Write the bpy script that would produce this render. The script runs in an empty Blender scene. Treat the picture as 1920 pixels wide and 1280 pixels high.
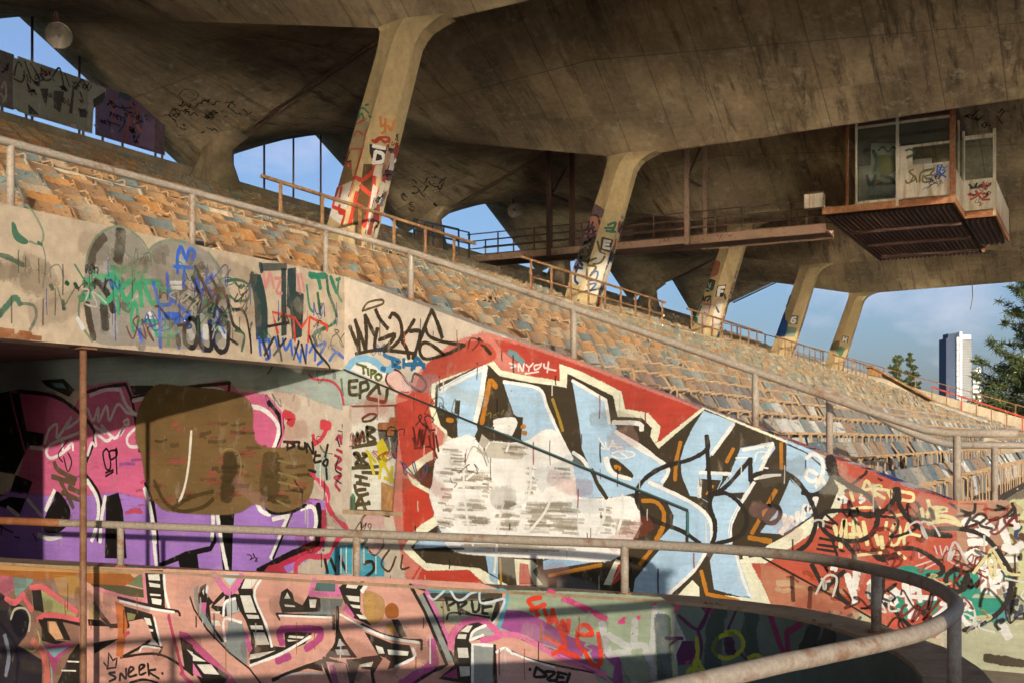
import bpy, bmesh, math, random
import numpy as np
from mathutils import Vector, Matrix
from mathutils.geometry import tessellate_polygon
random.seed(7)
R = math.radians
scene = bpy.context.scene

# ---------------------------------------------------------------- camera, sky, sun, exposure
# world axes: x runs along the grandstand, y runs back up the seating (away from the water), z is up
CAM_H = 2.1
YAW = math.atan2(0.4726, 0.8813)
cam = bpy.data.cameras.new('camera')
cam.sensor_width = 36.0
cam.lens = 36.0 * 2075.0 / 1920.0
cam.shift_y = 183.0 / 1920.0
cam.clip_start = 0.05
cam.clip_end = 12000.0
camo = bpy.data.objects.new('camera', cam)
scene.collection.objects.link(camo)
camo.location = (0, 0, CAM_H)
camo.rotation_euler = (R(90), 0, YAW - R(90))
scene.camera = camo

SUN_ELEV = R(6.8)
SUN_TO = Vector((0.767, 0.641, 0)).normalized()          # horizontal travel of the light
world = bpy.data.worlds.new('World')
scene.world = world
world.use_nodes = True
wn = world.node_tree
for n in list(wn.nodes): wn.nodes.remove(n)
wo = wn.nodes.new('ShaderNodeOutputWorld')
bg = wn.nodes.new('ShaderNodeBackground')
sky = wn.nodes.new('ShaderNodeTexSky')
sky.sky_type = 'NISHITA'
sky.sun_disc = False
sky.sun_elevation = SUN_ELEV
sky.sun_rotation = math.atan2(-SUN_TO.x, -SUN_TO.y)
sky.altitude = 0
sky.air_density = 1.0
sky.dust_density = 3.0
sky.ozone_density = 4.6
bg.inputs['Strength'].default_value = 0.15
# thin scattered cloud over the sky
tc = wn.nodes.new('ShaderNodeTexCoord')
mp = wn.nodes.new('ShaderNodeMapping'); mp.inputs['Scale'].default_value = (3.2, 3.2, 6.5)
nz = wn.nodes.new('ShaderNodeTexNoise'); nz.inputs['Scale'].default_value = 1.6; nz.inputs['Detail'].default_value = 7
nz.inputs['Roughness'].default_value = 0.55
cr = wn.nodes.new('ShaderNodeValToRGB')
cr.color_ramp.elements[0].position = 0.54; cr.color_ramp.elements[0].color = (0.20, 0.20, 0.20, 1)
cr.color_ramp.elements[1].position = 0.76; cr.color_ramp.elements[1].color = (0.7, 0.7, 0.7, 1)
mx = wn.nodes.new('ShaderNodeMix'); mx.data_type = 'RGBA'
wn.links.new(tc.outputs['Generated'], mp.inputs['Vector'])
wn.links.new(mp.outputs['Vector'], nz.inputs['Vector'])
wn.links.new(nz.outputs['Fac'], cr.inputs['Fac'])
wn.links.new(cr.outputs['Color'], mx.inputs['Factor'])
wn.links.new(sky.outputs['Color'], mx.inputs[6])
mx.inputs[7].default_value = (3.4, 3.3, 3.9, 1)
wn.links.new(mx.outputs[2], bg.inputs['Color'])
wn.links.new(bg.outputs['Background'], wo.inputs['Surface'])

sun = bpy.data.lights.new('sun', 'SUN')
sun.energy = 2.65
sun.angle = R(0.5)
sun.color = (1.0, 0.86, 0.66)
suno = bpy.data.objects.new('sun', sun)
scene.collection.objects.link(suno)
sd = Vector((SUN_TO.x * math.cos(SUN_ELEV), SUN_TO.y * math.cos(SUN_ELEV), -math.sin(SUN_ELEV)))
suno.rotation_euler = sd.to_track_quat('-Z', 'Y').to_euler()
suno.location = (-40, -35, 30)

scene.view_settings.view_transform = 'Standard'
scene.view_settings.look = 'None'
scene.view_settings.exposure = 0.75
scene.view_settings.gamma = 1.0
scene.view_settings.use_curve_mapping = False
scene.cycles.transparent_max_bounces = 24
scene.cycles.use_adaptive_sampling = True
scene.cycles.adaptive_threshold = 0.018
scene.cycles.max_bounces = 10
scene.cycles.blur_glossy = 0.0
scene.cycles.diffuse_bounces = 5
scene.cycles.sample_clamp_indirect = 0.0

# ---------------------------------------------------------------- materials
MATS = {}
def lin(c):
    c = c.lstrip('#'); out = []
    for i in (0, 2, 4):
        s = int(c[i:i+2], 16) / 255.0
        out.append(s / 12.92 if s <= 0.04045 else ((s + 0.055) / 1.055) ** 2.4)
    return out
class NT:
    def __init__(s, name):
        s.m = bpy.data.materials.new(name); s.m.use_nodes = True
        s.t = s.m.node_tree; s.b = s.t.nodes['Principled BSDF']; s.o = s.t.nodes['Material Output']
        s.geo = s.t.nodes.new('ShaderNodeNewGeometry')
    def n(s, k, **kw):
        nd = s.t.nodes.new(k)
        for a, v in kw.items(): setattr(nd, a, v)
        return nd
    def l(s, a, b): s.t.links.new(a, b)
    def mapv(s, scale=(1, 1, 1), rot=(0, 0, 0)):
        mpn = s.n('ShaderNodeMapping'); mpn.inputs['Scale'].default_value = scale; mpn.inputs['Rotation'].default_value = rot
        s.l(s.geo.outputs['Position'], mpn.inputs['Vector']); return mpn.outputs['Vector']
    def noise(s, sc, det=5, rough=0.55, scale=(1, 1, 1), dist=0.0):
        nd = s.n('ShaderNodeTexNoise'); nd.inputs['Scale'].default_value = sc
        nd.inputs['Detail'].default_value = det; nd.inputs['Roughness'].default_value = rough
        nd.inputs['Distortion'].default_value = dist
        s.l(s.mapv(scale), nd.inputs['Vector']); return nd.outputs['Fac']
    def ramp(s, fac, p0, p1, c0=(0, 0, 0), c1=(1, 1, 1)):
        nd = s.n('ShaderNodeValToRGB'); e = nd.color_ramp.elements
        e[0].position = p0; e[1].position = p1; e[0].color = (*c0, 1); e[1].color = (*c1, 1)
        s.l(fac, nd.inputs['Fac']); return nd.outputs['Color']
    def mix(s, fac, a, b, mode='MIX'):
        nd = s.n('ShaderNodeMix', data_type='RGBA', blend_type=mode)
        for sock, v in ((0, fac), (6, a), (7, b)):
            if isinstance(v, (int, float)): nd.inputs[sock].default_value = v
            elif isinstance(v, (tuple, list)): nd.inputs[sock].default_value = (*v[:3], 1)
            else: s.l(v, nd.inputs[sock])
        return nd.outputs[2]
    def math(s, op, a, b=0.0):
        nd = s.n('ShaderNodeMath', operation=op)
        for i, v in ((0, a), (1, b)):
            if isinstance(v, (int, float)): nd.inputs[i].default_value = v
            else: s.l(v, nd.inputs[i])
        return nd.outputs[0]
    def bump(s, h, strength=0.3, dist=0.02):
        nd = s.n('ShaderNodeBump'); nd.inputs['Strength'].default_value = strength; nd.inputs['Distance'].default_value = dist
        s.l(h, nd.inputs['Height']); s.l(nd.outputs['Normal'], s.b.inputs['Normal'])
    def fin(s, col, rough=0.8, metal=0.0):
        if isinstance(col, (tuple, list)): s.b.inputs['Base Color'].default_value = (*col[:3], 1)
        else: s.l(col, s.b.inputs['Base Color'])
        if isinstance(rough, float): s.b.inputs['Roughness'].default_value = rough
        else: s.l(rough, s.b.inputs['Roughness'])
        s.b.inputs['Metallic'].default_value = metal
        return s.m

def concrete(name, c, dark=0.55, stain=(0.10, 0.07, 0.04), stain_lo=0.52, stain_hi=0.75, streak=0.5, sc=1.0, bump=0.35, sdir=(1.6, 1.6, 0.16)):
    t = NT(name)
    a = t.noise(0.55 * sc, 8, 0.6)
    b = t.noise(9.0 * sc, 6, 0.65)
    base = t.mix(t.ramp(a, 0.32, 0.7), tuple(x * dark for x in c), c)
    base = t.mix(t.ramp(b, 0.3, 0.75, (0.72,) * 3, (1.12,) * 3), (0, 0, 0), base, 'MIX') if False else t.mix(1.0, base, t.ramp(b, 0.3, 0.75, (0.78,) * 3, (1.1,) * 3), 'MULTIPLY')
    s1 = t.noise(1.3 * sc, 7, 0.65, sdir, 0.8)
    sf = t.ramp(s1, stain_lo, stain_hi, (0, 0, 0), (streak,) * 3)
    base = t.mix(sf, base, stain)
    sp = t.noise(34.0 * sc, 3, 0.7)
    base = t.mix(t.ramp(sp, 0.66, 0.74, (0, 0, 0), (0.55,) * 3), base, tuple(x * 0.35 for x in c))
    t.bump(t.math('ADD', t.math('MULTIPLY', b, 0.6), t.math('MULTIPLY', sp, 0.5)), bump, 0.02)
    return t.fin(base, 0.88)

def steel(name, paint, rust=(0.22, 0.075, 0.025), lo=0.5, hi=0.6, sc=9.0, rough=0.7, spec=(0.75, 0.62, 0.5)):
    t = NT(name)
    a = t.noise(sc, 8, 0.7)
    b = t.noise(sc * 4.5, 4, 0.7)
    c = t.noise(1.1, 5, 0.6)
    fac = t.math('ADD', t.math('MULTIPLY', a, 0.65), t.math('MULTIPLY', c, 0.35))
    col = t.mix(t.ramp(b, 0.3, 0.7, (0.7,) * 3, (1.15,) * 3), (0, 0, 0), paint)
    col = t.mix(1.0, paint, t.ramp(b, 0.3, 0.7, (0.7,) * 3, (1.15,) * 3), 'MULTIPLY')
    r2 = t.mix(b, tuple(x * 0.55 for x in rust), tuple(min(1, x * 1.7) for x in rust))
    col = t.mix(t.ramp(fac, lo, hi), col, r2)
    col = t.mix(t.ramp(b, 0.68, 0.76, (0, 0, 0), (0.5,) * 3), col, spec)
    t.bump(t.math('ADD', a, t.math('MULTIPLY', b, 0.7)), 0.45, 0.008)
    return t.fin(col, rough)

def plain(name, c, rough=0.7, var=0.25, sc=6.0, metal=0.0, bump=0.1):
    t = NT(name)
    a = t.noise(sc, 5, 0.6)
    col = t.mix(1.0, c, t.ramp(a, 0.3, 0.7, (1 - var,) * 3, (1 + var * 0.4,) * 3), 'MULTIPLY')
    if bump: t.bump(a, bump, 0.01)
    return t.fin(col, rough, metal)

M = {}
def roof_material():
    t = NT('roof_concrete')
    c = (0.50, 0.375, 0.225)
    sx = t.n('ShaderNodeSeparateXYZ'); t.l(t.geo.outputs['Position'], sx.inputs[0])
    # formwork boards: cells of 1.55 m by 3.1 m with slightly different tone and thin joints
    sn = t.n('ShaderNodeVectorMath', operation='SNAP'); sn.inputs[1].default_value = (3.125, 1.55, 500.0)
    t.l(t.geo.outputs['Position'], sn.inputs[0])
    wh = t.n('ShaderNodeTexWhiteNoise', noise_dimensions='3D'); t.l(sn.outputs[0], wh.inputs['Vector'])
    def joint(sock, per, w):
        fr = t.math('FRACT', t.math('DIVIDE', sock, per)); return t.math('LESS_THAN', t.math('ABSOLUTE', t.math('SUBTRACT', fr, 0.5)), w)
    jn = t.math('MAXIMUM', joint(sx.outputs['Y'], 1.55, 0.011), joint(sx.outputs['X'], 3.125, 0.005))
    a = t.noise(0.45, 8, 0.62); b = t.noise(6.0, 6, 0.65); d = t.noise(2.0, 7, 0.72, (0.26, 1.5, 0.30), 0.35); e = t.noise(2.6, 6, 0.7)
    base = t.mix(t.ramp(a, 0.36, 0.62), tuple(x * 0.5 for x in c), c)
    base = t.mix(1.0, base, t.ramp(wh.outputs['Value'], 0.0, 1.0, (0.80,) * 3, (1.12,) * 3), 'MULTIPLY')
    base = t.mix(1.0, base, t.ramp(b, 0.3, 0.75, (0.74,) * 3, (1.12,) * 3), 'MULTIPLY')
    msk = t.ramp(t.noise(0.22, 4, 0.6), 0.36, 0.56)
    base = t.mix(t.math('MULTIPLY', t.ramp(d, 0.50, 0.64, (0, 0, 0), (0.85,) * 3), msk), base, (0.075, 0.05, 0.03))
    base = t.mix(t.ramp(e, 0.56, 0.68, (0, 0, 0), (0.5,) * 3), base, (0.58, 0.49, 0.35))
    base = t.mix(t.math('MULTIPLY', jn, 0.55), base, (0.07, 0.05, 0.035))
    t.bump(t.math('SUBTRACT', t.math('ADD', b, t.math('MULTIPLY', wh.outputs['Value'], 0.6)), jn), 0.5, 0.03)
    return t.fin(base, 0.9)
M['roof'] = roof_material()
M['roofplain'] = concrete('buttress_concrete', (0.43, 0.325, 0.195), 0.42, (0.085, 0.055, 0.03), 0.44, 0.68, 0.85, 0.8, 0.6, (0.22, 1.5, 0.35))
M['pinkcrete'] = concrete('pink_painted_concrete', (0.40, 0.27, 0.25), 0.6, (0.22, 0.13, 0.06), 0.45, 0.62, 0.8, 1.4, 0.4)
M['column'] = concrete('column_concrete', (0.56, 0.42, 0.22), 0.7, (0.17, 0.11, 0.05), 0.54, 0.75, 0.55, 0.9)
M['beam'] = concrete('beam_concrete', (0.52, 0.42, 0.31), 0.72, (0.24, 0.17, 0.10), 0.55, 0.78, 0.45, 0.9)
M['wall'] = concrete('wall_concrete', (0.60, 0.52, 0.44), 0.75, (0.30, 0.20, 0.14), 0.55, 0.78, 0.4, 0.9)
M['step'] = concrete('step_concrete', (0.27, 0.21, 0.145), 0.6, (0.12, 0.09, 0.06), 0.45, 0.65, 0.5, 1.2)
M['floor'] = concrete('floor_concrete', (0.46, 0.38, 0.28), 0.7, (0.15, 0.11, 0.08), 0.5, 0.7, 0.4)
M['kerb'] = concrete('kerb_concrete', (0.66, 0.55, 0.40), 0.75, (0.25, 0.14, 0.07), 0.5, 0.7, 0.5)
M['coping'] = concrete('coping_concrete', (0.46, 0.33, 0.21), 0.6, (0.16, 0.09, 0.05), 0.48, 0.66, 0.7, 1.5)
M['parapet'] = concrete('parapet_paint', (0.155, 0.215, 0.195), 0.6, (0.07, 0.09, 0.09), 0.5, 0.7, 0.4, 0.7, 0.15)
M['rail'] = steel('rail_steel', (0.35, 0.295, 0.24), (0.20, 0.115, 0.07), 0.53, 0.63, spec=(0.55, 0.50, 0.44))
M['rust'] = steel('rusty_steel', (0.34, 0.17, 0.08), (0.20, 0.065, 0.02), 0.40, 0.55)
M['polerust'] = steel('pole_rust', (0.25, 0.13, 0.075), (0.13, 0.05, 0.022), 0.42, 0.58, spec=(0.6, 0.42, 0.3))
M['rustdark'] = steel('dark_rusty_steel', (0.11, 0.06, 0.045), (0.10, 0.04, 0.02), 0.40, 0.6, spec=(0.2, 0.12, 0.08))
M['railyellow'] = steel('yellow_rail_steel', (0.36, 0.21, 0.095), (0.16, 0.065, 0.03), 0.44, 0.57)
M['railred'] = plain('red_rail_paint', (0.50, 0.06, 0.03), 0.6)
M['railblue'] = plain('dark_rail_paint', (0.05, 0.07, 0.11), 0.6)
M['beampink'] = steel('faded_beam_steel', (0.36, 0.23, 0.16), (0.16, 0.07, 0.04), 0.52, 0.62)
M['white'] = concrete('white_panel_paint', (0.66, 0.59, 0.47), 0.72, (0.28, 0.15, 0.07), 0.50, 0.66, 0.75, 2.2, 0.1)
M['plank'] = steel('plank_wood', (0.45, 0.24, 0.09), (0.18, 0.08, 0.03), 0.45, 0.6, 4.0)
M['whiteplank'] = plain('pale_plank', (0.75, 0.68, 0.6), 0.7, 0.3)
M['black'] = plain('black_strip', (0.03, 0.03, 0.03), 0.6)
M['teal_strip'] = plain('teal_strip', (0.05, 0.15, 0.16), 0.6)
def water_material():
    t = NT('bay_water')
    t.b.inputs['Base Color'].default_value = (0.012, 0.03, 0.035, 1)
    t.b.inputs['Roughness'].default_value = 0.21
    t.b.inputs['IOR'].default_value = 1.333
    pass
    return t.m
M['water'] = water_material()
M['ground'] = plain('ground_soil', (0.10, 0.11, 0.05), 0.95, 0.5, 0.5)

def seat_material():
    t = NT('seat_plastic')
    sn = t.n('ShaderNodeVectorMath', operation='SNAP'); sn.inputs[1].default_value = (0.52, 0.77, 50.0)
    ad = t.n('ShaderNodeVectorMath', operation='ADD'); ad.inputs[1].default_value = (-0.26, 0.14, 0.0)
    t.l(t.geo.outputs['Position'], ad.inputs[0]); t.l(ad.outputs[0], sn.inputs[0])
    wh = t.n('ShaderNodeTexWhiteNoise', noise_dimensions='3D'); t.l(sn.outputs[0], wh.inputs['Vector'])
    rp = t.n('ShaderNodeValToRGB'); rp.color_ramp.interpolation = 'CONSTANT'
    cols = [(0.0, (0.36, 0.20, 0.095)), (0.24, (0.40, 0.235, 0.115)), (0.44, (0.28, 0.165, 0.09)), (0.58, (0.45, 0.21, 0.07)),
            (0.68, (0.24, 0.20, 0.15)), (0.80, (0.16, 0.19, 0.19)), (0.86, (0.40, 0.30, 0.20)), (0.95, (0.20, 0.26, 0.24))]
    e = rp.color_ramp.elements
    while len(e) < len(cols): e.new(0.5)
    for i, (p, c) in enumerate(cols): e[i].position = p; e[i].color = (*c, 1)
    t.l(wh.outputs['Value'], rp.inputs['Fac'])
    rp2 = t.n('ShaderNodeValToRGB'); rp2.color_ramp.interpolation = 'CONSTANT'
    cols2 = [(0.0, (0.21, 0.21, 0.20)), (0.26, (0.30, 0.21, 0.14)), (0.44, (0.12, 0.16, 0.19)), (0.64, (0.36, 0.32, 0.27)), (0.76, (0.55, 0.53, 0.49)), (0.90, (0.17, 0.20, 0.22))]
    e = rp2.color_ramp.elements
    while len(e) < len(cols2): e.new(0.5)
    for i, (p, c) in enumerate(cols2): e[i].position = p; e[i].color = (*c, 1)
    t.l(wh.outputs['Value'], rp2.inputs['Fac'])
    sx = t.n('ShaderNodeSeparateXYZ'); t.l(t.geo.outputs['Position'], sx.inputs[0])
    low = t.n('ShaderNodeMapRange'); low.inputs['From Min'].default_value = 7.2; low.inputs['From Max'].default_value = 3.2
    t.l(sx.outputs['Y'], low.inputs['Value'])
    rp3 = t.n('ShaderNodeValToRGB'); rp3.color_ramp.interpolation = 'CONSTANT'
    cols3 = [(0.0, (0.34, 0.27, 0.18)), (0.25, (0.27, 0.26, 0.20)), (0.45, (0.40, 0.27, 0.14)), (0.60, (0.43, 0.38, 0.29)), (0.78, (0.22, 0.25, 0.21)), (0.90, (0.36, 0.20, 0.10))]
    e = rp3.color_ramp.elements
    while len(e) < len(cols3): e.new(0.5)
    for i, (p, c) in enumerate(cols3): e[i].position = p; e[i].color = (*c, 1)
    t.l(wh.outputs['Value'], rp3.inputs['Fac'])
    far = t.n('ShaderNodeMapRange'); far.inputs['From Min'].default_value = 16.0; far.inputs['From Max'].default_value = 30.0
    t.l(sx.outputs['X'], far.inputs['Value'])
    col = t.mix(far.outputs[0], rp.outputs['Color'], rp3.outputs['Color'])
    col = t.mix(low.outputs[0], col, rp2.outputs['Color'])
    a = t.noise(7.0, 7, 0.65); b = t.noise(1.4, 5, 0.6); c = t.noise(30.0, 4, 0.7)
    patch = t.math('ADD', t.math('MULTIPLY', a, 0.55), t.math('MULTIPLY', b, 0.45))
    col = t.mix(t.ramp(patch, 0.55, 0.60, (0, 0, 0), (0.85,) * 3), col, (0.13, 0.25, 0.25))
    d = t.noise(5.0, 6, 0.7, (1.0, 1.0, 2.5), 1.5)
    col = t.mix(t.ramp(d, 0.58, 0.62, (0, 0, 0), (0.8,) * 3), col, (0.05, 0.055, 0.05))
    col = t.mix(1.0, col, t.ramp(c, 0.25, 0.75, (0.72,) * 3, (1.15,) * 3), 'MULTIPLY')
    t.bump(t.math('ADD', a, c), 0.2, 0.01)
    return t.fin(col, 0.62)
M['seat'] = seat_material()
M['seatframe'] = steel('seat_frame_steel', (0.50, 0.34, 0.20), (0.26, 0.13, 0.06), 0.54, 0.66, 14.0)

def glass_material():
    t = NT('dusty_glass')
    t.b.inputs['Base Color'].default_value = (0.55, 0.6, 0.55, 1)
    t.b.inputs['Roughness'].default_value = 0.15
    tr = t.n('ShaderNodeBsdfTransparent'); tr.inputs['Color'].default_value = (0.8, 0.85, 0.8, 1)
    ms = t.n('ShaderNodeMixShader')
    a = t.noise(3.0, 5)
    t.l(t.ramp(a, 0.3, 0.8, (0.03,) * 3, (0.12,) * 3), ms.inputs[0])
    t.l(tr.outputs[0], ms.inputs[1]); t.l(t.b.outputs[0], ms.inputs[2])
    t.l(ms.outputs[0], t.o.inputs['Surface'])
    return t.m
M['glass'] = glass_material()

def foliage(name, c1, c2):
    t = NT(name)
    a = t.noise(0.7, 4, 0.6); b = t.noise(5.0, 3)
    col = t.mix(t.ramp(t.math('ADD', t.math('MULTIPLY', a, 0.6), t.math('MULTIPLY', b, 0.4)), 0.35, 0.65), c1, c2)
    t.b.inputs['Subsurface Weight'].default_value = 0.0
    return t.fin(col, 0.7)
M['pine'] = foliage('pine_needles', (0.030, 0.055, 0.022), (0.115, 0.14, 0.035))
M['bush'] = foliage('bush_leaves', (0.025, 0.045, 0.015), (0.10, 0.13, 0.03))
M['bark'] = plain('bark', (0.14, 0.10, 0.07), 0.9, 0.5, 4.0)

def paint_material(hexcol, op):
    op = max(0.1, round(op, 1))
    key = ('paint', hexcol, op)
    if key in MATS: return MATS[key]
    c = lin(hexcol)
    k = (0.90, 0.97, 1.13)
    c = tuple(min(0.85, c[i] * k[i]) for i in range(3))
    t = NT('spray_paint_' + hexcol)
    a = t.noise(1.7, 7, 0.6); b = t.noise(26.0, 5, 0.7); g = t.noise(7.0, 6, 0.65, (1, 1, 0.5))
    h = t.noise(2.2, 6, 0.7, (1.0, 1.0, 9.0), 0.4)                # roller and spray passes run sideways
    col = t.mix(1.0, c, t.ramp(a, 0.28, 0.72, (0.74,) * 3, (1.10,) * 3), 'MULTIPLY')
    col = t.mix(1.0, col, t.ramp(h, 0.30, 0.70, (0.84,) * 3, (1.08,) * 3), 'MULTIPLY')
    col = t.mix(1.0, col, t.ramp(b, 0.25, 0.75, (0.84,) * 3, (1.08,) * 3), 'MULTIPLY')
    col = t.mix(t.ramp(g, 0.58, 0.72, (0, 0, 0), (0.34,) * 3), col, (0.50, 0.42, 0.34))
    drp = t.noise(5.5, 6, 0.65, (1.0, 1.0, 0.10), 0.3)            # rain streaks
    col = t.mix(t.ramp(drp, 0.58, 0.70, (0, 0, 0), (0.30,) * 3), col, tuple(x * 0.45 + 0.03 for x in c))
    at = t.n('ShaderNodeAttribute', attribute_name='al')
    sp = t.noise(60.0, 3, 0.8)
    thr = t.math('MULTIPLY', t.math('SUBTRACT', sp, 0.28), 1.7)
    ed = t.n('ShaderNodeMapRange'); ed.inputs['From Min'].default_value = -0.10; ed.inputs['From Max'].default_value = 0.10
    t.l(t.math('SUBTRACT', at.outputs['Fac'], thr), ed.inputs['Value'])
    full = t.math('GREATER_THAN', at.outputs['Fac'], 0.97)
    edge_a = t.math('MAXIMUM', ed.outputs[0], full)
    w = t.ramp(t.math('ADD', t.math('MULTIPLY', b, 0.6), t.math('MULTIPLY', g, 0.4)), 0.60, 0.67, (1, 1, 1), (0.1,) * 3)
    al = t.math('MULTIPLY', edge_a, w)
    al = t.math('MULTIPLY', al, op)
    tr = t.n('ShaderNodeBsdfTransparent'); ms = t.n('ShaderNodeMixShader')
    t.fin(col, 0.55)
    t.bump(b, 0.08, 0.004)
    t.l(al, ms.inputs[0]); t.l(tr.outputs[0], ms.inputs[1]); t.l(t.b.outputs[0], ms.inputs[2])
    t.l(ms.outputs[0], t.o.inputs['Surface'])
    MATS[key] = t.m
    return t.m

# ---------------------------------------------------------------- mesh helpers
COL = scene.collection
class MB:
    def __init__(s): s.v = []; s.f = []; s.mi = []; s.cur = 0
    def add(s, vs, fs):
        o = len(s.v); s.v += [tuple(p) for p in vs]
        for f in fs: s.f.append(tuple(i + o for i in f)); s.mi.append(s.cur)
        return s
    def box(s, a, b):
        (x0, y0, z0), (x1, y1, z1) = a, b
        vs = [(x0,y0,z0),(x1,y0,z0),(x1,y1,z0),(x0,y1,z0),(x0,y0,z1),(x1,y0,z1),(x1,y1,z1),(x0,y1,z1)]
        return s.add(vs, [(0,3,2,1),(4,5,6,7),(0,1,5,4),(1,2,6,5),(2,3,7,6),(3,0,4,7)])
    def bar(s, p, q, w, h, up=(0, 0, 1)):
        p, q = Vector(p), Vector(q); d = (q - p).normalized(); up = Vector(up)
        if abs(d.dot(up)) > 0.97: up = Vector((1, 0, 0))
        sd_ = d.cross(up).normalized() * w / 2; u2 = sd_.cross(d).normalized() * h / 2
        vs = [p - sd_ - u2, p + sd_ - u2, p + sd_ + u2, p - sd_ + u2, q - sd_ - u2, q + sd_ - u2, q + sd_ + u2, q - sd_ + u2]
        return s.add(vs, [(0,1,2,3),(7,6,5,4),(0,4,5,1),(1,5,6,2),(2,6,7,3),(3,7,4,0)])
    def tube(s, pts, r, n=10, caps=True, r2=None):
        pts = [Vector(p) for p in pts]; rings = []
        prev = None
        for i, p in enumerate(pts):
            d = (pts[min(i + 1, len(pts) - 1)] - pts[max(i - 1, 0)]).normalized()
            if prev is None:
                a = Vector((0, 0, 1)) if abs(d.z) < 0.9 else Vector((1, 0, 0))
                x = d.cross(a).normalized()
            else:
                x = (prev - d * prev.dot(d)).normalized()
            prev = x; y = d.cross(x)
            rr = r if r2 is None else r + (r2 - r) * i / max(1, len(pts) - 1)
            rings.append([p + (x * math.cos(2 * math.pi * k / n) + y * math.sin(2 * math.pi * k / n)) * rr for k in range(n)])
        vs = [q for rg in rings for q in rg]; fs = []
        for i in range(len(rings) - 1):
            for k in range(n):
                fs.append((i * n + k, i * n + (k + 1) % n, (i + 1) * n + (k + 1) % n, (i + 1) * n + k))
        if caps:
            fs.append(tuple(range(n - 1, -1, -1))); fs.append(tuple((len(rings) - 1) * n + k for k in range(n)))
        return s.add(vs, fs)
    def loft(s, rings, caps=True):
        n = len(rings[0]); vs = [q for rg in rings for q in rg]; fs = []
        for i in range(len(rings) - 1):
            for k in range(n):
                fs.append((i * n + k, i * n + (k + 1) % n, (i + 1) * n + (k + 1) % n, (i + 1) * n + k))
        if caps:
            fs.append(tuple(range(n - 1, -1, -1))); fs.append(tuple((len(rings) - 1) * n + k for k in range(n)))
        return s.add(vs, fs)
    def prism(s, poly, axis, a, b):
        """poly of 2D points extruded along axis (0:x,1:y,2:z) from a to b"""
        def P(p, t):
            return {0: (t, p[0], p[1]), 1: (p[0], t, p[1]), 2: (p[0], p[1], t)}[axis]
        n = len(poly)
        vs = [P(p, a) for p in poly] + [P(p, b) for p in poly]
        fs = [(i, (i + 1) % n, n + (i + 1) % n, n + i) for i in range(n)]
        tri = tessellate_polygon([[Vector((p[0], p[1], 0)) for p in poly]])
        fs += [tuple(t) for t in tri] + [tuple(n + i for i in reversed(t)) for t in tri]
        return s.add(vs, fs)
    def mesh(s, name, mats, smooth=False):
        me = bpy.data.meshes.new(name)
        me.from_pydata(s.v, [], s.f)
        if not isinstance(mats, (list, tuple)): mats = [mats]
        for m in mats: me.materials.append(m)
        if len(mats) > 1: me.polygons.foreach_set('material_index', s.mi)
        bm_ = bmesh.new(); bm_.from_mesh(me); bmesh.ops.recalc_face_normals(bm_, faces=bm_.faces); bm_.to_mesh(me); bm_.free()
        if smooth: me.polygons.foreach_set('use_smooth', [True] * len(me.polygons))
        return me
    def build(s, name, mats, parent=None, smooth=False, **tags):
        return link(s.mesh(name, mats, smooth), name, parent, **tags)
def link(me, name, parent=None, loc=None, **tags):
    o = bpy.data.objects.new(name, me); COL.objects.link(o)
    if parent: o.parent = parent
    if loc is not None: o.location = loc
    for k, v in tags.items(): o[k] = v
    return o
def thing(name, label, cat, loc=(0, 0, 0), group=None):
    o = bpy.data.objects.new(name, None); COL.objects.link(o); o.location = loc
    o.empty_display_size = 0.3
    o['label'] = label; o['category'] = cat
    if group: o['group'] = group
    bpy.context.view_layer.update() if False else None
    return o
def attach(o, parent):
    """parent at an offset Empty while the mesh keeps world coordinates"""
    o.parent = parent; o.matrix_parent_inverse = Matrix.Translation(-Vector(parent.location)); return o
def part(mb, name, mat, parent, smooth=False, **tags):
    o = mb.build(name, mat, None, smooth, **tags); return attach(o, parent)
def sub(mb, name, mat, parent_part):
    o = mb.build(name, mat, parent_part); return o
def ordinal(n):
    w = ['zeroth','first','second','third','fourth','fifth','sixth','seventh','eighth','ninth','tenth','eleventh','twelfth','thirteenth','fourteenth','fifteenth','sixteenth','seventeenth','eighteenth','nineteenth','twentieth']
    if n < len(w): return w[n]
    return '%d%s' % (n, {1: 'st', 2: 'nd', 3: 'rd'}.get(n % 10 if n % 100 not in (11, 12, 13) else 0, 'th'))

# ---------------------------------------------------------------- dimensions of the place (metres)
COLS = {'A': -17.4, 'B': -4.9, 'C': 7.6, 'D': 20.1, 'E': 32.6, 'F': 45.1, 'G': 57.6, 'H': 70.1}
U_END = 76.5
def step_v(k): return 1.4 + 0.77 * k
def step_z(k): return 1.149 + 0.285 * k
def rake_top(v): return 1.497 if v < 1.2 else 1.497 + 0.37 * (v - 1.2)
UW = 10.93            # face of the raking wall
VB = 8.18             # face of the portal beam
PCURVE = [(7.57, 11.5), (7.70, 10.2), (7.97, 7.5), (8.20, 5.2), (8.37, 3.5), (8.36, 2.80), (8.22, 2.22), (7.93, 1.73), (7.42, 1.26), (6.90, 0.93),
          (6.32, 0.72), (5.80, 0.655), (5.25, 0.70), (4.86, 0.81), (4.38, 1.0), (3.81, 1.22), (0.8, 2.25), (-3.5, 3.72)]
P_TOP = 0.835
P_RAIL = 1.25
def catmull(pts, n=6):
    out = []
    P = [Vector(p) for p in pts]
    for i in range(len(P) - 1):
        p0 = P[max(i - 1, 0)]; p1 = P[i]; p2 = P[i + 1]; p3 = P[min(i + 2, len(P) - 1)]
        for j in range(n):
            t = j / n
            out.append(0.5 * ((2 * p1) + (p2 - p0) * t + (2 * p0 - 5 * p1 + 4 * p2 - p3) * t * t + (3 * p1 - p0 - 3 * p2 + p3) * t ** 3))
    out.append(P[-1]); return out
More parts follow.
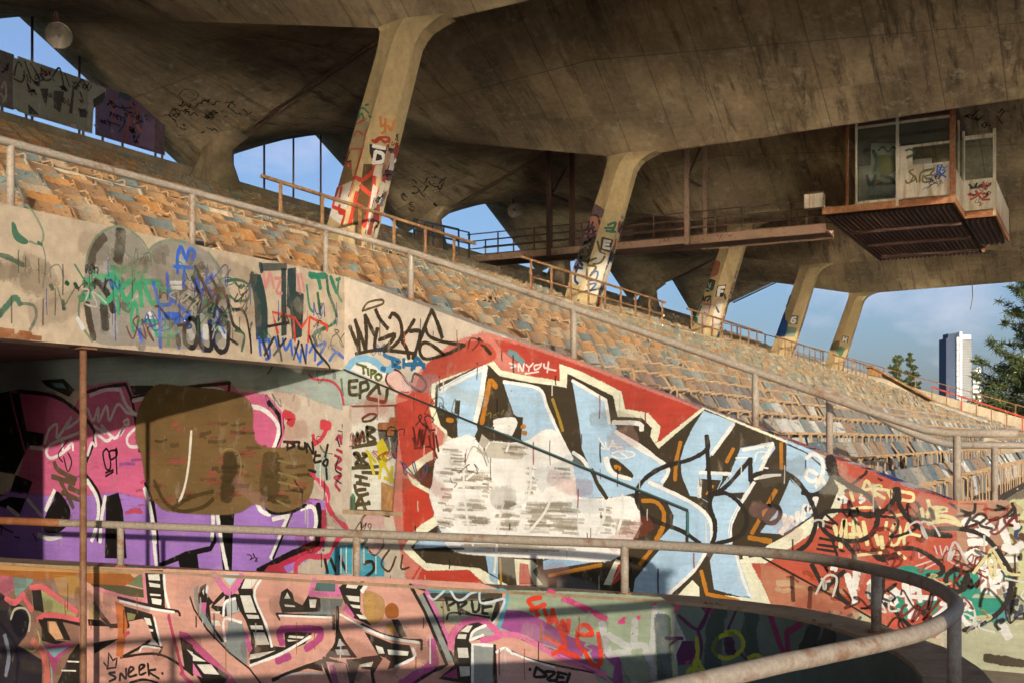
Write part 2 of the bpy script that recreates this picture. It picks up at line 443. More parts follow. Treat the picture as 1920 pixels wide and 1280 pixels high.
PLAN = catmull(PCURVE, 6)
def offset_plan(d):
    out = []
    for i, p in enumerate(PLAN):
        t = (PLAN[min(i + 1, len(PLAN) - 1)] - PLAN[max(i - 1, 0)]).normalized()
        out.append(Vector((p.x + t.y * d, p.y - t.x * d)))
    return out
PIN = offset_plan(0.15)      # well side
POUT = offset_plan(-0.17)    # concourse side
if (PIN[0] - Vector((0, 11.5))).length > (POUT[0] - Vector((0, 11.5))).length: PIN, POUT = offset_plan(-0.15), offset_plan(0.17)
PS = [0.0]
for a, b in zip(PIN, PIN[1:]): PS.append(PS[-1] + (b - a).length)

# ---------------------------------------------------------------- ground and floors
g = MB(); g.add([(-5000, -5000, -1.6), (9000, -5000, -1.6), (9000, -3.5, -1.6), (-5000, -3.5, -1.6)], [(0, 1, 2, 3)])
g.build('water', M['water'], kind='structure')
def ground_with_hole():
    mb = MB()
    outer = [Vector((-5000, -3.6, 0)), Vector((9000, -3.6, 0)), Vector((9000, 9000, 0)), Vector((-5000, 9000, 0))]
    hole = [Vector((p.x, p.y, 0)) for p in POUT]
    hole = hole + [Vector((-3.4, 11.6, 0))]
    tri = tessellate_polygon([outer, hole])
    allp = outer + hole
    mb.add([(p.x, p.y, -1.2) for p in allp], [tuple(t) for t in tri]); return mb
ground_with_hole().build('ground', M['ground'], kind='structure')

fl = MB()
outer = [Vector((-30, -6, 0)), Vector((UW, -6, 0)), Vector((UW, 18, 0)), Vector((-30, 18, 0))]
hole = [Vector((p.x, p.y, 0)) for p in POUT] + [Vector((-3.4, 11.6, 0))]
tri = tessellate_polygon([outer, hole]); allp = outer + hole
fl.add([(p.x, p.y, 0.0) for p in allp], [tuple(t) for t in tri])
fl.build('concourse_floor', M['floor'], kind='structure')
wf = MB(); wf.add([(-4, 0, -3.0), (9, 0, -3.0), (9, 12, -3.0), (-4, 12, -3.0)], [(0, 1, 2, 3)])
wf.build('stairwell_floor', M['floor'], kind='structure')

# ---------------------------------------------------------------- grandstand deck
stand = thing('grandstand', 'long raked concrete grandstand of stepped seat rows under the folded roof', 'grandstand', (40, 13, 0))
for k in range(31):
    mb = MB(); v0 = step_v(k); z = step_z(k); e = 0.004 * (k % 2)
    u0 = (11.4 if k < 9 else 0.0) + e
    mb.box((u0, v0, z - 0.5), (U_END - e, v0 + 0.80, z))
    part(mb, 'concrete_step', M['step'], stand)
mb = MB(); mb.box((11.4, -2.0, 0.3), (U_END, 1.40, 0.865)); part(mb, 'front_walkway', M['floor'], stand)
mb = MB(); mb.box((0, 25.27, -1.2), (U_END, 25.55, 10.62)); part(mb, 'rear_parapet', M['step'], stand)
mb = MB(); mb.box((11.42, 8.1, -1.1), (U_END - 0.1, 8.6, 3.1)); part(mb, 'inner_support_wall', M['step'], stand)
for ua, ub, nm in ((U_END, U_END + 0.3, 'end_wall'), (-0.32, -0.01, 'end_wall')):
    mb = MB()
    v_lo = -2.0 if ua > 0 else 8.6
    top = [(25.56, 9.96), (25.0, 9.95), (v_lo, 1.95 + 0.32 * v_lo)] if ua > 0 else [(25.56, 10.75), (25.0, 10.75), (v_lo, 4.5)]
    mb.prism([(v_lo, -1.2), (25.56, -1.2)] + top, 0, ua, ub)
    part(mb, nm, M['kerb'], stand)
# low kerb wall of the cross aisle that the yellow rails stand on
for ua, ub in ((0.2, 24.6), (25.9, 37.6), (39.2, 50.2), (51.8, 62.6), (64.2, 75.8)):
    mb = MB(); mb.box((ua, 13.72, 5.3), (ub, 13.9, 6.12 + 0.02 * math.sin(ua))); part(mb, 'aisle_kerb', M['kerb'], stand)
# a second raking wall farther along the lower seats
mb = MB()
mb.prism([(-1.9, 0.8), (3.0, 0.8), (3.0, rake_top(3.0) + 0.02), (1.2, rake_top(1.2) + 0.12), (-1.9, 1.62)], 0, 33.6, 34.05)
part(mb, 'aisle_wall', M['kerb'], stand)

# ---------------------------------------------------------------- raking wall with the big mural
NICHE = (7.33, 8.20, 1.245, 2.515)
rwall = thing('raking_wall', 'tall cream concrete wall with sloping top covered in graffiti murals', 'wall', (UW + 0.2, 5, 0))
def build_raking_wall():
    outer = [(18, -0.06), (18, 3.25), (8.52, 3.25), (8.52, 4.08), (8.18, 4.08), (1.2, 1.497), (-2.6, 1.497), (-2.6, -0.06)]
    a, b, c, d = NICHE
    hole = [(a, c), (b, c), (b, d), (a, d)]
    tri = tessellate_polygon([[Vector((p[0], p[1], 0)) for p in outer], [Vector((p[0], p[1], 0)) for p in hole]])
    n = len(outer); mb = MB(); x0, x1, xd = UW, UW + 0.47, UW + 0.13
    pts = outer + hole
    mb.add([(x0, p[0], p[1]) for p in pts], [tuple(t) for t in tri])
    mb.add([(x0, p[0], p[1]) for p in outer] + [(x1, p[0], p[1]) for p in outer], [(i, (i + 1) % n, n + (i + 1) % n, n + i) for i in range(n)])
    tri2 = tessellate_polygon([[Vector((p[0], p[1], 0)) for p in outer]])
    mb.add([(x1, p[0], p[1]) for p in outer], [tuple(t) for t in tri2])
    mb.add([(x0, p[0], p[1]) for p in hole] + [(xd, p[0], p[1]) for p in hole], [(0, 1, 5, 4), (1, 2, 6, 5), (2, 3, 7, 6), (3, 0, 4, 7), (4, 5, 6, 7)])
    me = bpy.data.meshes.new('wall_slab'); me.from_pydata(mb.v, [], mb.f); me.materials.append(M['wall'])
    return attach(link(me, 'wall_slab'), rwall)
build_raking_wall()
# joint strip that runs down the wall under the slope and turns down at its end
def wall_z(v): return 2.95 - 0.362 * (8.18 - v)
mb = MB(); mb.bar((UW - 0.008, 8.18, wall_z(8.18)), (UW - 0.008, 3.80, wall_z(3.80)), 0.022, 0.020, (0, 0, 1)); part(mb, 'joint_strip', M['black'], rwall)
mb = MB(); mb.bar((UW - 0.007, 6.2, wall_z(6.2) + 0.016), (UW - 0.007, 3.80, wall_z(3.80) + 0.016), 0.02, 0.011, (0, 0, 1)); part(mb, 'joint_strip', M['teal_strip'], rwall)
mb = MB(); mb.box((UW - 0.018, 3.785, 1.12), (UW, 3.808, wall_z(3.8) - 0.012)); part(mb, 'joint_strip', M['teal_strip'], rwall)
# frame and broken fittings in the niche
mb = MB()
a, b, c, d = NICHE
mb.box((UW - 0.012, b - 0.09, c + 0.002), (UW + 0.05, b - 0.002, d - 0.002)); part(mb, 'niche_jamb', M['wall'], rwall)
mb = MB(); mb.box((UW - 0.02, a, c - 0.05), (UW + 0.10, b - 0.005, c)); part(mb, 'niche_sill', M['coping'], rwall)
mb = MB(); mb.prism([(a + 0.01, c), (a + 0.36, c), (a + 0.36, c + 0.34), (a + 0.01, c + 0.22)], 0, UW + 0.085, UW + 0.11); part(mb, 'broken_board', M['plank'], rwall)
mb = MB()
mb.box((UW + 0.02, a + 0.005, d - 0.30), (UW + 0.125, a + 0.36, d - 0.21)); mb.box((UW + 0.04, a + 0.2, d - 0.37), (UW + 0.12, a + 0.25, d - 0.29))
mb.box((UW + 0.03, a + 0.02, d - 0.21), (UW + 0.10, a + 0.2, d - 0.15))
part(mb, 'rusty_bracket', M['rust'], rwall)

# green spray can left on the sill
can = thing('spray_can', 'small green spray paint can on the sill of the wall niche', 'spray can', (UW + 0.0, b - 0.12, c))
mb = MB(); cx, cy = UW + 0.03, b - 0.125
mb.loft([[(cx + 0.032 * math.cos(t * 0.628), cy + 0.032 * math.sin(t * 0.628), c + h) for t in range(10)] for h in (0.001, 0.155)])
part(mb, 'can_body', plain('can_green', (0.05, 0.10, 0.05), 0.4), can)
mb = MB(); mb.loft([[(cx + r * math.cos(t * 0.628), cy + r * math.sin(t * 0.628), c + h) for t in range(10)] for h, r in ((0.155, 0.030), (0.175, 0.024), (0.178, 0.014), (0.198, 0.013))])
part(mb, 'can_nozzle', plain('can_cap', (0.04, 0.22, 0.10), 0.4), can)

# ---------------------------------------------------------------- portal beam over the passage
pbeam = thing('portal_beam', 'thick cream concrete beam over the dark passage with spray tags', 'beam', (7, VB + 0.2, 2.95))
mb = MB()
mb.prism([(VB, 2.95), (VB, 4.08), (VB + 0.34, 4.08), (VB + 0.34, 2.95)], 0, -3.0, UW - 0.002)
part(mb, 'beam_body', M['beam'], pbeam)
mb = MB()   # spalled corner with exposed rusty steel
rr = random.Random(3)
for i in range(46):
    u = 5.4 + 1.15 * rr.random(); z = 2.955 + 0.13 * rr.random() * (1 - (u - 5.4) / 1.3); s = 0.02 + 0.03 * rr.random()
    mb.box((u - s, VB - 0.012 * rr.random() - 0.003, z - 0.005), (u + s * 1.4, VB + 0.02, z + s * 0.9))
part(mb, 'spalled_edge', M['rust'], pbeam)
ps = thing('passage', 'dark concrete passage running under the seating behind the portal beam', 'passage', (7, 13, 0))
mb = MB(); mb.box((-3, VB + 0.345, 3.25), (UW + 0.46, 18.2, 3.45)); part(mb, 'ceiling', M['step'], ps)
mb = MB(); mb.box((4.1, VB + 0.345, 0.0), (4.5, 18, 3.248)); part(mb, 'side_wall', M['wall'], ps)
mb = MB(); mb.box((4.2, VB + 0.0, 0.0), (4.5, VB + 0.34, 2.948)); part(mb, 'corner_pier', M['wall'], ps)
mb = MB(); mb.box((4.5, 17.7, 0.0), (UW, 17.99, 3.248)); part(mb, 'back_wall', M['step'], ps)
mb = MB(); mb.box((-3, VB + 0.36, -0.1), (-2.8, 18, 3.248)); part(mb, 'side_wall', M['step'], ps)
pole = thing('rusty_pole', 'rusty brown steel pole rising from the stairwell to the portal beam', 'pole', (7.118, 8.30, -3))
mb = MB(); mb.tube([(7.118, 8.30, -3.0), (7.118, 8.30, 2.95)], 0.032, 12); part(mb, 'pole_shaft', M['polerust'], pole, True)
mb = MB(); mb.box((7.03, 8.22, 2.925), (7.21, 8.38, 2.948)); part(mb, 'pole_plate', M['polerust'], pole)

# ---------------------------------------------------------------- stairwell parapet with pipe rail
spar = thing('stairwell_parapet', 'low curved parapet wall around the stairwell painted pink and green', 'parapet', (6, 4, 0))
mb = MB(); n = len(PLAN)
prof = [(PIN, -3.0), (PIN, P_TOP - 0.02), (POUT, P_TOP - 0.02), (POUT, -3.0)]
vs = []
for ln, z in prof: vs += [(p.x, p.y, z) for p in ln]
fs = []
for j in range(4):
    for i in range(n - 1):
        fs.append((j * n + i, j * n + i + 1, ((j + 1) % 4) * n + i + 1, ((j + 1) % 4) * n + i))
fs += [(0, n, 2 * n, 3 * n), (n - 1, 2 * n - 1, 3 * n - 1, 4 * n - 1)]
mb.add(vs, fs); part(mb, 'parapet_wall', M['parapet'], spar)
ci, co = [], []
for i in range(n):
    d = (PIN[i] - POUT[i]).normalized() * 0.012
    ci.append(PIN[i] + d); co.append(POUT[i] - d)
mb = MB(); vs = []; fs = []
wob = random.Random(11)
zt = [P_TOP + 0.006 * wob.random() for _ in range(n)]
for ln, zz in ((ci, -0.022), (ci, 0.0), (co, 0.0), (co, -0.022)): vs += [(p.x, p.y, (zt[i] if zz == 0 else P_TOP + zz)) for i, p in enumerate(ln)]
for j in range(4):
    for i in range(n - 1):
        fs.append((j * n + i, j * n + i + 1, ((j + 1) % 4) * n + i + 1, ((j + 1) % 4) * n + i))
mb.add(vs, fs); part(mb, 'coping', M['coping'], spar)

srail = thing('pipe_railing', 'rusty pipe railing curving around the stairwell parapet', 'railing', (6, 4, P_TOP))
mb = MB(); mb.tube([(p.x, p.y, P_RAIL) for p in PLAN], 0.0385, 14); part(mb, 'top_rail', M['rail'], srail, True)
rp_ = [p for p in PLAN if p.y > 9.25 and p.x > 7]
mb = MB(); mb.tube([(p.x, p.y, P_RAIL) for p in rp_], 0.0405, 14); part(mb, 'rusted_rail_length', M['rust'], srail, True)
def plan_at(test):
    best = min(PLAN, key=test); return best
posts = [(7.857, 8.63), (8.13, 5.95), (8.37, 3.45), (7.50, 1.32), (5.82, 0.655), (3.2, 1.42), (1.0, 2.18), (-1.2, 2.93)]
for (pu, pv) in posts:
    mb = MB(); mb.tube([(pu, pv, P_TOP - 0.01), (pu, pv, P_RAIL)], 0.034, 12); pp_ = part(mb, 'post', M['rail'], srail, True)
    mb = MB(); mb.tube([(pu, pv, P_TOP), (pu, pv, P_TOP + 0.02)], 0.055, 12); sub(mb, 'post_base', M['rust'], pp_)

barrier = thing('glint_barrier', 'low unseen barrier added to keep water reflections out of the passage', 'barrier', (-10, -5.8, 0))  # added out of view to stop the water's reflection reaching the passage
mb = MB(); mb.box((-30, -5.95, -1.7), (11.3, -5.75, 1.1)); part(mb, 'glint_barrier_wall', M['kerb'], barrier)
# unseen added pier on the concourse, right of where the camera stands; it shades the bend of the rail
blocker = thing('sun_blocker', 'added unseen pier on the concourse beyond the right edge of the view', 'blocker', (2.75, -2.2, 0))
mb = MB(); mb.box((2.42, -2.55, 0.0), (3.08, -1.85, 1.90)); part(mb, 'blocker_shaft', M['column'], blocker)
mb = MB(); mb.box((2.38, -2.59, 1.902), (3.12, -1.81, 1.96)); part(mb, 'blocker_cap', M['coping'], blocker)

# ---------------------------------------------------------------- upper rail on the beam and the raking wall
urail = thing('pipe_railing', 'tan pipe railing running along the portal beam and down the raking wall', 'railing', (UW, 6, 3))
RV = 8.35; RU = 11.06
pts = [(-2.5, RV, 4.66), (6.4, RV, 4.66), (10.6, RV, 4.66), (10.95, RV - 0.03, 4.655), (RU, RV - 0.2, 4.60)]
for v in (7.2, 6.0, 5.0, 4.0, 3.0, 2.2, 1.75): pts.append((RU, v, rake_top(v) + 0.575))
pts += [(RU, 1.5, 2.19), (RU, 1.3, 2.158), (RU, 1.05, 2.155), (RU, 0.70, 2.155)]
mb = MB(); mb.tube(pts, 0.0385, 14); part(mb, 'top_rail', M['rail'], urail, True)
for u in (1.9, 4.2, 6.39, 8.55, 10.78):
    mb = MB(); mb.tube([(u, RV, 4.075), (u, RV, 4.66)], 0.034, 12); part(mb, 'post', M['rail'], urail, True)
for v in (7.30, 5.16, 3.13, 1.22):
    mb = MB(); mb.tube([(RU, v, rake_top(v) - 0.01), (RU, v, max(2.155, rake_top(v) + 0.575))], 0.036, 12); pp_ = part(mb, 'post', M['rail'], urail, True)
    mb = MB(); mb.tube([(RU, v, rake_top(v)), (RU, v, rake_top(v) + 0.022)], 0.055, 10); sub(mb, 'post_base', M['rust'], pp_)
irail = thing('pipe_railing', 'shorter tan pipe railing at the foot of the raking wall beside the lower seats', 'railing', (12, 2, 1.5))
pts = [(11.33, 2.62, rake_top(2.62) + 0.60), (11.36, 2.3, rake_top(2.3) + 0.60), (11.55, 1.8, 2.22), (12.1, 1.5, 2.07), (12.9, 1.3, 2.04), (13.5, 0.9, 2.035), (13.7, 0.2, 2.03), (13.75, -1.6, 2.03)]
mb = MB(); mb.tube(catmull(pts, 5), 0.0385, 12); part(mb, 'top_rail', M['rail'], irail, True)
for (u, v, zb, zt_) in ((11.34, 2.45, rake_top(2.45), rake_top(2.45) + 0.6), (13.3, 1.08, 0.86, 2.035), (13.74, -1.2, 0.86, 2.03)):
    mb = MB(); mb.tube([(u, v, zb - 0.005), (u, v, zt_)], 0.036, 12); part(mb, 'post', M['rail'], irail, True)

# ---------------------------------------------------------------- folded hyperbolic paraboloid roof
V_F, V_C, V_R = -6.0, 13.4, 26.0
def z_c(v): return 11.0 + (0.205 * (v - V_C) if v > V_C else 0.019 * (V_C - v))
def z_m(v): return 11.62 + 0.40 * (23.7 - v) if v >= V_C else 15.74 + (11.9 - 15.74) * (V_C - v) / (V_C - V_F)
roof = thing('stadium_roof', 'huge folded concrete roof of twisted panels cantilevered over the seats', 'roof', (26, 10, 11))
NU, NV = 10, 14
def roof_panel(uc, side, va, vb, end):
    mb = MB(); bot, top = [], []
    for i in range(NU + 1):
        f = i / NU; u = uc + side * 6.25 * f
        for j in range(NV + 1):
            v = va + (vb - va) * j / NV
            z = z_c(v) * (1 - f) + z_m(v) * f
            bot.append((u, v, z)); top.append((u, v, z + 0.15))
    N = NV + 1; off = len(bot); fs = []
    for i in range(NU):
        for j in range(NV):
            q = (i * N + j, i * N + j + 1, (i + 1) * N + j + 1, (i + 1) * N + j)
            fs.append(q); fs.append(tuple(off + t for t in reversed(q)))
    jj = NV if vb > va and vb == V_R else (NV if vb == V_F else None)
    for i in range(NU): fs.append((i * N + NV, (i + 1) * N + NV, off + (i + 1) * N + NV, off + i * N + NV))
    if end:
        for j in range(NV): fs.append((NU * N + j, NU * N + j + 1, off + NU * N + j + 1, off + NU * N + j))
    mb.add(bot + top, fs)
    part(mb, 'roof_panel', M['roof'], roof, True)
for nm, uc in COLS.items():
    for side in (-1, 1):
        end = (nm == 'A' and side < 0) or (nm == 'H' and side > 0)
        roof_panel(uc, side, V_C, V_R, end); roof_panel(uc, side, V_C, V_F, end)
# conduits clipped under the rear valleys
for nm, uc in COLS.items():
    if nm in 'AB' : continue
    um = uc + 6.25
    for du in (-0.12, 0.1):
        mb = MB(); mb.tube([(um + du, 23.2, z_m(23.2) - 0.10), (um + du * 0.7, 14.4, z_m(14.4) - 0.10)], 0.028, 6); part(mb, 'conduit', M['beampink'], roof, True)

# rear buttresses that carry the low corners of the roof
names_b = {'C': 'second from the left', 'D': 'third'}
between = {'C': 'rear concrete buttress painted pink at the left end of the back rim', 'D': 'graffitied rear concrete buttress right of the nearest slanted column', 'E': 'rear concrete buttress seen between the second and third slanted columns',
           'F': 'rear concrete buttress just right of the column marked F', 'G': 'rear concrete buttress between the two farthest columns', 'H': 'rear concrete buttress at the far end of the stand'}
for nm in 'CDEFG':
    um = COLS[nm] + 6.25
    bt = thing('roof_buttress', between[nm], 'buttress', (um, 24.6, 9.4), 'buttresses along the rear rim')
    mb = MB(); rings = []
    for z, hu, va, vb in ((9.2, 0.85, 24.0, 25.6), (10.2, 0.58, 24.15, 25.45), (10.8, 0.38, 24.25, 25.25), (11.2, 0.32, 24.25, 25.1), (11.6, 0.46, 23.7, 24.9)):
        c_ = 0.11
        rings.append([(um - hu, va + c_, z), (um - hu + c_, va, z), (um + hu - c_, va, z), (um + hu, va + c_, z), (um + hu, vb - c_, z), (um + hu - c_, vb, z), (um - hu + c_, vb, z), (um - hu, vb - c_, z)])
    mb.loft(rings); part(mb, 'buttress_body', M['pinkcrete'] if nm == 'C' else M['roofplain'], bt, True)

# ---------------------------------------------------------------- slanted columns
SEC = [(-0.21, 0.57), (-0.36, 0.03), (-0.20, -0.57), (0.20, -0.57), (0.36, 0.03), (0.21, 0.57)]
COL_Z0, COL_Z1 = 5.35, 10.55
def col_axis(z):
    return 14.8 + (13.47 - 14.8) * (z - 6.84) / (10.8 - 6.84)
def col_scale(z): return 1.08 + (0.86 - 1.08) * (z - COL_Z0) / (COL_Z1 - COL_Z0)
def col_ring(uc, z, su=1.0, sv=1.0, dv=0.0):
    s = col_scale(z); va = col_axis(z) + dv
    return [(uc + p[0] * s * su, va + p[1] * s * sv, z) for p in SEC]
col_labels = {'D': 'nearest slanted concrete column covered in red graffiti and marked D', 'E': 'second slanted concrete column with pink and black graffiti marked E',
              'F': 'third slanted concrete column marked F, rising behind the catwalk', 'G': 'fourth slanted concrete column with blue paint and letter G', 'H': 'farthest slanted concrete column marked with a small letter H',}
COLOBJ = {}
for nm in 'DEFGH':
    uc = COLS[nm]
    c_ = thing('slanted_column', col_labels[nm], 'column', (uc, 15, COL_Z0), 'slanted columns along the cross aisle')
    COLOBJ[nm] = c_
    mb = MB(); mb.loft([col_ring(uc, COL_Z0), col_ring(uc, COL_Z1)]); part(mb, 'shaft', M['column'], c_)
    mb = MB(); mb.loft([col_ring(uc, 10.551, 1.02, 1.02), col_ring(uc, 10.70, 1.06, 1.08, -0.03), col_ring(uc, 10.84, 1.14, 1.20, -0.08), col_ring(uc, 10.95, 1.28, 1.42, -0.17), col_ring(uc, 11.05, 1.5, 1.75, -0.28)])
    part(mb, 'capital', M['column'], c_)

# chipped, spalled edges along the wall tops and ledges
ch = random.Random(19)
def chips(name, parent, pts, size, mat):
    mb = MB()
    for (x, y, z) in pts:
        s = size * ch.uniform(0.4, 1.6); t_ = ch.uniform(0, 3.1); c_, s_ = math.cos(t_) * s, math.sin(t_) * s
        h = s * ch.uniform(0.3, 0.8)
        mb.add([(x - c_, y - s_, z - h * 0.4), (x + s_, y - c_, z - h * 0.4), (x + c_ * ch.uniform(0.5, 1), y + s_, z - h * 0.4), (x, y, z + h * 0.6)], [(0, 2, 1), (0, 1, 3), (1, 2, 3), (2, 0, 3)])
    part(mb, name, mat, parent, False, kind='stuff')
chips('edge_chips', rwall, [(UW + ch.uniform(-0.004, 0.03), v, rake_top(v)) for v in [ch.uniform(0.3, 8.1) for _ in range(150)]], 0.014, M['wall'])
chips('edge_chips', rwall, [(ch.uniform(UW + 0.05, UW + 0.42), v, rake_top(v) + 0.004) for v in [ch.uniform(0.3, 8.1) for _ in range(70)]], 0.018, M['coping'])
chips('edge_chips', pbeam, [(ch.uniform(4, 10.9), VB + ch.uniform(-0.004, 0.03), 4.08) for _ in range(130)], 0.014, M['beam'])
chips('edge_chips', pbeam, [(ch.uniform(4, 10.9), VB + ch.uniform(-0.004, 0.02), 2.955) for _ in range(90)], 0.013, M['coping'])
cp_ = []
for _ in range(200):
    i = ch.randint(0, len(PIN) - 2); p = PIN[i].lerp(PIN[i + 1], ch.random()).lerp(POUT[i], ch.choice((0.0, 0.02, ch.uniform(0.1, 0.9))))
    cp_.append((p.x, p.y, P_TOP + 0.002))
chips('edge_chips', spar, cp_, 0.014, M['coping'])
chips('rubble', roof if False else stand, [(ch.uniform(12, 60), step_v(k) + ch.uniform(-0.02, 0.1), step_z(k) + 0.01) for k in [ch.randint(0, 15) for _ in range(260)]], 0.05, M['kerb'])

# ---------------------------------------------------------------- yellow rails of the cross aisle
arails = [((15.9, 23.7), 'rusty yellow rail on the aisle kerb in front of the nearest column'), ((26.3, 37.2), 'rusty yellow rail crossing in front of the second column'),
          ((39.6, 49.8), 'rusty yellow rail crossing in front of the column marked F'), ((52.2, 62.2), 'rusty rail in front of the blue painted column'), ((64.6, 75.4), 'rusty rail in front of the farthest column')]
for (ua, ub), lab in arails:
    t_ = thing('aisle_railing', lab, 'railing', (ua, 13.8, 6.1), 'rails along the cross aisle')
    mb = MB(); mb.bar((ua, 13.81, 6.98), (ub + 0.12, 13.81, 6.95), 0.055, 0.06); part(mb, 'top_rail', M['railyellow'], t_)
    u = ua + 0.55
    while u < ub + 0.05:
        mb = MB(); mb.bar((u, 13.81, 6.05), (u, 13.81, 6.95), 0.05, 0.05); part(mb, 'post', M['railyellow'], t_)
        u += 1.27
    if ua > 20:
        mb = MB(); mb.bar((ua + 0.5, 13.81, 6.52), (ub, 13.81, 6.50), 0.04, 0.04); part(mb, 'mid_rail', M['railyellow'], t_)

# ---------------------------------------------------------------- stadium seats
PITCH = 0.52
def panel(mb, w, z0, z1, y0, y1, th, bow, nseg=4):
    """gently bowed rectangular panel, leaning from y0 at the bottom to y1 at the top"""
    vs = []
    for side in (0, 1):
        for i in range(nseg + 1):
            f = i / nseg; x = (f - 0.5) * w; b_ = bow * (1 - (2 * f - 1) ** 2)
            for (z, y) in ((z0, y0), (z1, y1)):
                vs.append((x, y + b_ + side * th, z))
    m = 2 * (nseg + 1); fs = []
    for i in range(nseg):
        a_ = i * 2
        fs.append((a_, a_ + 2, a_ + 3, a_ + 1)); fs.append((m + a_, m + a_ + 1, m + a_ + 3, m + a_ + 2))
        fs.append((a_, m + a_, m + a_ + 2, a_ + 2)); fs.append((a_ + 1, a_ + 3, m + a_ + 3, m + a_ + 1))
    fs.append((0, 1, m + 1, m)); e_ = 2 * nseg; fs.append((e_, m + e_, m + e_ + 1, e_ + 1))
    mb.add(vs, fs); return mb
def seat_parts():
    bk = panel(MB(), 0.465, 0.452, 0.630, 0.015, 0.125, 0.024, 0.06, 6)
    pn = panel(MB(), 0.43, 0.115, 0.405, -0.085, -0.035, 0.022, 0.02, 2)
    fr = MB(); x = -0.256; w_, h_ = 0.016, 0.024
    fr.bar((x, 0.045, 0.452), (x, -0.165, 0.460), w_, h_)                                        # arm
    fr.bar((x, -0.158, 0.463), (x, -0.202, 0.425), w_, h_); fr.bar((x, 0.038, 0.455), (x, 0.078, 0.42), w_, h_)   # bent corners
    fr.bar((x, -0.200, 0.437), (x, -0.202, 0.0), w_, h_); fr.bar((x, 0.077, 0.432), (x, 0.085, 0.0), w_, h_)      # legs
    fr.bar((x, 0.17, 0.62), (x, 0.05, 0.44), w_, h_)                                             # back bracket
    return bk, pn, fr
bk, pn, fr = seat_parts()
pd = MB()      # seat pan folded down: a shallow dished board seen from below
pd.add([(sx_ * 0.215, y_, z_ + dz_) for dz_ in (0.0, 0.026) for (y_, z_) in ((0.03, 0.395), (-0.05, 0.380), (-0.125, 0.392)) for sx_ in (-1, 1)],
       [(0, 2, 3, 1), (2, 4, 5, 3), (6, 7, 9, 8), (8, 9, 11, 10), (0, 1, 7, 6), (4, 10, 11, 5), (0, 6, 8, 2), (2, 8, 10, 4), (1, 3, 9, 7), (3, 5, 11, 9)])
me_b = bk.mesh('backrest', M['seat']); me_p = pn.mesh('seat_pan', M['seat']); me_d = pd.mesh('seat_pan', M['seat']); me_f = fr.mesh('seat_frame', M['seatframe'])
rs = random.Random(21)
spots = []
for k in range(31):
    if k in (16, 17): continue
    u = 11.75 if k < 9 else 3.0
    j = 0
    while u < U_END - 0.4:
        skip = (33.2 < u < 34.5 and k < 6)
        aisle = any(abs(u - c_) < 0.55 for c_ in (24.9, 38.4, 50.9, 63.3)) and k > 8
        if not skip and not aisle and rs.random() > 0.025 + (0.10 if u > 45 else 0):
            v = step_v(k) + 0.40
            Z = u * 0.8813 + v * 0.4726; X = u * 0.4726 - v * 0.8813
            px = 960 + 2075 * X / Z
            spots.append((Z, px, k, j, u, v, step_z(k)))
        u += PITCH; j += 1
vis = sorted([s for s in spots if -25 < s[1] < 1945 and s[2] < 16 and (s[2] >= 9 or s[4] < 33)])
near = set((s[2], s[3]) for s in vis[:300])
tone = ['sun-bleached tan', 'dusty brown', 'weathered', 'chipped', 'faded', 'scuffed']
rest = MB(); firstj = {}
for s in sorted(spots, key=lambda s: (s[2], s[3])):
    Z, px, k, j, u, v, z = s
    rz = rs.uniform(-0.035, 0.035); tilt = rs.gauss(0, 0.05); pt = rs.gauss(0.0, 0.16)
    if rs.random() < 0.05: tilt -= rs.uniform(0.2, 0.7)
    if rs.random() < 0.07: pt += rs.uniform(-1.2, -0.6)
    down = k >= 9 and rs.random() < 0.8
    if (k, j) in near:
        idx = firstj.setdefault(k, 0) + 1; firstj[k] = idx
        lab = ('folding seat, %s from left, %s row above the portal beam' if k >= 9 else 'folding seat, %s from left, %s row of the lower block by the raking wall') % (ordinal(idx), ordinal(k - 8 if k >= 9 else k + 1))
        t_ = bpy.data.objects.new('stadium_seat', None); COL.objects.link(t_); t_.empty_display_size = 0.1
        t_.location = (u, v, z); t_.rotation_euler = (0, 0, rz)
        t_['label'] = lab; t_['category'] = 'seat'; t_['group'] = 'folding stadium seats nearest the camera'
        o1 = link(me_b, 'backrest', t_); o1.rotation_euler = (tilt * 0.6, 0, 0); o1.location = (0, 0, -0.55 * 0 + 0)
        o2 = link(me_d if down else me_p, 'seat_pan', t_); o2.rotation_euler = (pt * 0.25 if not down else pt * 0.1, 0, 0)
        link(me_f, 'seat_frame', t_)
    else:
        mat = Matrix.Translation((u, v, z)) @ Matrix.Rotation(rz, 4, 'Z')
        for src, rot, mi_ in ((bk, tilt * 0.6, 0), (pd if down else pn, pt * 0.1 if down else pt * 0.25, 0), (fr, 0, 1)):
            mm = mat @ Matrix.Rotation(rot, 4, 'X')
            rest.cur = mi_
            rest.add([mm @ Vector(p) for p in src.v], src.f)
me = bpy.data.meshes.new('distant_seats'); me.from_pydata(rest.v, [], rest.f)
me.materials.append(M['seat']); me.materials.append(M['seatframe']); me.polygons.foreach_set('material_index', rest.mi)
link(me, 'distant_seats', None, kind='stuff', label='thousands of faded folding seats filling the farther rows of the stand', category='seats')

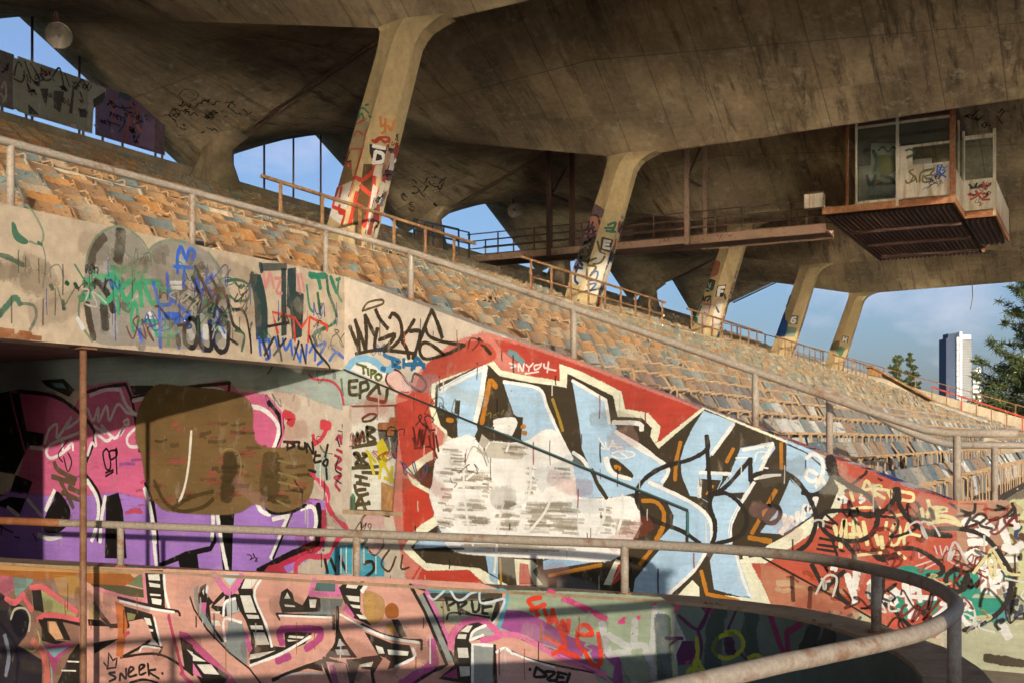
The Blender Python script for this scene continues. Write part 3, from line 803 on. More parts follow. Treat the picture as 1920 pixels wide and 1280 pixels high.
# ---------------------------------------------------------------- rear posts, painted boards, floodlights
for i in range(9):
    u = 20.1 + 1.55 * i
    if abs(u - (COLS['D'] + 6.25)) < 1.3: continue
    f = abs(((u - 20.1 + 6.25) % 12.5) - 6.25) / 6.25
    zt_ = z_c(25.4) * (1 - f) + z_m(25.4) * f
    names = {0: 'thin dark post at the left edge in front of the painted board', 1: 'thin rusty post by the middle of the painted board'}
    lab = names.get(i, 'thin vertical steel post on the rear rim, %s from the left' % ordinal(i + 1))
    t_ = thing('steel_post', lab, 'post', (u, 25.4, 10.6), 'thin posts along the rear rim')
    mb = MB(); mb.tube([(u, 25.40, 10.6), (u, 25.40, zt_ + 0.05)], 0.036, 8); ps_ = part(mb, 'post_shaft', M['rustdark'], t_, True)
    mb = MB(); mb.box((u - 0.09, 25.33, 10.62), (u + 0.09, 25.48, 10.64)); sub(mb, 'post_plate', M['rustdark'], ps_)
BOARDS = [(17.2, 19.42, 'dark graffiti board at the far left of the rear rim'), (19.55, 22.02, 'white and black lettered board on the rear rim'), (22.10, 24.7, 'purple and red graffiti board on the rear rim')]
BOARDOBJ = []
for i, (ua, ub, lab) in enumerate(BOARDS):
    t_ = thing('painted_board', lab, 'board', ((ua + ub) / 2, 25.3, 10.7), 'boards along the rear rim')
    sk = 0.03 if i == 1 else 0.0
    mb = MB(); mb.prism([(ua, 10.73), (ub - sk * 2, 10.73), (ub + sk, 12.18), (ua, 12.18)], 1, 25.24, 25.28)
    part(mb, 'board_sheet', plain('board_%d' % i, ((0.08, 0.065, 0.06), (0.22, 0.20, 0.17), (0.11, 0.07, 0.09))[i], 0.8, 0.4), t_)
    mb = MB(); mb.bar((ua, 25.305, 11.0), (ub, 25.305, 11.0), 0.04, 0.05); part(mb, 'batten', M['rustdark'], t_)
    for u in (ua + 0.3, ub - 0.3):
        mb = MB(); mb.bar((u, 25.32, 10.6), (u, 25.32, 12.0), 0.05, 0.05); part(mb, 'support', M['rustdark'], t_)
    BOARDOBJ.append(t_)
for (u, v, z, lab) in ((18.97, 23.0, 12.15, 'round floodlight hanging under the roof above the white lettered board'), (42.4, 22.6, 12.0, 'small round floodlight hanging under the roof near the catwalk')):
    t_ = thing('floodlight', lab, 'floodlight', (u, v, z), 'floodlights under the roof')
    ax = Vector((-0.62, -0.55, -0.56)).normalized(); q = ax.to_track_quat('Z', 'Y').to_matrix()
    mb = MB(); rings = []
    for h, r in ((-0.25, 0.06), (-0.22, 0.17), (-0.10, 0.27), (0.0, 0.335), (0.02, 0.33), (0.0, 0.30), (-0.12, 0.2)):
        rings.append([Vector((u, v, z)) + q @ Vector((r * math.cos(a_ * 0.3927), r * math.sin(a_ * 0.3927), h)) for a_ in range(16)])
    mb.loft(rings); rf = part(mb, 'reflector', plain('lamp_metal', (0.42, 0.36, 0.30), 0.45, 0.3, 6.0, 0.3), t_, True)
    mb = MB(); mb.tube([Vector((u, v, z)) + q @ Vector((0, 0, -0.2)), Vector((u, v, z)) + q @ Vector((0, 0, -0.02))], 0.05, 8); sub(mb, 'bulb', plain('lamp_bulb', (0.2, 0.17, 0.13), 0.3), rf)
    mb = MB(); mb.bar(Vector((u, v, z)) + q @ Vector((0, 0, -0.2)), (u, v + 0.1, z + 0.62), 0.06, 0.06); part(mb, 'bracket', M['rustdark'], t_)

# ---------------------------------------------------------------- catwalk to the booth
cw = thing('catwalk', 'steel catwalk hung under the roof leading to the booth', 'catwalk', (38.6, 15, 9.1))
CU0, CU1, CZ = 38.0, 39.3, 9.22
for u in (CU0, CU1):
    mb = MB(); mb.bar((u, 8.35, CZ), (u, 13.1, CZ), 0.09, 0.30); part(mb, 'edge_beam', M['beampink'], cw)
    mb = MB(); mb.bar((u, 13.14, CZ + 0.02), (u, 22.2, CZ + 0.02), 0.09, 0.24); part(mb, 'edge_beam', M['beampink'], cw)
mb = MB(); mb.box((CU0 + 0.05, 8.35, CZ - 0.10), (CU1 - 0.05, 22.2, CZ - 0.02)); part(mb, 'deck', M['rustdark'], cw)
for u in (CU0, CU1):
    for h in (0.42, 0.72, 1.0):
        mb = MB(); mb.bar((u, 8.4, CZ + h), (u, 22.4, CZ + h), 0.035, 0.04); part(mb, 'rail', M['rustdark'], cw)
    for v in (9.6, 11.2, 12.2, 14.5, 15.8, 17.4, 19.4, 21.0, 22.3):
        mb = MB(); mb.bar((u, v, CZ), (u, v, CZ + 1.02), 0.045, 0.045); part(mb, 'rail_post', M['rustdark'], cw)
for (u, v, w) in ((CU0 + 0.02, 13.25, 0.15), (CU1, 13.0, 0.12), (CU0, 18.75, 0.18), (CU1, 18.4, 0.17)):
    mb = MB(); mb.bar((u, v, CZ - 0.15), (u, v, z_m(v) - 0.3), w, w); part(mb, 'hanger', M['beampink'] if v < 15 else M['rustdark'], cw)
for v in (13.2, 18.6):
    mb = MB(); mb.bar((CU0, v, CZ + 2.2), (CU1, v, CZ + 2.2), 0.08, 0.08); mb.bar((CU0, v, CZ + 2.3), (CU1, v, CZ + 3.6), 0.05, 0.05); part(mb, 'cross_brace', M['rustdark'], cw)
sr = thing('stair_railing', 'dark blue stair railing against the sky at the rear rim', 'railing', (38, 23, 10))
for u in (37.2, 38.0):
    mb = MB()
    mb.bar((u, 22.3, 10.3), (u, 24.4, 10.9), 0.05, 0.05); mb.bar((u, 22.3, 9.85), (u, 24.4, 10.45), 0.05, 0.05)
    mb.bar((u, 22.32, 9.3), (u, 22.32, 10.32), 0.05, 0.05); mb.bar((u, 23.5, 9.4), (u, 23.5, 10.64), 0.05, 0.05); mb.bar((u, 24.4, 9.7), (u, 24.4, 10.9), 0.05, 0.05)
    part(mb, 'rail_frame', M['railblue'], sr)

# ---------------------------------------------------------------- announcer booth
booth = thing('press_booth', 'rusty glass and white panel booth hanging under the roof at the end of the catwalk', 'booth', (43, 6, 9.6))
BU0, BU1, BV0, BV1, JU, JV, JU1, BZ, BH = 38.0, 48.6, 4.3, 7.75, 41.0, 3.3, 46.6, 9.92, 2.75
def soffit(u0, u1, v0, v1, name):
    mb = MB(); nrib = max(2, int((v1 - v0) / 0.16)); prof = []
    for i in range(nrib * 4 + 1):
        v = v0 + (v1 - v0) * i / (nrib * 4)
        prof.append((v, BZ - 0.30 + (0.05 if (i % 4) in (1, 2) else -0.02)))
    vs = [(u0, v, z) for v, z in prof] + [(u1, v, z) for v, z in prof]; m = len(prof)
    mb.add(vs, [(i, i + 1, m + i + 1, m + i) for i in range(m - 1)])
    mb.box((u0, v0, BZ - 0.12), (u1, v1, BZ - 0.02))
    part(mb, name, M['rustdark'], booth)
soffit(BU0 + 0.1, BU1, BV0 + 0.05, BV1 + 0.65, 'corrugated_soffit')
soffit(JU + 0.08, JU1, JV + 0.06, BV0 - 0.02, 'corrugated_soffit')
def edge(p, q, nm='floor_channel'):
    mb = MB(); mb.bar(p, q, 0.08, 0.24); part(mb, nm, M['rust'], booth)
zc_ = BZ - 0.12
edge((BU0, BV1 + 0.70, zc_), (BU0, BV0 - 0.04, zc_)); edge((BU0 + 0.05, BV0, zc_), (JU - 0.05, BV0, zc_)); edge((JU, BV0 + 0.04, zc_), (JU, JV - 0.04, zc_))
edge((JU + 0.05, JV, zc_), (JU1, JV, zc_)); edge((BU0 + 0.05, BV1 + 0.65, zc_), (BU1, BV1 + 0.65, zc_)); edge((BU1 + 0.04, BV1 + 0.65, zc_), (BU1 + 0.04, BV0, zc_))
for u in (41.2, 44.2, 47.2):
    mb = MB(); mb.bar((u, BV0 + 0.1, BZ - 0.36), (u, BV1 + 0.35, BZ - 0.36), 0.14, 0.10); part(mb, 'cross_beam', M['rustdark'], booth)
def post(u, v, w, mat, z1=BZ + BH):
    mb = MB(); mb.bar((u, v, BZ - 0.2), (u, v, z1), w, w, (1, 0, 0)); part(mb, 'frame_post', mat, booth)
post(BU0, BV0 + 0.02, 0.17, M['rust'], BZ + BH + 0.6); post(BU0 + 0.02, BV1 - 0.12, 0.09, M['rust'], BZ + BH + 0.4)
post(BU0, BV1 - 0.42, 0.07, M['white']); post(BU0, 6.02, 0.09, M['white']); post(JU, JV + 0.03, 0.09, M['white']); post(JU - 0.1, BV0, 0.08, M['white']); post(39.4, BV0, 0.06, M['white'])
def facebox(v0, v1, z0, z1, nm, mat, u=BU0, th=0.05):
    mb = MB(); mb.box((u - th / 2, v0, z0), (u + th / 2, v1, z1)); return part(mb, nm, mat, booth)
facebox(BV0 + 0.11, 5.97, BZ + 0.03, BZ + 1.02, 'white_panel', M['white'])
facebox(5.55, 5.97, BZ + 1.10, BZ + 1.68, 'white_panel', M['white'])
for (v0, v1, z) in ((BV0 + 0.11, 5.97, BZ + 1.06), (BV0 + 0.11, 5.97, BZ + 1.72), (BV0 + 0.11, BV1 - 0.46, BZ + 2.55), (6.07, BV1 - 0.46, BZ + 0.04)):
    facebox(v0, v1, z - 0.035, z + 0.035, 'mullion', M['white'], BU0, 0.08)
facebox(BV0 + 0.12, 5.96, BZ + 1.76, BZ + 2.5, 'window_pane', M['glass'], BU0 + 0.01, 0.012)
facebox(6.08, BV1 - 0.47, BZ + 0.09, BZ + 2.5, 'window_pane', M['glass'], BU0 + 0.01, 0.012)
facebox(JV + 0.09, BV0 - 0.02, BZ + 0.03, BZ + 1.08, 'white_panel', M['white'], JU)
facebox(JV + 0.09, BV0 - 0.02, BZ + 1.10, BZ + 2.45, 'window_pane', M['glass'], JU + 0.01, 0.012)
facebox(JV + 0.09, BV0 - 0.02, BZ + 2.46, BZ + 2.60, 'mullion', M['white'], JU)
mb = MB(); mb.box((BU0 + 0.12, BV0 - 0.02, BZ + 0.03), (JU - 0.15, BV0 + 0.02, BZ + 0.95)); part(mb, 'white_panel', M['white'], booth)
mb = MB(); mb.box((BU0 + 0.12, BV0 - 0.006, BZ + 0.97), (JU - 0.15, BV0 + 0.006, BZ + 2.5)); part(mb, 'window_pane', M['glass'], booth)
mb = MB(); mb.box((JU + 0.1, JV - 0.02, BZ + 0.03), (JU1, JV + 0.02, BZ + 1.0)); part(mb, 'white_panel', M['white'], booth)
mb = MB(); mb.box((BU0 + 2.6, 5.3, BZ), (BU0 + 2.7, BV1, BZ + 1.9)); part(mb, 'inner_wall', M['white'], booth)
mb = MB(); mb.box((BU0 + 2.4, BV0 + 0.1, BZ), (BU0 + 2.5, 5.2, BZ + 1.0)); part(mb, 'inner_counter', M['white'], booth)
mb = MB(); mb.box((BU0 + 6, BV0 + 0.1, BZ), (BU0 + 6.1, BV1, BZ + BH)); part(mb, 'inner_wall', M['rustdark'], booth)
mb = MB(); mb.box((BU0 - 0.1, BV0 - 0.1, BZ + BH), (BU1, BV1 + 0.2, BZ + BH + 0.10)); part(mb, 'booth_roof', M['rustdark'], booth)
for u in (BU0 + 0.1, 40.0, 41.5, 43):
    mb = MB(); mb.bar((u, BV0, BZ + BH - 0.1), (u, BV1, BZ + BH - 0.1), 0.08, 0.12); part(mb, 'roof_joist', M['rustdark'], booth)
eb = thing('junction_box', 'small white graffitied box on the catwalk beside the booth', 'box', (BU0, 8.7, BZ - 0.1))
mb = MB(); mb.box((BU0 - 0.06, 8.42, BZ + 0.02), (BU0 + 0.3, 9.05, BZ + 0.50)); part(mb, 'box_body', M['white'], eb)
mb = MB(); mb.bar((BU0 + 0.1, 8.4, BZ + 0.53), (BU0 + 0.1, 9.1, BZ + 0.53), 0.45, 0.04); part(mb, 'box_lid', M['rustdark'], eb)
mb = MB(); mb.bar((BU0 + 0.1, 9.0, BZ - 0.6), (BU0 + 0.1, 9.0, BZ + 0.02), 0.06, 0.06); part(mb, 'box_leg', M['rustdark'], eb)

# hanging cable
hc = thing('hanging_cable', 'thin loose cable dangling from the roof near the farthest column', 'cable', (62, 7, 11))
mb = MB(); mb.tube(catmull([(60.0, 5.9, 11.15), (60.0, 5.92, 10.2), (60.02, 5.9, 9.2), (60.0, 6.0, 8.6)], 5), 0.02, 6); part(mb, 'cable', M['railyellow'], hc, True)

# ---------------------------------------------------------------- fallen planks and far end rails
pl = thing('fallen_plank', 'long orange-brown plank lying across the far seats', 'plank', (60, 9, 4))
def far_pt(px, py, v):
    t = (px - 960) / 2075.0
    Z = v / (0.4726 - 0.8813 * t); return Vector((Z * (0.8813 + 0.4726 * t), v, CAM_H + (823 - py) / 2075.0 * Z))
mb = MB(); mb.bar((54.3, 9.9, 5.55), (62.6, 8.0, 4.05), 0.32, 0.10); part(mb, 'plank_board', M['plank'], pl)
mb = MB(); mb.bar((54.3, 9.9, 5.3), (55.6, 9.6, 5.25), 0.12, 0.30); part(mb, 'plank_bracket', M['plank'], pl)
pl = thing('fallen_plank', 'pale sun-bleached plank lying lower across the far seats', 'plank', (60, 6, 3))
mb = MB(); mb.bar((58.0, 7.6, 3.95), (57.0, 5.0, 2.95), 0.26, 0.08); part(mb, 'plank_board', M['whiteplank'], pl)
er = thing('end_railing', 'thin tan railing along the sloping end wall of the stand', 'railing', (U_END, 10, 5))
def end_top(v): return 1.95 + 0.32 * v
mb = MB(); mb.bar((U_END + 0.15, 25, end_top(25) + 0.75), (U_END + 0.15, -1.5, end_top(-1.5) + 0.75), 0.06, 0.06); part(mb, 'top_rail', M['railyellow'], er)
for v in range(-1, 26, 2):
    mb = MB(); mb.bar((U_END + 0.15, v, end_top(v) - 0.02), (U_END + 0.15, v, end_top(v) + 0.75), 0.07, 0.07); part(mb, 'post', M['railyellow'], er)
rr_ = thing('red_railing', 'red painted railing down the far lower seats', 'railing', (70, 8, 4))
mb = MB(); mb.bar((66, 8.6, 5.05), (66, 2.4, 2.75), 0.09, 0.09); part(mb, 'top_rail', M['railred'], rr_)
for i in range(9):
    v = 8.6 - i * 0.77
    mb = MB(); mb.bar((66, v, 0.49 + 0.37 * v + 0.2), (66, v, 5.05 - (8.6 - v) * 0.371), 0.06, 0.06); part(mb, 'post', M['railred'] if i % 4 == 2 else M['railyellow'], rr_)

# ---------------------------------------------------------------- background: towers, trees, bushes
def cam_place(px, Z):
    t = (px - 960) / 2075.0
    return (Z * (0.8813 + 0.4726 * t), Z * (0.4726 - 0.8813 * t))
tower_glass = plain('tower_blue_glass', (0.04, 0.07, 0.135), 0.7, 0.2, 0.02, 0.0, 0)
tower_white = plain('tower_white', (0.80, 0.78, 0.74), 0.6, 0.05, 0.02, 0.0, 0)
tower_grey = plain('tower_grey', (0.13, 0.135, 0.13), 0.6, 0.1, 0.05, 0.0, 0)
tower_pane = plain('tower_pane', (0.14, 0.16, 0.18), 0.3, 0.2, 0.05, 0.0, 0)
def oriented(root, fn):
    pass
def tower(px0, px1, top_y, Z, label):
    cx_, cy_ = cam_place((px0 + px1) / 2, Z)
    t_ = thing('skyscraper', label, 'building', (cx_, cy_, -1.2)); t_.rotation_euler = (0, 0, YAW - R(90))
    return t_, (px1 - px0) / 2075.0 * Z, CAM_H + (823 - top_y) / 2075.0 * Z + 1.2
def lpart(mb, name, mat, parent): return mb.build(name, mat, parent)
t_, W, H = tower(1774, 1821, 629, 2400.0, 'tall blue and white glass skyscraper on the horizon')
mb = MB(); mb.box((-W * 0.5, 0, 0), (-W * 0.12, 40, H - 6)); mb.box((-W * 0.42, 1, H - 6), (-W * 0.10, 30, H + 4)); lpart(mb, 'blue_glass_block', tower_glass, t_)
mb = MB(); mb.box((-W * 0.12 + 0.05, -6, 0), (-W * 0.03, 30, H - 4)); lpart(mb, 'balcony_block', tower_white, t_)
mb = MB(); mb.box((-W * 0.03 + 0.05, -9, 0), (W * 0.07, 30, H + 7)); lpart(mb, 'white_fin', tower_white, t_)
mb = MB(); mb.box((W * 0.07 + 0.05, -3, 0), (W * 0.5, 40, H - 8)); lpart(mb, 'grey_block', tower_grey, t_)
mb = MB(); mb.box((W * 0.09, -2, H - 8), (W * 0.48, 30, H + 1)); lpart(mb, 'crown', tower_white, t_)
nfl = 38
for i in range(nfl):
    z = (H - 12) * (i + 0.3) / nfl; h = (H - 12) / nfl * 0.55
    mb = MB(); mb.box((W * 0.09, -3.4, z), (W * 0.485, -2.9, z + h)); lpart(mb, 'window_band', tower_pane, t_)
    if i % 2 == 0:
        mb = MB(); mb.box((-W * 0.118, -6.5, z), (-W * 0.045, -5.9, z + h)); lpart(mb, 'balcony', tower_pane, t_)
t_, W, H = tower(1824, 1839, 690, 2500.0, 'smaller white round-topped tower right of the skyscraper')
mb = MB(); mb.box((-W * 0.5, 0, 0), (W * 0.5, 20, H - 8)); lpart(mb, 'tower_body', tower_white, t_)
mb = MB(); mb.prism([(-W * 0.5, H - 7.9), (W * 0.5, H - 7.9), (W * 0.5, H + 4), (-W * 0.1, H), (-W * 0.45, H - 4)], 1, 0, 20); lpart(mb, 'tower_crown', tower_white, t_)
for i in range(14):
    z = (H - 10) * (i + 0.4) / 14
    mb = MB(); mb.box((-W * 0.5, -0.5, z), (W * 0.5, -0.1, z + (H - 10) / 14 * 0.5)); lpart(mb, 'window_band', tower_pane, t_)

def pine_tree(px, Z, top_y, spread, seed, label, nbr=60, tuft=26, lean=0.0, group=None, lw=0.0075, ll=1.0):
    rnd = random.Random(seed)
    x, y = cam_place(px, Z); z0 = -1.2; H = CAM_H + (823 - top_y) / 2075.0 * Z - z0
    t_ = thing('pine_tree', label, 'tree', (x, y, z0), group)
    mb = MB(); mb.tube([(x + lean * f * f, y, z0 + H * f * 0.97) for f in (0, 0.25, 0.5, 0.75, 1.0)], 0.02 * H, 8, True, 0.002 * H)
    tips = []
    for i in range(nbr):
        f = 0.18 + 0.80 * (i + rnd.random()) / nbr
        L = spread * (1.05 - f) ** 0.7 * (0.55 + 0.6 * rnd.random())
        a_ = rnd.uniform(0, 6.283); p0 = Vector((x + lean * f * f, y, z0 + H * f))
        d = Vector((math.cos(a_), math.sin(a_), 0.35 + 0.5 * rnd.random()))
        p1 = p0 + d * L * 0.5; p2 = p0 + d * L + Vector((0, 0, -0.10 * L))
        mb.tube([p0, p1, p2], 0.006 * H * (1.1 - f), 5, False, 0.001 * H)
        tips.append((p0, p1, p2, L))
    part(mb, 'trunk', M['bark'], t_, True)
    lf = MB()
    for p0, p1, p2, L in tips:
        nt = max(3, int(tuft * L / spread))
        for j in range(nt):
            s = 0.25 + 0.8 * rnd.random(); c = p0.lerp(p1, s / 0.5) if s < 0.5 else p1.lerp(p2, min(1.08, (s - 0.5) / 0.5))
            c = c + Vector((rnd.gauss(0, 0.05 * L), rnd.gauss(0, 0.05 * L), rnd.gauss(0, 0.04 * L)))
            for q in range(7):
                dr = Vector((rnd.gauss(0, 1), rnd.gauss(0, 1), rnd.gauss(0.1, 0.8))).normalized() * (0.045 * spread + 0.05 * spread * rnd.random()) * ll
                sd2 = dr.cross(Vector((rnd.random(), rnd.random(), rnd.random() + 0.1))).normalized() * lw * spread
                lf.add([c - sd2, c + sd2, c + dr + sd2 * 0.3, c + dr - sd2 * 0.3], [(0, 1, 2, 3)])
    me = bpy.data.meshes.new('crown'); me.from_pydata(lf.v, [], lf.f); me.materials.append(M['pine'])
    attach(link(me, 'crown'), t_)
pine_tree(1938, 100.0, 470, 6.2, 5, 'tall feathery pine tree at the right edge', 110, 48, 0.0, None, 0.009, 1.15)
pine_tree(1683, 150.0, 664, 3.0, 9, 'left one of two dark pines behind the stand', 70, 40, 0.0, None, 0.03, 1.7)
pine_tree(1708, 152.0, 660, 2.6, 12, 'right one of two dark pines behind the stand', 70, 40, 0.0, None, 0.03, 1.7)
def bush(px, Z, top_y, rx, seed, label):
    rnd = random.Random(seed)
    x, y = cam_place(px, Z); z0 = -1.2; H = CAM_H + (823 - top_y) / 2075.0 * Z - z0
    t_ = thing('bush', label, 'bush', (x, y, z0), 'bushes behind the far end of the stand')
    mb = MB()
    for i in range(7):
        a_ = i * 0.9; mb.tube([(x, y, z0), (x + rx * 0.3 * math.cos(a_), y + rx * 0.3 * math.sin(a_), z0 + H * 0.5), (x + rx * 0.7 * math.cos(a_), y + rx * 0.7 * math.sin(a_), z0 + H * 0.8)], 0.09, 5, False, 0.03)
    part(mb, 'stems', M['bark'], t_, True)
    lf = MB(); lobes = [(rnd.uniform(-0.7, 0.7) * rx, rnd.uniform(-0.7, 0.7) * rx, H * rnd.uniform(0.35, 0.8), rx * rnd.uniform(0.28, 0.5)) for _ in range(13)]
    for (lx, ly, lz, lr) in lobes:
        for j in range(330):
            d = Vector((rnd.gauss(0, 1), rnd.gauss(0, 1), rnd.gauss(0, 1))).normalized() * lr * rnd.uniform(0.6, 1.08)
            c = Vector((x + lx, y + ly, z0 + min(H, lz + d.z))) + Vector((d.x, d.y, 0))
            a1 = Vector((rnd.gauss(0, 1), rnd.gauss(0, 1), rnd.gauss(0, 1))).normalized() * 0.20
            a2 = a1.cross(Vector((rnd.gauss(0, 1), rnd.gauss(0, 1), 1))).normalized() * 0.11
            lf.add([c - a1, c + a2, c + a1, c - a2], [(0, 1, 2, 3)])
    me = bpy.data.meshes.new('foliage'); me.from_pydata(lf.v, [], lf.f); me.materials.append(M['bush']); attach(link(me, 'foliage'), t_)
bush(1812, 128.0, 742, 3.2, 31, 'leftmost green bush behind the stand, below the skyscraper')
bush(1858, 124.0, 733, 3.4, 32, 'green bush in front of the small white tower')
bush(1905, 118.0, 728, 3.6, 33, 'bush at the foot of the tall feathery pine')
bush(1955, 116.0, 735, 3.6, 34, 'rightmost bush at the edge of the view')

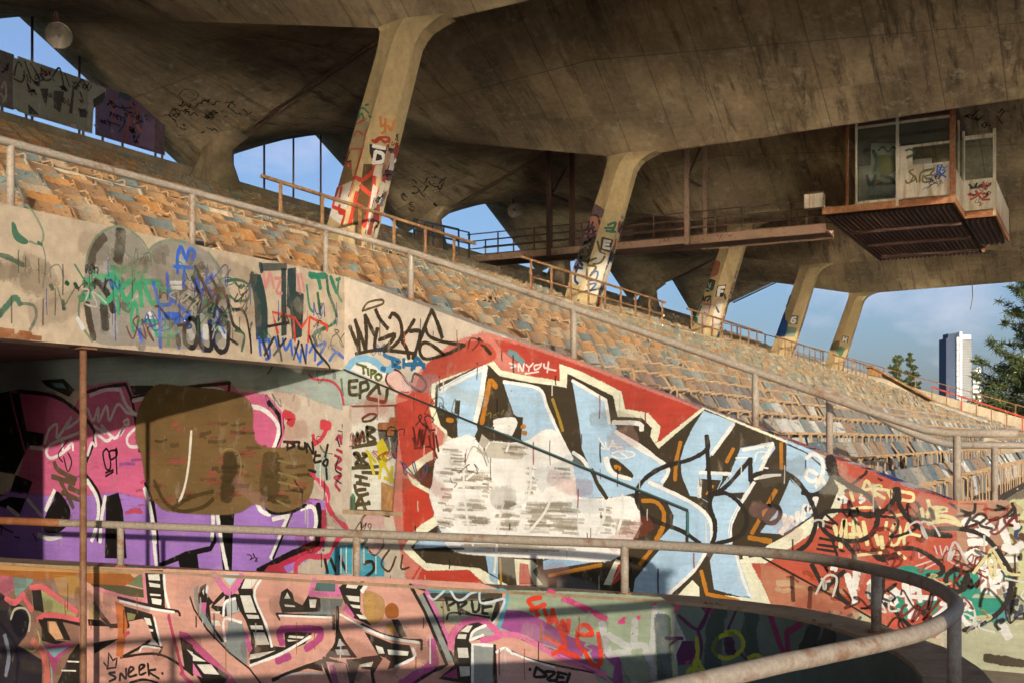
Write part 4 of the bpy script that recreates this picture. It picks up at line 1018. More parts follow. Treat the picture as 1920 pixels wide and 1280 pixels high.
# ---------------------------------------------------------------- spray paint on the walls
# a string names the piece; then (surface, F fill / S curve / L line, colour, width mm, opacity %, points in mm on that surface, each as a step from the one before)
PAINT_SRC = [
'mural_background',
('W','F','b9c4b4',100,85,'15255 3585 -7028 -625 -475 -200 475 -250 660 210 1139 121 1733 42 1602 -53 1894 -16'),
('W','F','d9806c',84,90,'7382 2593 -389 336 -364 248 -389 93 -547 -143 -493 -165 -811 -303 -722 -274 75 -159 348 -288 1503 180 1181 310 131 -1428 311 -641 212 873 -76 824'),
('W','F','cf4630',58,85,'6066 3202 -373 -104 -493 -165 -811 -297 -722 -262 423 -413 481 497 1022 370'),
('W','F','cf4630',63,95,'7307 1614 -314 -25 -110 -340 110 -253 284 -74'),
('W','F','cf4630',49,95,'7067 606 -827 -16 -208 -156 1260 -143'),
('W','F','cf4630',63,70,'7405 2499 -412 87 -88 -716 162 -251 225 122'),
('W','F','cf5a40',61,92,'2287 1878 -309 -109 -330 -146 -422 -118 -250 -3 0 -555 204 -355 279 -367 480 -92 399 42 309 184 318 82 173 486 -491 245 -349 324'),
('W','F','d9906a',73,70,'3019 837 -579 -229 -403 -178 -293 -179 195 -144 708 225 318 82'),
('W','F','d6caa0',40,85,'2137 449 -441 -204 -331 -12 0 -446 574 244'),
('W','F','c99a78',58,80,'1180 1516 -448 12 -9 -663 231 -305 226 32'),
('W','F','d9d79a',57,90,'741 1537 -269 7 0 -902 278 -20'),
('W','F','d3d0a6',68,85,'1272 635 -800 54 0 -674 800 -80'),
'mural_letters',
('W','F','f2ebc6',35,100,'6949 2511 0 261 -427 143 -317 124 -111 -77 -83 -99 -318 -68 -441 -70 13 187 -225 -82 -487 -230 -43 -188 -265 -48 -131 -136 35 -145 48 -50 -107 39 -451 340 -320 -123 -514 -205 -262 -104 -235 -175 -91 -179 81 -234 349 -273 340 -238 173 -9 -222 -429 465 16 454 -54 1736 -15 542 37 280 202 578 -44 321 209 -135 195 -112 98 -184 100 -37 249 333 149 98 156 -210 128 -351 188 -29 92 196 156'),
('W','F','40331f',29,100,'6868 2491 -14 235 -332 109 -303 119 -84 -51 -103 -99 -339 -75 -519 -76 -6 151 -172 -86 -351 -162 -49 -223 -285 -19 -102 -96 36 -168 -107 -78 -522 423 -297 -128 -503 -204 -221 -94 -216 -185 -92 -159 72 -183 288 -239 372 -238 273 -78 -138 -368 249 15 396 -114 1727 46 335 -10 414 193 718 23 208 159 -208 165 -277 166 -15 278 366 147 90 93 -164 139 -256 102 -122 228 173 124'),
('W','F','b6d2e2',21,100,'6828 2661 -306 147 -308 105 61 -309 61 -318 -26 -61 70 -137 177 0 15 299 265 104'),
('W','F','b6d2e2',21,100,'5972 2756 -446 -92 -98 -194 -115 -235 -81 -147 -112 -203 112 43 130 234 331 -104 53 60 -28 208 109 61 51 135'),
('W','F','b6d2e2',20,100,'5112 2742 -402 -232 -38 -236 -70 -43 -31 -71 -242 -142 -253 -152 0 -292 313 -35 493 233 110 230 32 289 48 261'),
('W','F','b6d2e2',20,100,'5136 1856 -254 -84 -156 -284 314 -15 80 151'),
('W','F','b6d2e2',14,100,'4866 1743 -507 -190 212 -61 155 -4'),
('W','F','f7f1e2',15,100,'6066 2314 -247 20 42 -186 257 76'),
('W','F','40331f',24,100,'6310 2263 -218 -24 113 -242 43 45'),
('W','F','40331f',18,100,'5827 2357 -101 -16 31 -253 -73 -89 34 -89 101 208'),
('W','F','40331f',15,100,'6593 2548 -53 0 17 -184 90 -246 54 31 18 155 146 156 -254 -65'),
('W','F','b6d2e2',20,100,'4882 2462 -172 -159 -38 -65 -70 -50 -243 -170 -298 -166 -51 -96 66 -99 148 11 -454 -212 -199 -158 -28 -122 14 -136 228 17 0 330 574 195 523 190'),
('W','F','b6d2e2',19,100,'4032 1449 -204 -91 7 -310 270 2 -147 152 -14 111'),
('W','G','40331f',17,100,'4664 1889 -93 -28 -152 -125 15 -43 92 13 107 84'),
('W','G','40331f',20,100,'4587 2217 -273 12 -135 -168 -59 -84 119 0 271 168'),
('W','F','b6d2e2',19,100,'3627 2387 -322 -118 139 -166 113 -150 70 -165 43 -41 0 -233 100 11 87 205 14 166 -43 138 -86 179'),
('W','F','b6d2e2',19,100,'3237 2009 -326 54 -13 -47 161 -220 95 -109 14 -107 318 -21 -139 186'),
('W','F','b6d2e2',18,100,'2772 2083 -280 -113 -103 -88 -38 -129 13 -52 128 -119 129 -16 131 181 20 52'),
('W','F','b6d2e2',18,100,'2752 1694 -157 -154 -52 -116 0 -65 275 -188 221 5 -168 198 -39 107 -67 147'),
('W','F','b6d2e2',16,100,'3557 1503 -210 39 -110 -58 110 -219 21 -149 -35 -73 181 -8 -14 143 57 175'),
('W','F','b6d2e2',14,100,'3670 1733 -240 4 14 -55 113 -234 99 53'),
('W','F','40331f',14,100,'3656 1692 -205 -10 78 -165 42 -96 56 26 36 94'),
('W','F','b6d2e2',19,100,'4374 623 -269 316 -499 10 78 -134 333 -338 387 -25'),
('W','F','b6d2e2',16,100,'3557 862 -43 84 -222 11 -165 -454 387 73'),
('W','F','f2ebc6',14,100,'3929 456 -180 190 -65 -64 -7 -137'),
('W','F','b6d2e2',25,100,'7123 932 -404 17 -18 -72 459 -52'),
('W','F','9fbfd0',15,100,'6187 938 -147 7 9 -475 86 33 52 254'),
('W','F','9fc0d4',29,100,'5461 749 -325 112 -395 40 -31 -77 751 -148'),
('W','F','f2ebc6',12,100,'5827 760 -218 -4 -66 -55 66 -63 -132 -140 317 -20'),
('W','F','cf4630',9,100,'5760 719 -101 -10 -16 -103 -67 -129 192 -4'),
('W','F','f2ebc6',11,100,'4602 823 -92 -24 154 -251 77 -4'),
('W','F','cf4630',11,100,'4571 767 -76 33 0 -142 169 -124'),
'buffed_patch',
('W','G','fbf5e3',45,100,'6892 1591 -46 264 -127 202 -162 46 -142 31 -140 -122 -70 -60 -70 106 -240 -15 -236 30 -231 121 -147 -62 -129 -218 -56 -261 -40 -187 -330 -14 -292 22 -83 -146 30 -198 283 -303 633 -18 1013 -5 355 52 109 180 155 398'),
('W','F','e4d6bb',30,70,'6240 2149 -105 -91 -341 -30 -101 -88 50 -45 392 12 175 59'),
('W','S','c5b69c',14,31,'6823 1677 -61 0 -47 -6'),
('W','S','d8cbb0',18,29,'6733 1710 -67 -1 -51 -1'),
('W','S','d8cbb0',16,46,'6755 1187 -81 0 -62 -6'),
('W','S','d8cbb0',24,37,'6729 1155 -46 -3 -34 -1'),
('W','S','d8cbb0',13,32,'6865 1111 -85 0 -64 -6'),
('W','S','d8cbb0',20,48,'6757 1617 -62 -1 -48 -3'),
('W','S','d8cbb0',22,26,'6859 1721 -73 -5 -55 -8'),
('W','S','a89a80',18,32,'6793 1705 -87 -2 -66 -8'),
('W','S','b9aa90',25,50,'6767 1135 -46 -1 -36 -6'),
('W','S','b9aa90',14,53,'6832 1116 -56 -4 -43 -10'),
('W','S','d8cbb0',18,50,'6741 1097 -42 0 -33 -7'),
('W','S','c5b69c',28,41,'6726 1289 -44 -1 -35 -2'),
('W','S','a89a80',16,31,'6831 1363 -59 -5 -46 -4'),
('W','S','c5b69c',15,41,'6842 1078 -63 1 -47 -7'),
('W','S','c5b69c',18,31,'6737 1336 -68 2 -52 -9'),
('W','S','c5b69c',17,35,'6716 1310 -51 -3 -39 1'),
('W','S','a89a80',16,39,'6843 1140 -83 3 -63 -1'),
('W','S','d8cbb0',14,54,'6748 1473 -54 -7 -42 -6'),
('W','S','b9aa90',21,50,'6814 1134 -73 2 -57 -1'),
('W','S','a89a80',26,39,'6735 1126 -57 -4 -44 -9'),
('W','S','a89a80',29,53,'6763 1282 -54 1 -42 -11'),
('W','S','c5b69c',26,50,'6793 1719 -86 -1 -66 -10'),
('W','S','a89a80',28,52,'6769 1434 -64 -1 -50 1'),
('W','S','a89a80',28,28,'6837 1154 -47 -3 -36 -10'),
('W','S','a89a80',28,44,'6792 1526 -85 -2 -66 0'),
('W','S','c5b69c',14,51,'6832 1365 -55 1 -41 -10'),
('W','S','a89a80',14,29,'6675 1932 -63 -7 -49 -4'),
('W','S','b9aa90',21,54,'6643 1751 -65 -7 -50 -3'),
('W','S','c5b69c',18,25,'6680 1826 -90 -7 -68 -5'),
('W','S','c5b69c',14,54,'6635 1925 -70 -7 -53 -3'),
('W','S','b9aa90',17,37,'6769 1981 -105 -4 -80 -9'),
('W','S','d8cbb0',13,22,'6770 1955 -119 -1 -90 -10'),
('W','S','a89a80',19,38,'6753 1765 -97 -4 -75 -11'),
('W','S','d8cbb0',19,26,'6672 1849 -86 -3 -66 -7'),
('W','S','c5b69c',13,48,'6766 1992 -116 -8 -88 -2'),
('W','S','c5b69c',14,51,'6608 1772 -64 -3 -49 -1'),
('W','S','b9aa90',20,27,'6668 1880 -111 -6 -85 -11'),
('W','S','b9aa90',19,43,'6659 1890 -99 -8 -75 -1'),
('W','S','d8cbb0',20,29,'6645 1815 -101 -6 -77 -10'),
('W','S','d8cbb0',16,48,'6661 1966 -84 -4 -64 -5'),
('W','S','a89a80',15,39,'6654 1743 -80 1 -61 -2'),
('W','S','a89a80',17,54,'6624 1848 -83 -1 -64 0'),
('W','S','d8cbb0',30,43,'6370 1170 -128 -3 -97 -2'),
('W','S','c5b69c',15,35,'6439 1360 -80 1 -62 1'),
('W','S','d8cbb0',14,28,'6473 1349 -138 2 -106 -6'),
('W','S','d8cbb0',25,26,'6349 1692 -98 -4 -75 -1'),
('W','S','b9aa90',24,40,'6512 1660 -139 -4 -106 -7'),
('W','S','a89a80',23,51,'6503 1642 -150 -1 -115 0'),
('W','S','a89a80',20,22,'6452 1403 -102 -1 -78 -3'),
('W','S','c5b69c',15,22,'6428 1726 -160 1 -122 -6'),
('W','S','c5b69c',30,50,'6572 1733 -157 -2 -120 -7'),
('W','S','c5b69c',29,42,'6416 1306 -104 -2 -80 1'),
('W','S','a89a80',24,30,'6391 1547 -131 2 -101 -5'),
('W','S','a89a80',25,51,'6373 1327 -101 0 -78 -8'),
('W','S','b9aa90',25,33,'6397 1190 -133 -1 -101 -8'),
('W','S','c5b69c',15,41,'6570 1292 -120 -3 -92 -1'),
('W','S','b9aa90',15,53,'6558 1543 -121 0 -93 -1'),
('W','S','c5b69c',18,33,'6339 1133 -75 0 -57 -6'),
('W','S','a89a80',14,46,'6374 1205 -130 1 -100 -8'),
('W','S','c5b69c',26,22,'6407 1554 -136 -1 -104 0'),
('W','S','a89a80',31,46,'6364 1164 -99 -5 -75 -2'),
('W','S','a89a80',19,26,'6503 1563 -83 -1 -63 -10'),
('W','S','c5b69c',25,30,'6457 1688 -162 -4 -124 -9'),
('W','S','d8cbb0',14,25,'6563 1336 -144 -1 -110 1'),
('W','S','d8cbb0',19,51,'6495 1681 -146 -3 -111 -6'),
('W','S','b9aa90',27,30,'6542 1210 -91 -4 -70 -6'),
('W','S','d8cbb0',31,23,'6473 1342 -141 2 -107 -6'),
('W','S','b9aa90',26,44,'6616 1635 -160 1 -122 -9'),
('W','S','a89a80',22,33,'6501 1209 -146 0 -112 -3'),
('W','S','b9aa90',17,34,'6440 1215 -142 1 -108 0'),
('W','S','a89a80',20,28,'6405 1156 -135 -1 -102 -8'),
('W','S','b9aa90',16,32,'6482 1123 -94 1 -71 -6'),
('W','S','a89a80',17,33,'6504 1154 -160 -3 -122 -4'),
('W','S','a89a80',18,23,'6583 1298 -116 1 -88 -5'),
('W','S','b9aa90',17,41,'6587 1639 -137 -4 -104 -5'),
('W','S','c5b69c',25,29,'6416 1724 -114 0 -86 -6'),
('W','S','d8cbb0',30,40,'6406 1406 -107 -4 -82 -6'),
('W','S','b9aa90',24,28,'6551 1363 -162 1 -123 -7'),
('W','S','c5b69c',31,41,'6514 1662 -154 1 -117 -7'),
('W','S','b9aa90',27,26,'6611 1218 -154 5 -118 -7'),
('W','S','d8cbb0',18,44,'6530 1347 -102 -1 -78 -2'),
('W','S','a89a80',15,52,'6348 1187 -99 0 -76 -5'),
('W','S','a89a80',30,44,'6037 1327 -101 3 -77 0'),
('W','S','b9aa90',34,31,'6068 1336 -104 3 -79 2'),
('W','S','d8cbb0',27,40,'5971 1257 -62 -4 -47 -4'),
('W','S','c5b69c',31,38,'5964 1384 -84 -6 -65 -4'),
('W','S','b9aa90',26,30,'5978 1352 -94 2 -72 2'),
('W','S','c5b69c',25,42,'5983 1135 -95 -1 -73 -1'),
('W','S','b9aa90',26,53,'6068 1233 -100 -2 -76 1'),
('W','S','a89a80',32,53,'6000 1148 -119 3 -91 1'),
('W','S','d8cbb0',20,25,'5943 1163 -90 -5 -70 1'),
('W','S','c5b69c',18,23,'6056 1086 -98 3 -75 -9'),
('W','S','c5b69c',19,34,'6053 1098 -56 0 -43 -10'),
('W','S','d8cbb0',24,28,'6061 1246 -105 0 -80 2'),
('W','S','b9aa90',25,33,'5995 1270 -67 -6 -51 -3'),
('W','S','a89a80',25,36,'5961 1402 -80 -2 -61 -10'),
('W','S','a89a80',25,25,'5934 1270 -61 -5 -47 1'),
('W','S','a89a80',21,35,'6055 1250 -79 -3 -61 -9'),
('W','S','a89a80',33,36,'5958 1370 -116 -4 -89 -6'),
('W','S','c5b69c',32,23,'5969 1097 -94 1 -71 -1'),
('W','S','c5b69c',26,39,'5948 1188 -100 -3 -76 0'),
('W','S','b9aa90',24,36,'5931 1256 -91 -6 -69 -7'),
('W','S','c5b69c',17,45,'6042 1094 -106 1 -80 0'),
('W','S','c5b69c',33,33,'6022 1176 -121 -4 -92 -5'),
('W','S','b9aa90',20,42,'5653 1574 -53 -5 -40 -2'),
('W','S','b9aa90',16,26,'5660 1606 -33 -6 -25 -6'),
('W','S','d8cbb0',21,31,'5681 1730 -39 -7 -29 -7'),
('W','S','c5b69c',13,42,'5679 1780 -41 -7 -32 0'),
('W','S','c5b69c',13,33,'5662 1790 -34 0 -25 -5'),
('W','S','d8cbb0',19,30,'5645 1627 -50 -5 -38 -7'),
('W','S','b9aa90',22,30,'5694 1504 -56 -2 -43 -1'),
('W','S','b9aa90',22,45,'5631 1684 -29 -6 -23 -10'),
('W','S','b9aa90',13,39,'5664 1549 -57 1 -44 -7'),
('W','S','a89a80',14,22,'5607 1658 -41 -5 -32 -2'),
('W','S','d8cbb0',21,38,'5665 1631 -56 -6 -42 0'),
('W','S','a89a80',19,48,'5659 1516 -32 0 -25 -2'),
('W','S','d8cbb0',11,43,'5647 1775 -51 -4 -39 -7'),
('W','S','c5b69c',12,39,'5676 1715 -34 -2 -26 -4'),
('W','S','c5b69c',28,53,'5668 1375 -101 -3 -77 -6'),
('W','S','c5b69c',17,23,'5576 1114 -111 -3 -85 0'),
('W','S','d8cbb0',17,38,'5690 1147 -110 3 -83 -2'),
('W','S','b9aa90',29,25,'5547 1254 -97 -1 -75 -1'),
('W','S','a89a80',27,46,'5630 1145 -146 1 -111 1'),
('W','S','a89a80',24,27,'5676 1300 -72 0 -54 -3'),
('W','S','c5b69c',18,34,'5661 1189 -104 -2 -79 -3'),
('W','S','b9aa90',29,49,'5679 1337 -125 -1 -95 -6'),
('W','S','b9aa90',17,35,'5646 1288 -134 4 -103 -6'),
('W','S','b9aa90',22,54,'5647 1284 -101 2 -78 -3'),
('W','S','a89a80',24,48,'5609 1156 -148 2 -112 -3'),
('W','S','c5b69c',16,23,'5735 1301 -148 -1 -113 -6'),
('W','S','b9aa90',22,49,'5611 1310 -132 2 -101 1'),
('W','S','d8cbb0',25,50,'5570 1378 -147 -4 -111 -7'),
('W','S','a89a80',18,30,'5621 1315 -132 4 -100 -1'),
('W','S','a89a80',30,25,'5664 1390 -122 -2 -92 0'),
('W','S','b9aa90',33,42,'5624 1197 -105 0 -80 -3'),
('W','S','a89a80',24,31,'5628 1075 -126 3 -97 -1'),
('W','S','c5b69c',20,51,'5603 1257 -113 -2 -87 -6'),
('W','S','d8cbb0',16,40,'5677 1223 -134 -2 -103 -2'),
('W','S','d8cbb0',26,35,'5533 1368 -89 -6 -68 -9'),
('W','S','a89a80',19,32,'5642 1178 -113 1 -86 -1'),
('W','S','c5b69c',18,27,'5704 1108 -108 3 -82 -2'),
('W','S','a89a80',21,41,'5654 1197 -83 -3 -64 0'),
('W','S','d8cbb0',16,52,'5744 1276 -131 0 -101 2'),
('W','S','c5b69c',17,50,'5610 1236 -128 -2 -98 -2'),
('W','S','c5b69c',36,36,'5443 1235 -115 1 -88 -8'),
('W','S','c5b69c',36,33,'5285 1403 -87 -5 -67 -5'),
('W','S','a89a80',36,23,'5348 1364 -117 -4 -88 -7'),
('W','S','d8cbb0',32,24,'5358 1331 -128 2 -99 1'),
('W','S','c5b69c',36,27,'5264 1139 -93 -2 -72 -7'),
('W','S','d8cbb0',23,46,'5383 1108 -89 1 -69 -3'),
('W','S','d8cbb0',37,22,'5448 1326 -115 -2 -87 2'),
('W','S','d8cbb0',18,46,'5269 1195 -163 4 -124 -3'),
('W','S','b9aa90',26,50,'5290 1142 -128 1 -98 -2'),
('W','S','c5b69c',30,31,'5256 1329 -88 -3 -67 -2'),
('W','S','d8cbb0',19,50,'5294 1314 -155 1 -119 -2'),
('W','S','c5b69c',29,50,'5463 1364 -128 -1 -98 1'),
('W','S','b9aa90',32,25,'5340 1180 -152 -2 -116 -1'),
('W','S','c5b69c',20,30,'5297 1232 -183 4 -140 -4'),
('W','S','b9aa90',25,39,'5427 1151 -142 -3 -109 -6'),
('W','S','a89a80',26,37,'5231 1082 -105 -1 -80 -6'),
('W','S','c5b69c',22,40,'5249 1341 -119 -4 -92 0'),
('W','S','d8cbb0',27,51,'5237 1331 -98 -4 -75 0'),
('W','S','b9aa90',30,35,'5506 1385 -150 1 -114 -5'),
('W','S','c5b69c',37,27,'5326 1173 -116 4 -88 -2'),
('W','S','c5b69c',17,50,'5483 1267 -165 -2 -125 2'),
('W','S','a89a80',22,49,'5380 1319 -150 -3 -115 0'),
('W','S','c5b69c',23,25,'5232 1304 -98 -5 -74 1'),
('W','S','c5b69c',23,46,'5372 1156 -112 3 -86 0'),
('W','S','b9aa90',34,38,'5372 1218 -175 2 -134 0'),
('W','S','d8cbb0',36,36,'5289 1174 -124 1 -94 0'),
('W','S','b9aa90',33,39,'5319 1133 -147 5 -113 -6'),
('W','S','c5b69c',22,48,'5423 1397 -146 -1 -111 -7'),
('W','S','c5b69c',32,35,'5367 1390 -105 2 -80 -1'),
('W','S','b9aa90',19,24,'5388 1405 -150 3 -115 -6'),
('W','S','b9aa90',23,27,'4730 1326 -41 0 -32 -6'),
('W','S','a89a80',21,27,'4722 1136 -31 -7 -24 -1'),
('W','S','a89a80',20,30,'4717 1188 -53 -4 -41 -9'),
('W','S','b9aa90',13,29,'4738 1099 -51 1 -39 -6'),
('W','S','c5b69c',27,26,'4767 1222 -58 -7 -44 -4'),
('W','S','d8cbb0',14,44,'4761 1185 -46 1 -34 -7'),
('W','S','a89a80',15,49,'4753 1184 -38 -5 -29 -2'),
('W','S','b9aa90',13,51,'4733 1374 -46 -2 -36 -4'),
('W','S','c5b69c',26,44,'4769 1265 -65 -5 -50 -9'),
('W','S','d8cbb0',27,38,'4739 1244 -55 -6 -42 -6'),
('W','S','a89a80',24,36,'4783 1274 -65 -3 -50 0'),
('W','S','d8cbb0',13,50,'4780 1099 -56 -2 -42 2'),
('W','S','c5b69c',24,34,'4734 1235 -57 -3 -44 -9'),
('W','S','b9aa90',25,49,'4793 1348 -65 -2 -49 0'),
('W','S','a89a80',29,31,'4594 1159 -68 -2 -51 -3'),
('W','S','b9aa90',30,41,'4495 1214 -106 -3 -81 0'),
('W','S','b9aa90',22,23,'4606 1229 -97 1 -75 0'),
('W','S','c5b69c',26,29,'4514 1211 -62 -4 -48 -1'),
('W','S','d8cbb0',18,31,'4502 1168 -94 2 -72 -1'),
('W','S','c5b69c',26,49,'4598 1102 -65 -1 -50 2'),
('W','S','c5b69c',16,45,'4533 1115 -70 3 -53 -8'),
('W','S','c5b69c',29,26,'4624 1238 -106 -1 -81 -7'),
('W','S','d8cbb0',21,26,'4597 1138 -62 -5 -47 1'),
('W','S','b9aa90',27,28,'4516 1123 -100 1 -77 -6'),
('W','S','b9aa90',22,43,'4590 1201 -79 -1 -60 -2'),
('W','S','d8cbb0',20,52,'4528 1154 -53 1 -41 -9'),
('W','S','a89a80',30,28,'4567 1218 -102 3 -78 -4'),
('W','S','c5b69c',32,34,'4629 1172 -100 -3 -77 1'),
('W','S','c5b69c',29,30,'4477 1090 -68 -4 -53 -5'),
('W','S','b9aa90',30,30,'4552 1198 -50 0 -39 -1'),
('W','S','c5b69c',16,41,'5754 917 -313 14 -235 9'),
('W','S','b9aa90',22,49,'6481 894 -493 14 -367 7'),
('W','S','d8cbb0',23,54,'5925 922 -335 12 -252 10'),
('W','S','d8cbb0',11,45,'5975 921 -478 14 -356 11'),
('W','S','a89a80',14,40,'5864 884 -440 19 -329 12'),
('W','S','c5b69c',16,36,'6027 890 -278 9 -209 9'),
('W','S','c5b69c',18,30,'6284 868 -539 24 -401 13'),
('W','S','c5b69c',20,47,'5733 872 -259 11 -196 0'),
('W','S','c5b69c',23,23,'6208 872 -341 11 -256 5'),
('W','S','d8cbb0',13,50,'6161 875 -438 12 -328 5'),
('W','S','c5b69c',18,48,'5776 872 -399 18 -298 13'),
('W','S','b9aa90',18,33,'6352 833 -527 18 -391 7'),
('W','S','c5b69c',20,42,'6055 885 -266 12 -202 -2'),
('W','S','d8cbb0',23,42,'6096 854 -247 6 -187 6'),
('W','S','b9aa90',19,49,'6520 883 -493 22 -367 7'),
('W','S','d8cbb0',11,46,'6363 894 -466 14 -347 15'),
('W','S','d8cbb0',24,44,'6237 1462 -36 -4 -27 -5'),
('W','S','d8cbb0',26,40,'6204 1668 -37 0 -28 -8'),
('W','S','d8cbb0',22,36,'6219 1654 -35 0 -27 -9'),
('W','S','d8cbb0',24,31,'6218 1559 -28 -2 -22 -3'),
('W','S','a89a80',14,37,'6226 1521 -29 -2 -22 -3'),
('W','S','d8cbb0',21,36,'6178 1568 -33 -2 -26 -9'),
('W','S','a89a80',20,28,'6215 1653 -32 -6 -25 -3'),
('W','S','d8cbb0',24,24,'6176 1539 -28 -2 -22 0'),
('W','S','c5b69c',17,48,'6242 1594 -37 -3 -29 -7'),
('W','S','c5b69c',18,23,'6184 1629 -38 -5 -29 -2'),
('W','S','d8cbb0',17,51,'6243 1508 -48 -7 -38 -7'),
('W','S','a89a80',21,47,'6227 1597 -38 0 -30 -5'),
('W','S','b9aa90',15,38,'6177 1661 -33 -4 -26 -4'),
('W','S','a89a80',24,45,'6215 1658 -45 -2 -34 -8'),
('W','S','d8cbb0',14,26,'5902 1943 -101 -2 -78 -1'),
('W','S','c5b69c',23,40,'5872 1934 -78 -6 -60 -2'),
('W','S','b9aa90',19,22,'5962 1952 -84 -3 -64 -8'),
('W','S','b9aa90',11,32,'5837 1942 -104 -1 -80 -7'),
('W','S','a89a80',15,54,'5953 1958 -66 -5 -51 -2'),
('W','S','b9aa90',11,33,'5827 2033 -97 -6 -74 -6'),
('W','S','a89a80',11,22,'5995 2005 -110 -2 -84 0'),
('W','S','b9aa90',20,28,'5934 2020 -70 -1 -54 0'),
('W','S','b9aa90',21,39,'5977 1991 -105 1 -79 -3'),
('W','S','c5b69c',18,42,'5812 2017 -85 -7 -65 -8'),
('W','S','b9aa90',12,48,'5952 2024 -108 -5 -82 0'),
('W','S','a89a80',19,45,'5900 2015 -113 0 -87 -10'),
('W','S','c5b69c',18,35,'5329 1783 -82 -2 -62 -1'),
('W','S','a89a80',16,54,'5249 1775 -59 -3 -46 -7'),
('W','S','c5b69c',11,23,'5361 1682 -88 0 -67 0'),
('W','S','c5b69c',14,41,'5285 1787 -81 -1 -62 -2'),
('W','S','a89a80',13,30,'5261 1726 -66 -5 -49 0'),
('W','S','a89a80',19,50,'5267 1776 -45 -3 -33 -10'),
('W','S','a89a80',11,44,'5219 1735 -45 0 -35 -8'),
('W','S','c5b69c',16,52,'5288 1779 -78 -4 -59 -7'),
('W','S','b9aa90',18,25,'5240 1695 -51 -5 -39 -11'),
('W','S','a89a80',12,25,'5332 1790 -64 -2 -49 -5'),
('W','S','f7f1e2',24,90,'6486 1767 0 -261 -35 -243 -36 -228 -53 -150'),
('W','S','f7f1e2',24,90,'5963 1398 52 -182 34 -272 35 -348'),
('W','S','f7f1e2',24,90,'6451 1645 -141 93 -105 2'),
('W','S','f7f1e2',24,90,'5362 1473 99 -194 198 -214'),
('W','S','f7f1e2',24,90,'5626 1792 0 -222 84 -165 168 -80'),
('W','S','f7f1e2',23,90,'4726 1460 15 -201 94 -176'),
('W','S','f7f1e2',23,90,'4526 1521 0 -198 61 -230'),
('W','S','f7f1e2',23,90,'5297 1752 -16 -131'),
('W','S','f7f1e2',24,90,'6345 2118 53 -167'),
('W','S','f7f1e2',24,90,'5895 2058 34 -90'),
'mural_highlights',
('W','S','f7f1e2',52,100,'6806 2673 -302 131 -299 120'),
('W','S','f7f1e2',52,100,'6205 2924 52 -320 79 -303'),
('W','S','f7f1e2',32,100,'5963 2748 -437 -87 -98 -191 -131 -265 -177 -320'),
('W','S','f7f1e2',32,100,'5112 2739 -394 -222'),
('W','S','f7f1e2',31,100,'4718 2517 -39 -243'),
('W','S','f7f1e2',31,100,'4587 2174 -288 -156 -223 -180'),
('W','S','f7f1e2',42,100,'4633 2281 -289 -12 -33 -68'),
('W','S','f7f1e2',45,100,'6084 2299 -257 20 51 -156'),
('W','S','f7f1e2',34,100,'4726 1903 -62 -157 -230 -67'),
('W','S','f7f1e2',35,100,'5104 1958 -112 -72 -63 -86'),
('W','S','f7f1e2',34,100,'4866 1729 -140 -255'),
('W','S','c07a20',48,100,'6248 2285 -61 272 -52 207 -72 -74'),
('W','S','a8862a',29,100,'5354 2543 -73 -192 -52 -153'),
('W','S','c07a20',40,100,'6710 2327 -72 -9'),
('W','S','c07a20',39,100,'5735 2237 -34 14'),
('W','S','c07a20',39,100,'5718 2177 -34 -7'),
('W','S','c07a20',37,100,'4602 1811 -46 -21'),
('W','L','40331f',37,100,'4882 1772 -63 -143 -109 -155'),
('W','S','f7f1e2',34,100,'4602 2185 -243 -170 -335 -197 52 -161'),
('W','S','f7f1e2',32,100,'3216 1993 -298 67'),
('W','S','f7f1e2',32,100,'2918 2060 135 -298'),
('W','S','f7f1e2',33,100,'4224 1652 -454 -198 -199 -170 -31 -230'),
('W','S','f7f1e2',32,100,'3107 1668 157 -252 83 -191 0 -176'),
('W','S','f7f1e2',33,100,'3670 1760 -323 -9'),
('W','S','f7f1e2',33,100,'3670 1678 7 -164'),
('W','S','f7f1e2',33,100,'3543 1953 -224 298'),
('W','S','f7f1e2',32,100,'3100 1715 -255 44'),
('W','S','f7f1e2',37,100,'4710 1903 -62 -156 -183 -62'),
('W','S','c07a20',33,100,'3878 2075 48 -208 11 -187'),
('W','S','c07a20',32,100,'3319 2006 70 -133'),
('W','S','c07a20',32,100,'2834 2060 -5 -248'),
('W','S','c07a20',32,100,'2885 1597 242 -438'),
('W','S','c07a20',34,100,'4299 1456 -150 -10 -88 -109 15 -139 73 -143'),
('W','S','c07a20',43,100,'3154 1114 -216 -28'),
('W','S','c07a20',20,100,'4618 1818 -62 -13 15 -29'),
('W','S','c07a20',19,100,'3599 1543 -70 83'),
('W','S','f7f1e2',30,100,'3613 935 129 -192 275 -259'),
('W','S','f7f1e2',30,100,'3285 930 -76 -265 -82 -155'),
('W','S','c07a20',36,100,'4061 1323 15 -153 118 -215 135 -168'),
('W','S','c07a20',36,100,'3656 748 -60 -229'),
('W','S','c07a20',35,100,'3596 519 -332 -48'),
('W','S','f2ebc6',48,100,'3195 921 -122 -274 -95 -180'),
('W','S','f2ebc6',47,100,'2978 1005 -252 150 -208 165'),
('W','S','a8822a',24,100,'6011 758 -13 -315'),
('W','S','c07a20',32,100,'5395 603 -623 151'),
('W','S','2a2118',22,70,'7049 815 -563 34'),
'small_tags',
('W','G','2f9478',12,100,'1732 869 -96 43 -154 -30 -140 -4 0 -56 342 -45'),
('W','G','2f9478',13,100,'1744 616 -60 -34 -84 -132 84 -31 60 96'),
('W','G','2f9478',12,100,'1541 605 -170 11 29 -126 141 -10'),
('W','G','2f9478',15,100,'1146 570 -34 150 -158 -2 -178 -134 0 -108 223 -35 136 26'),
('W','S','2f9478',79,100,'1261 870 -138 -139'),
('W','S','2f9478',78,100,'1044 882 68 -187 40 -125'),
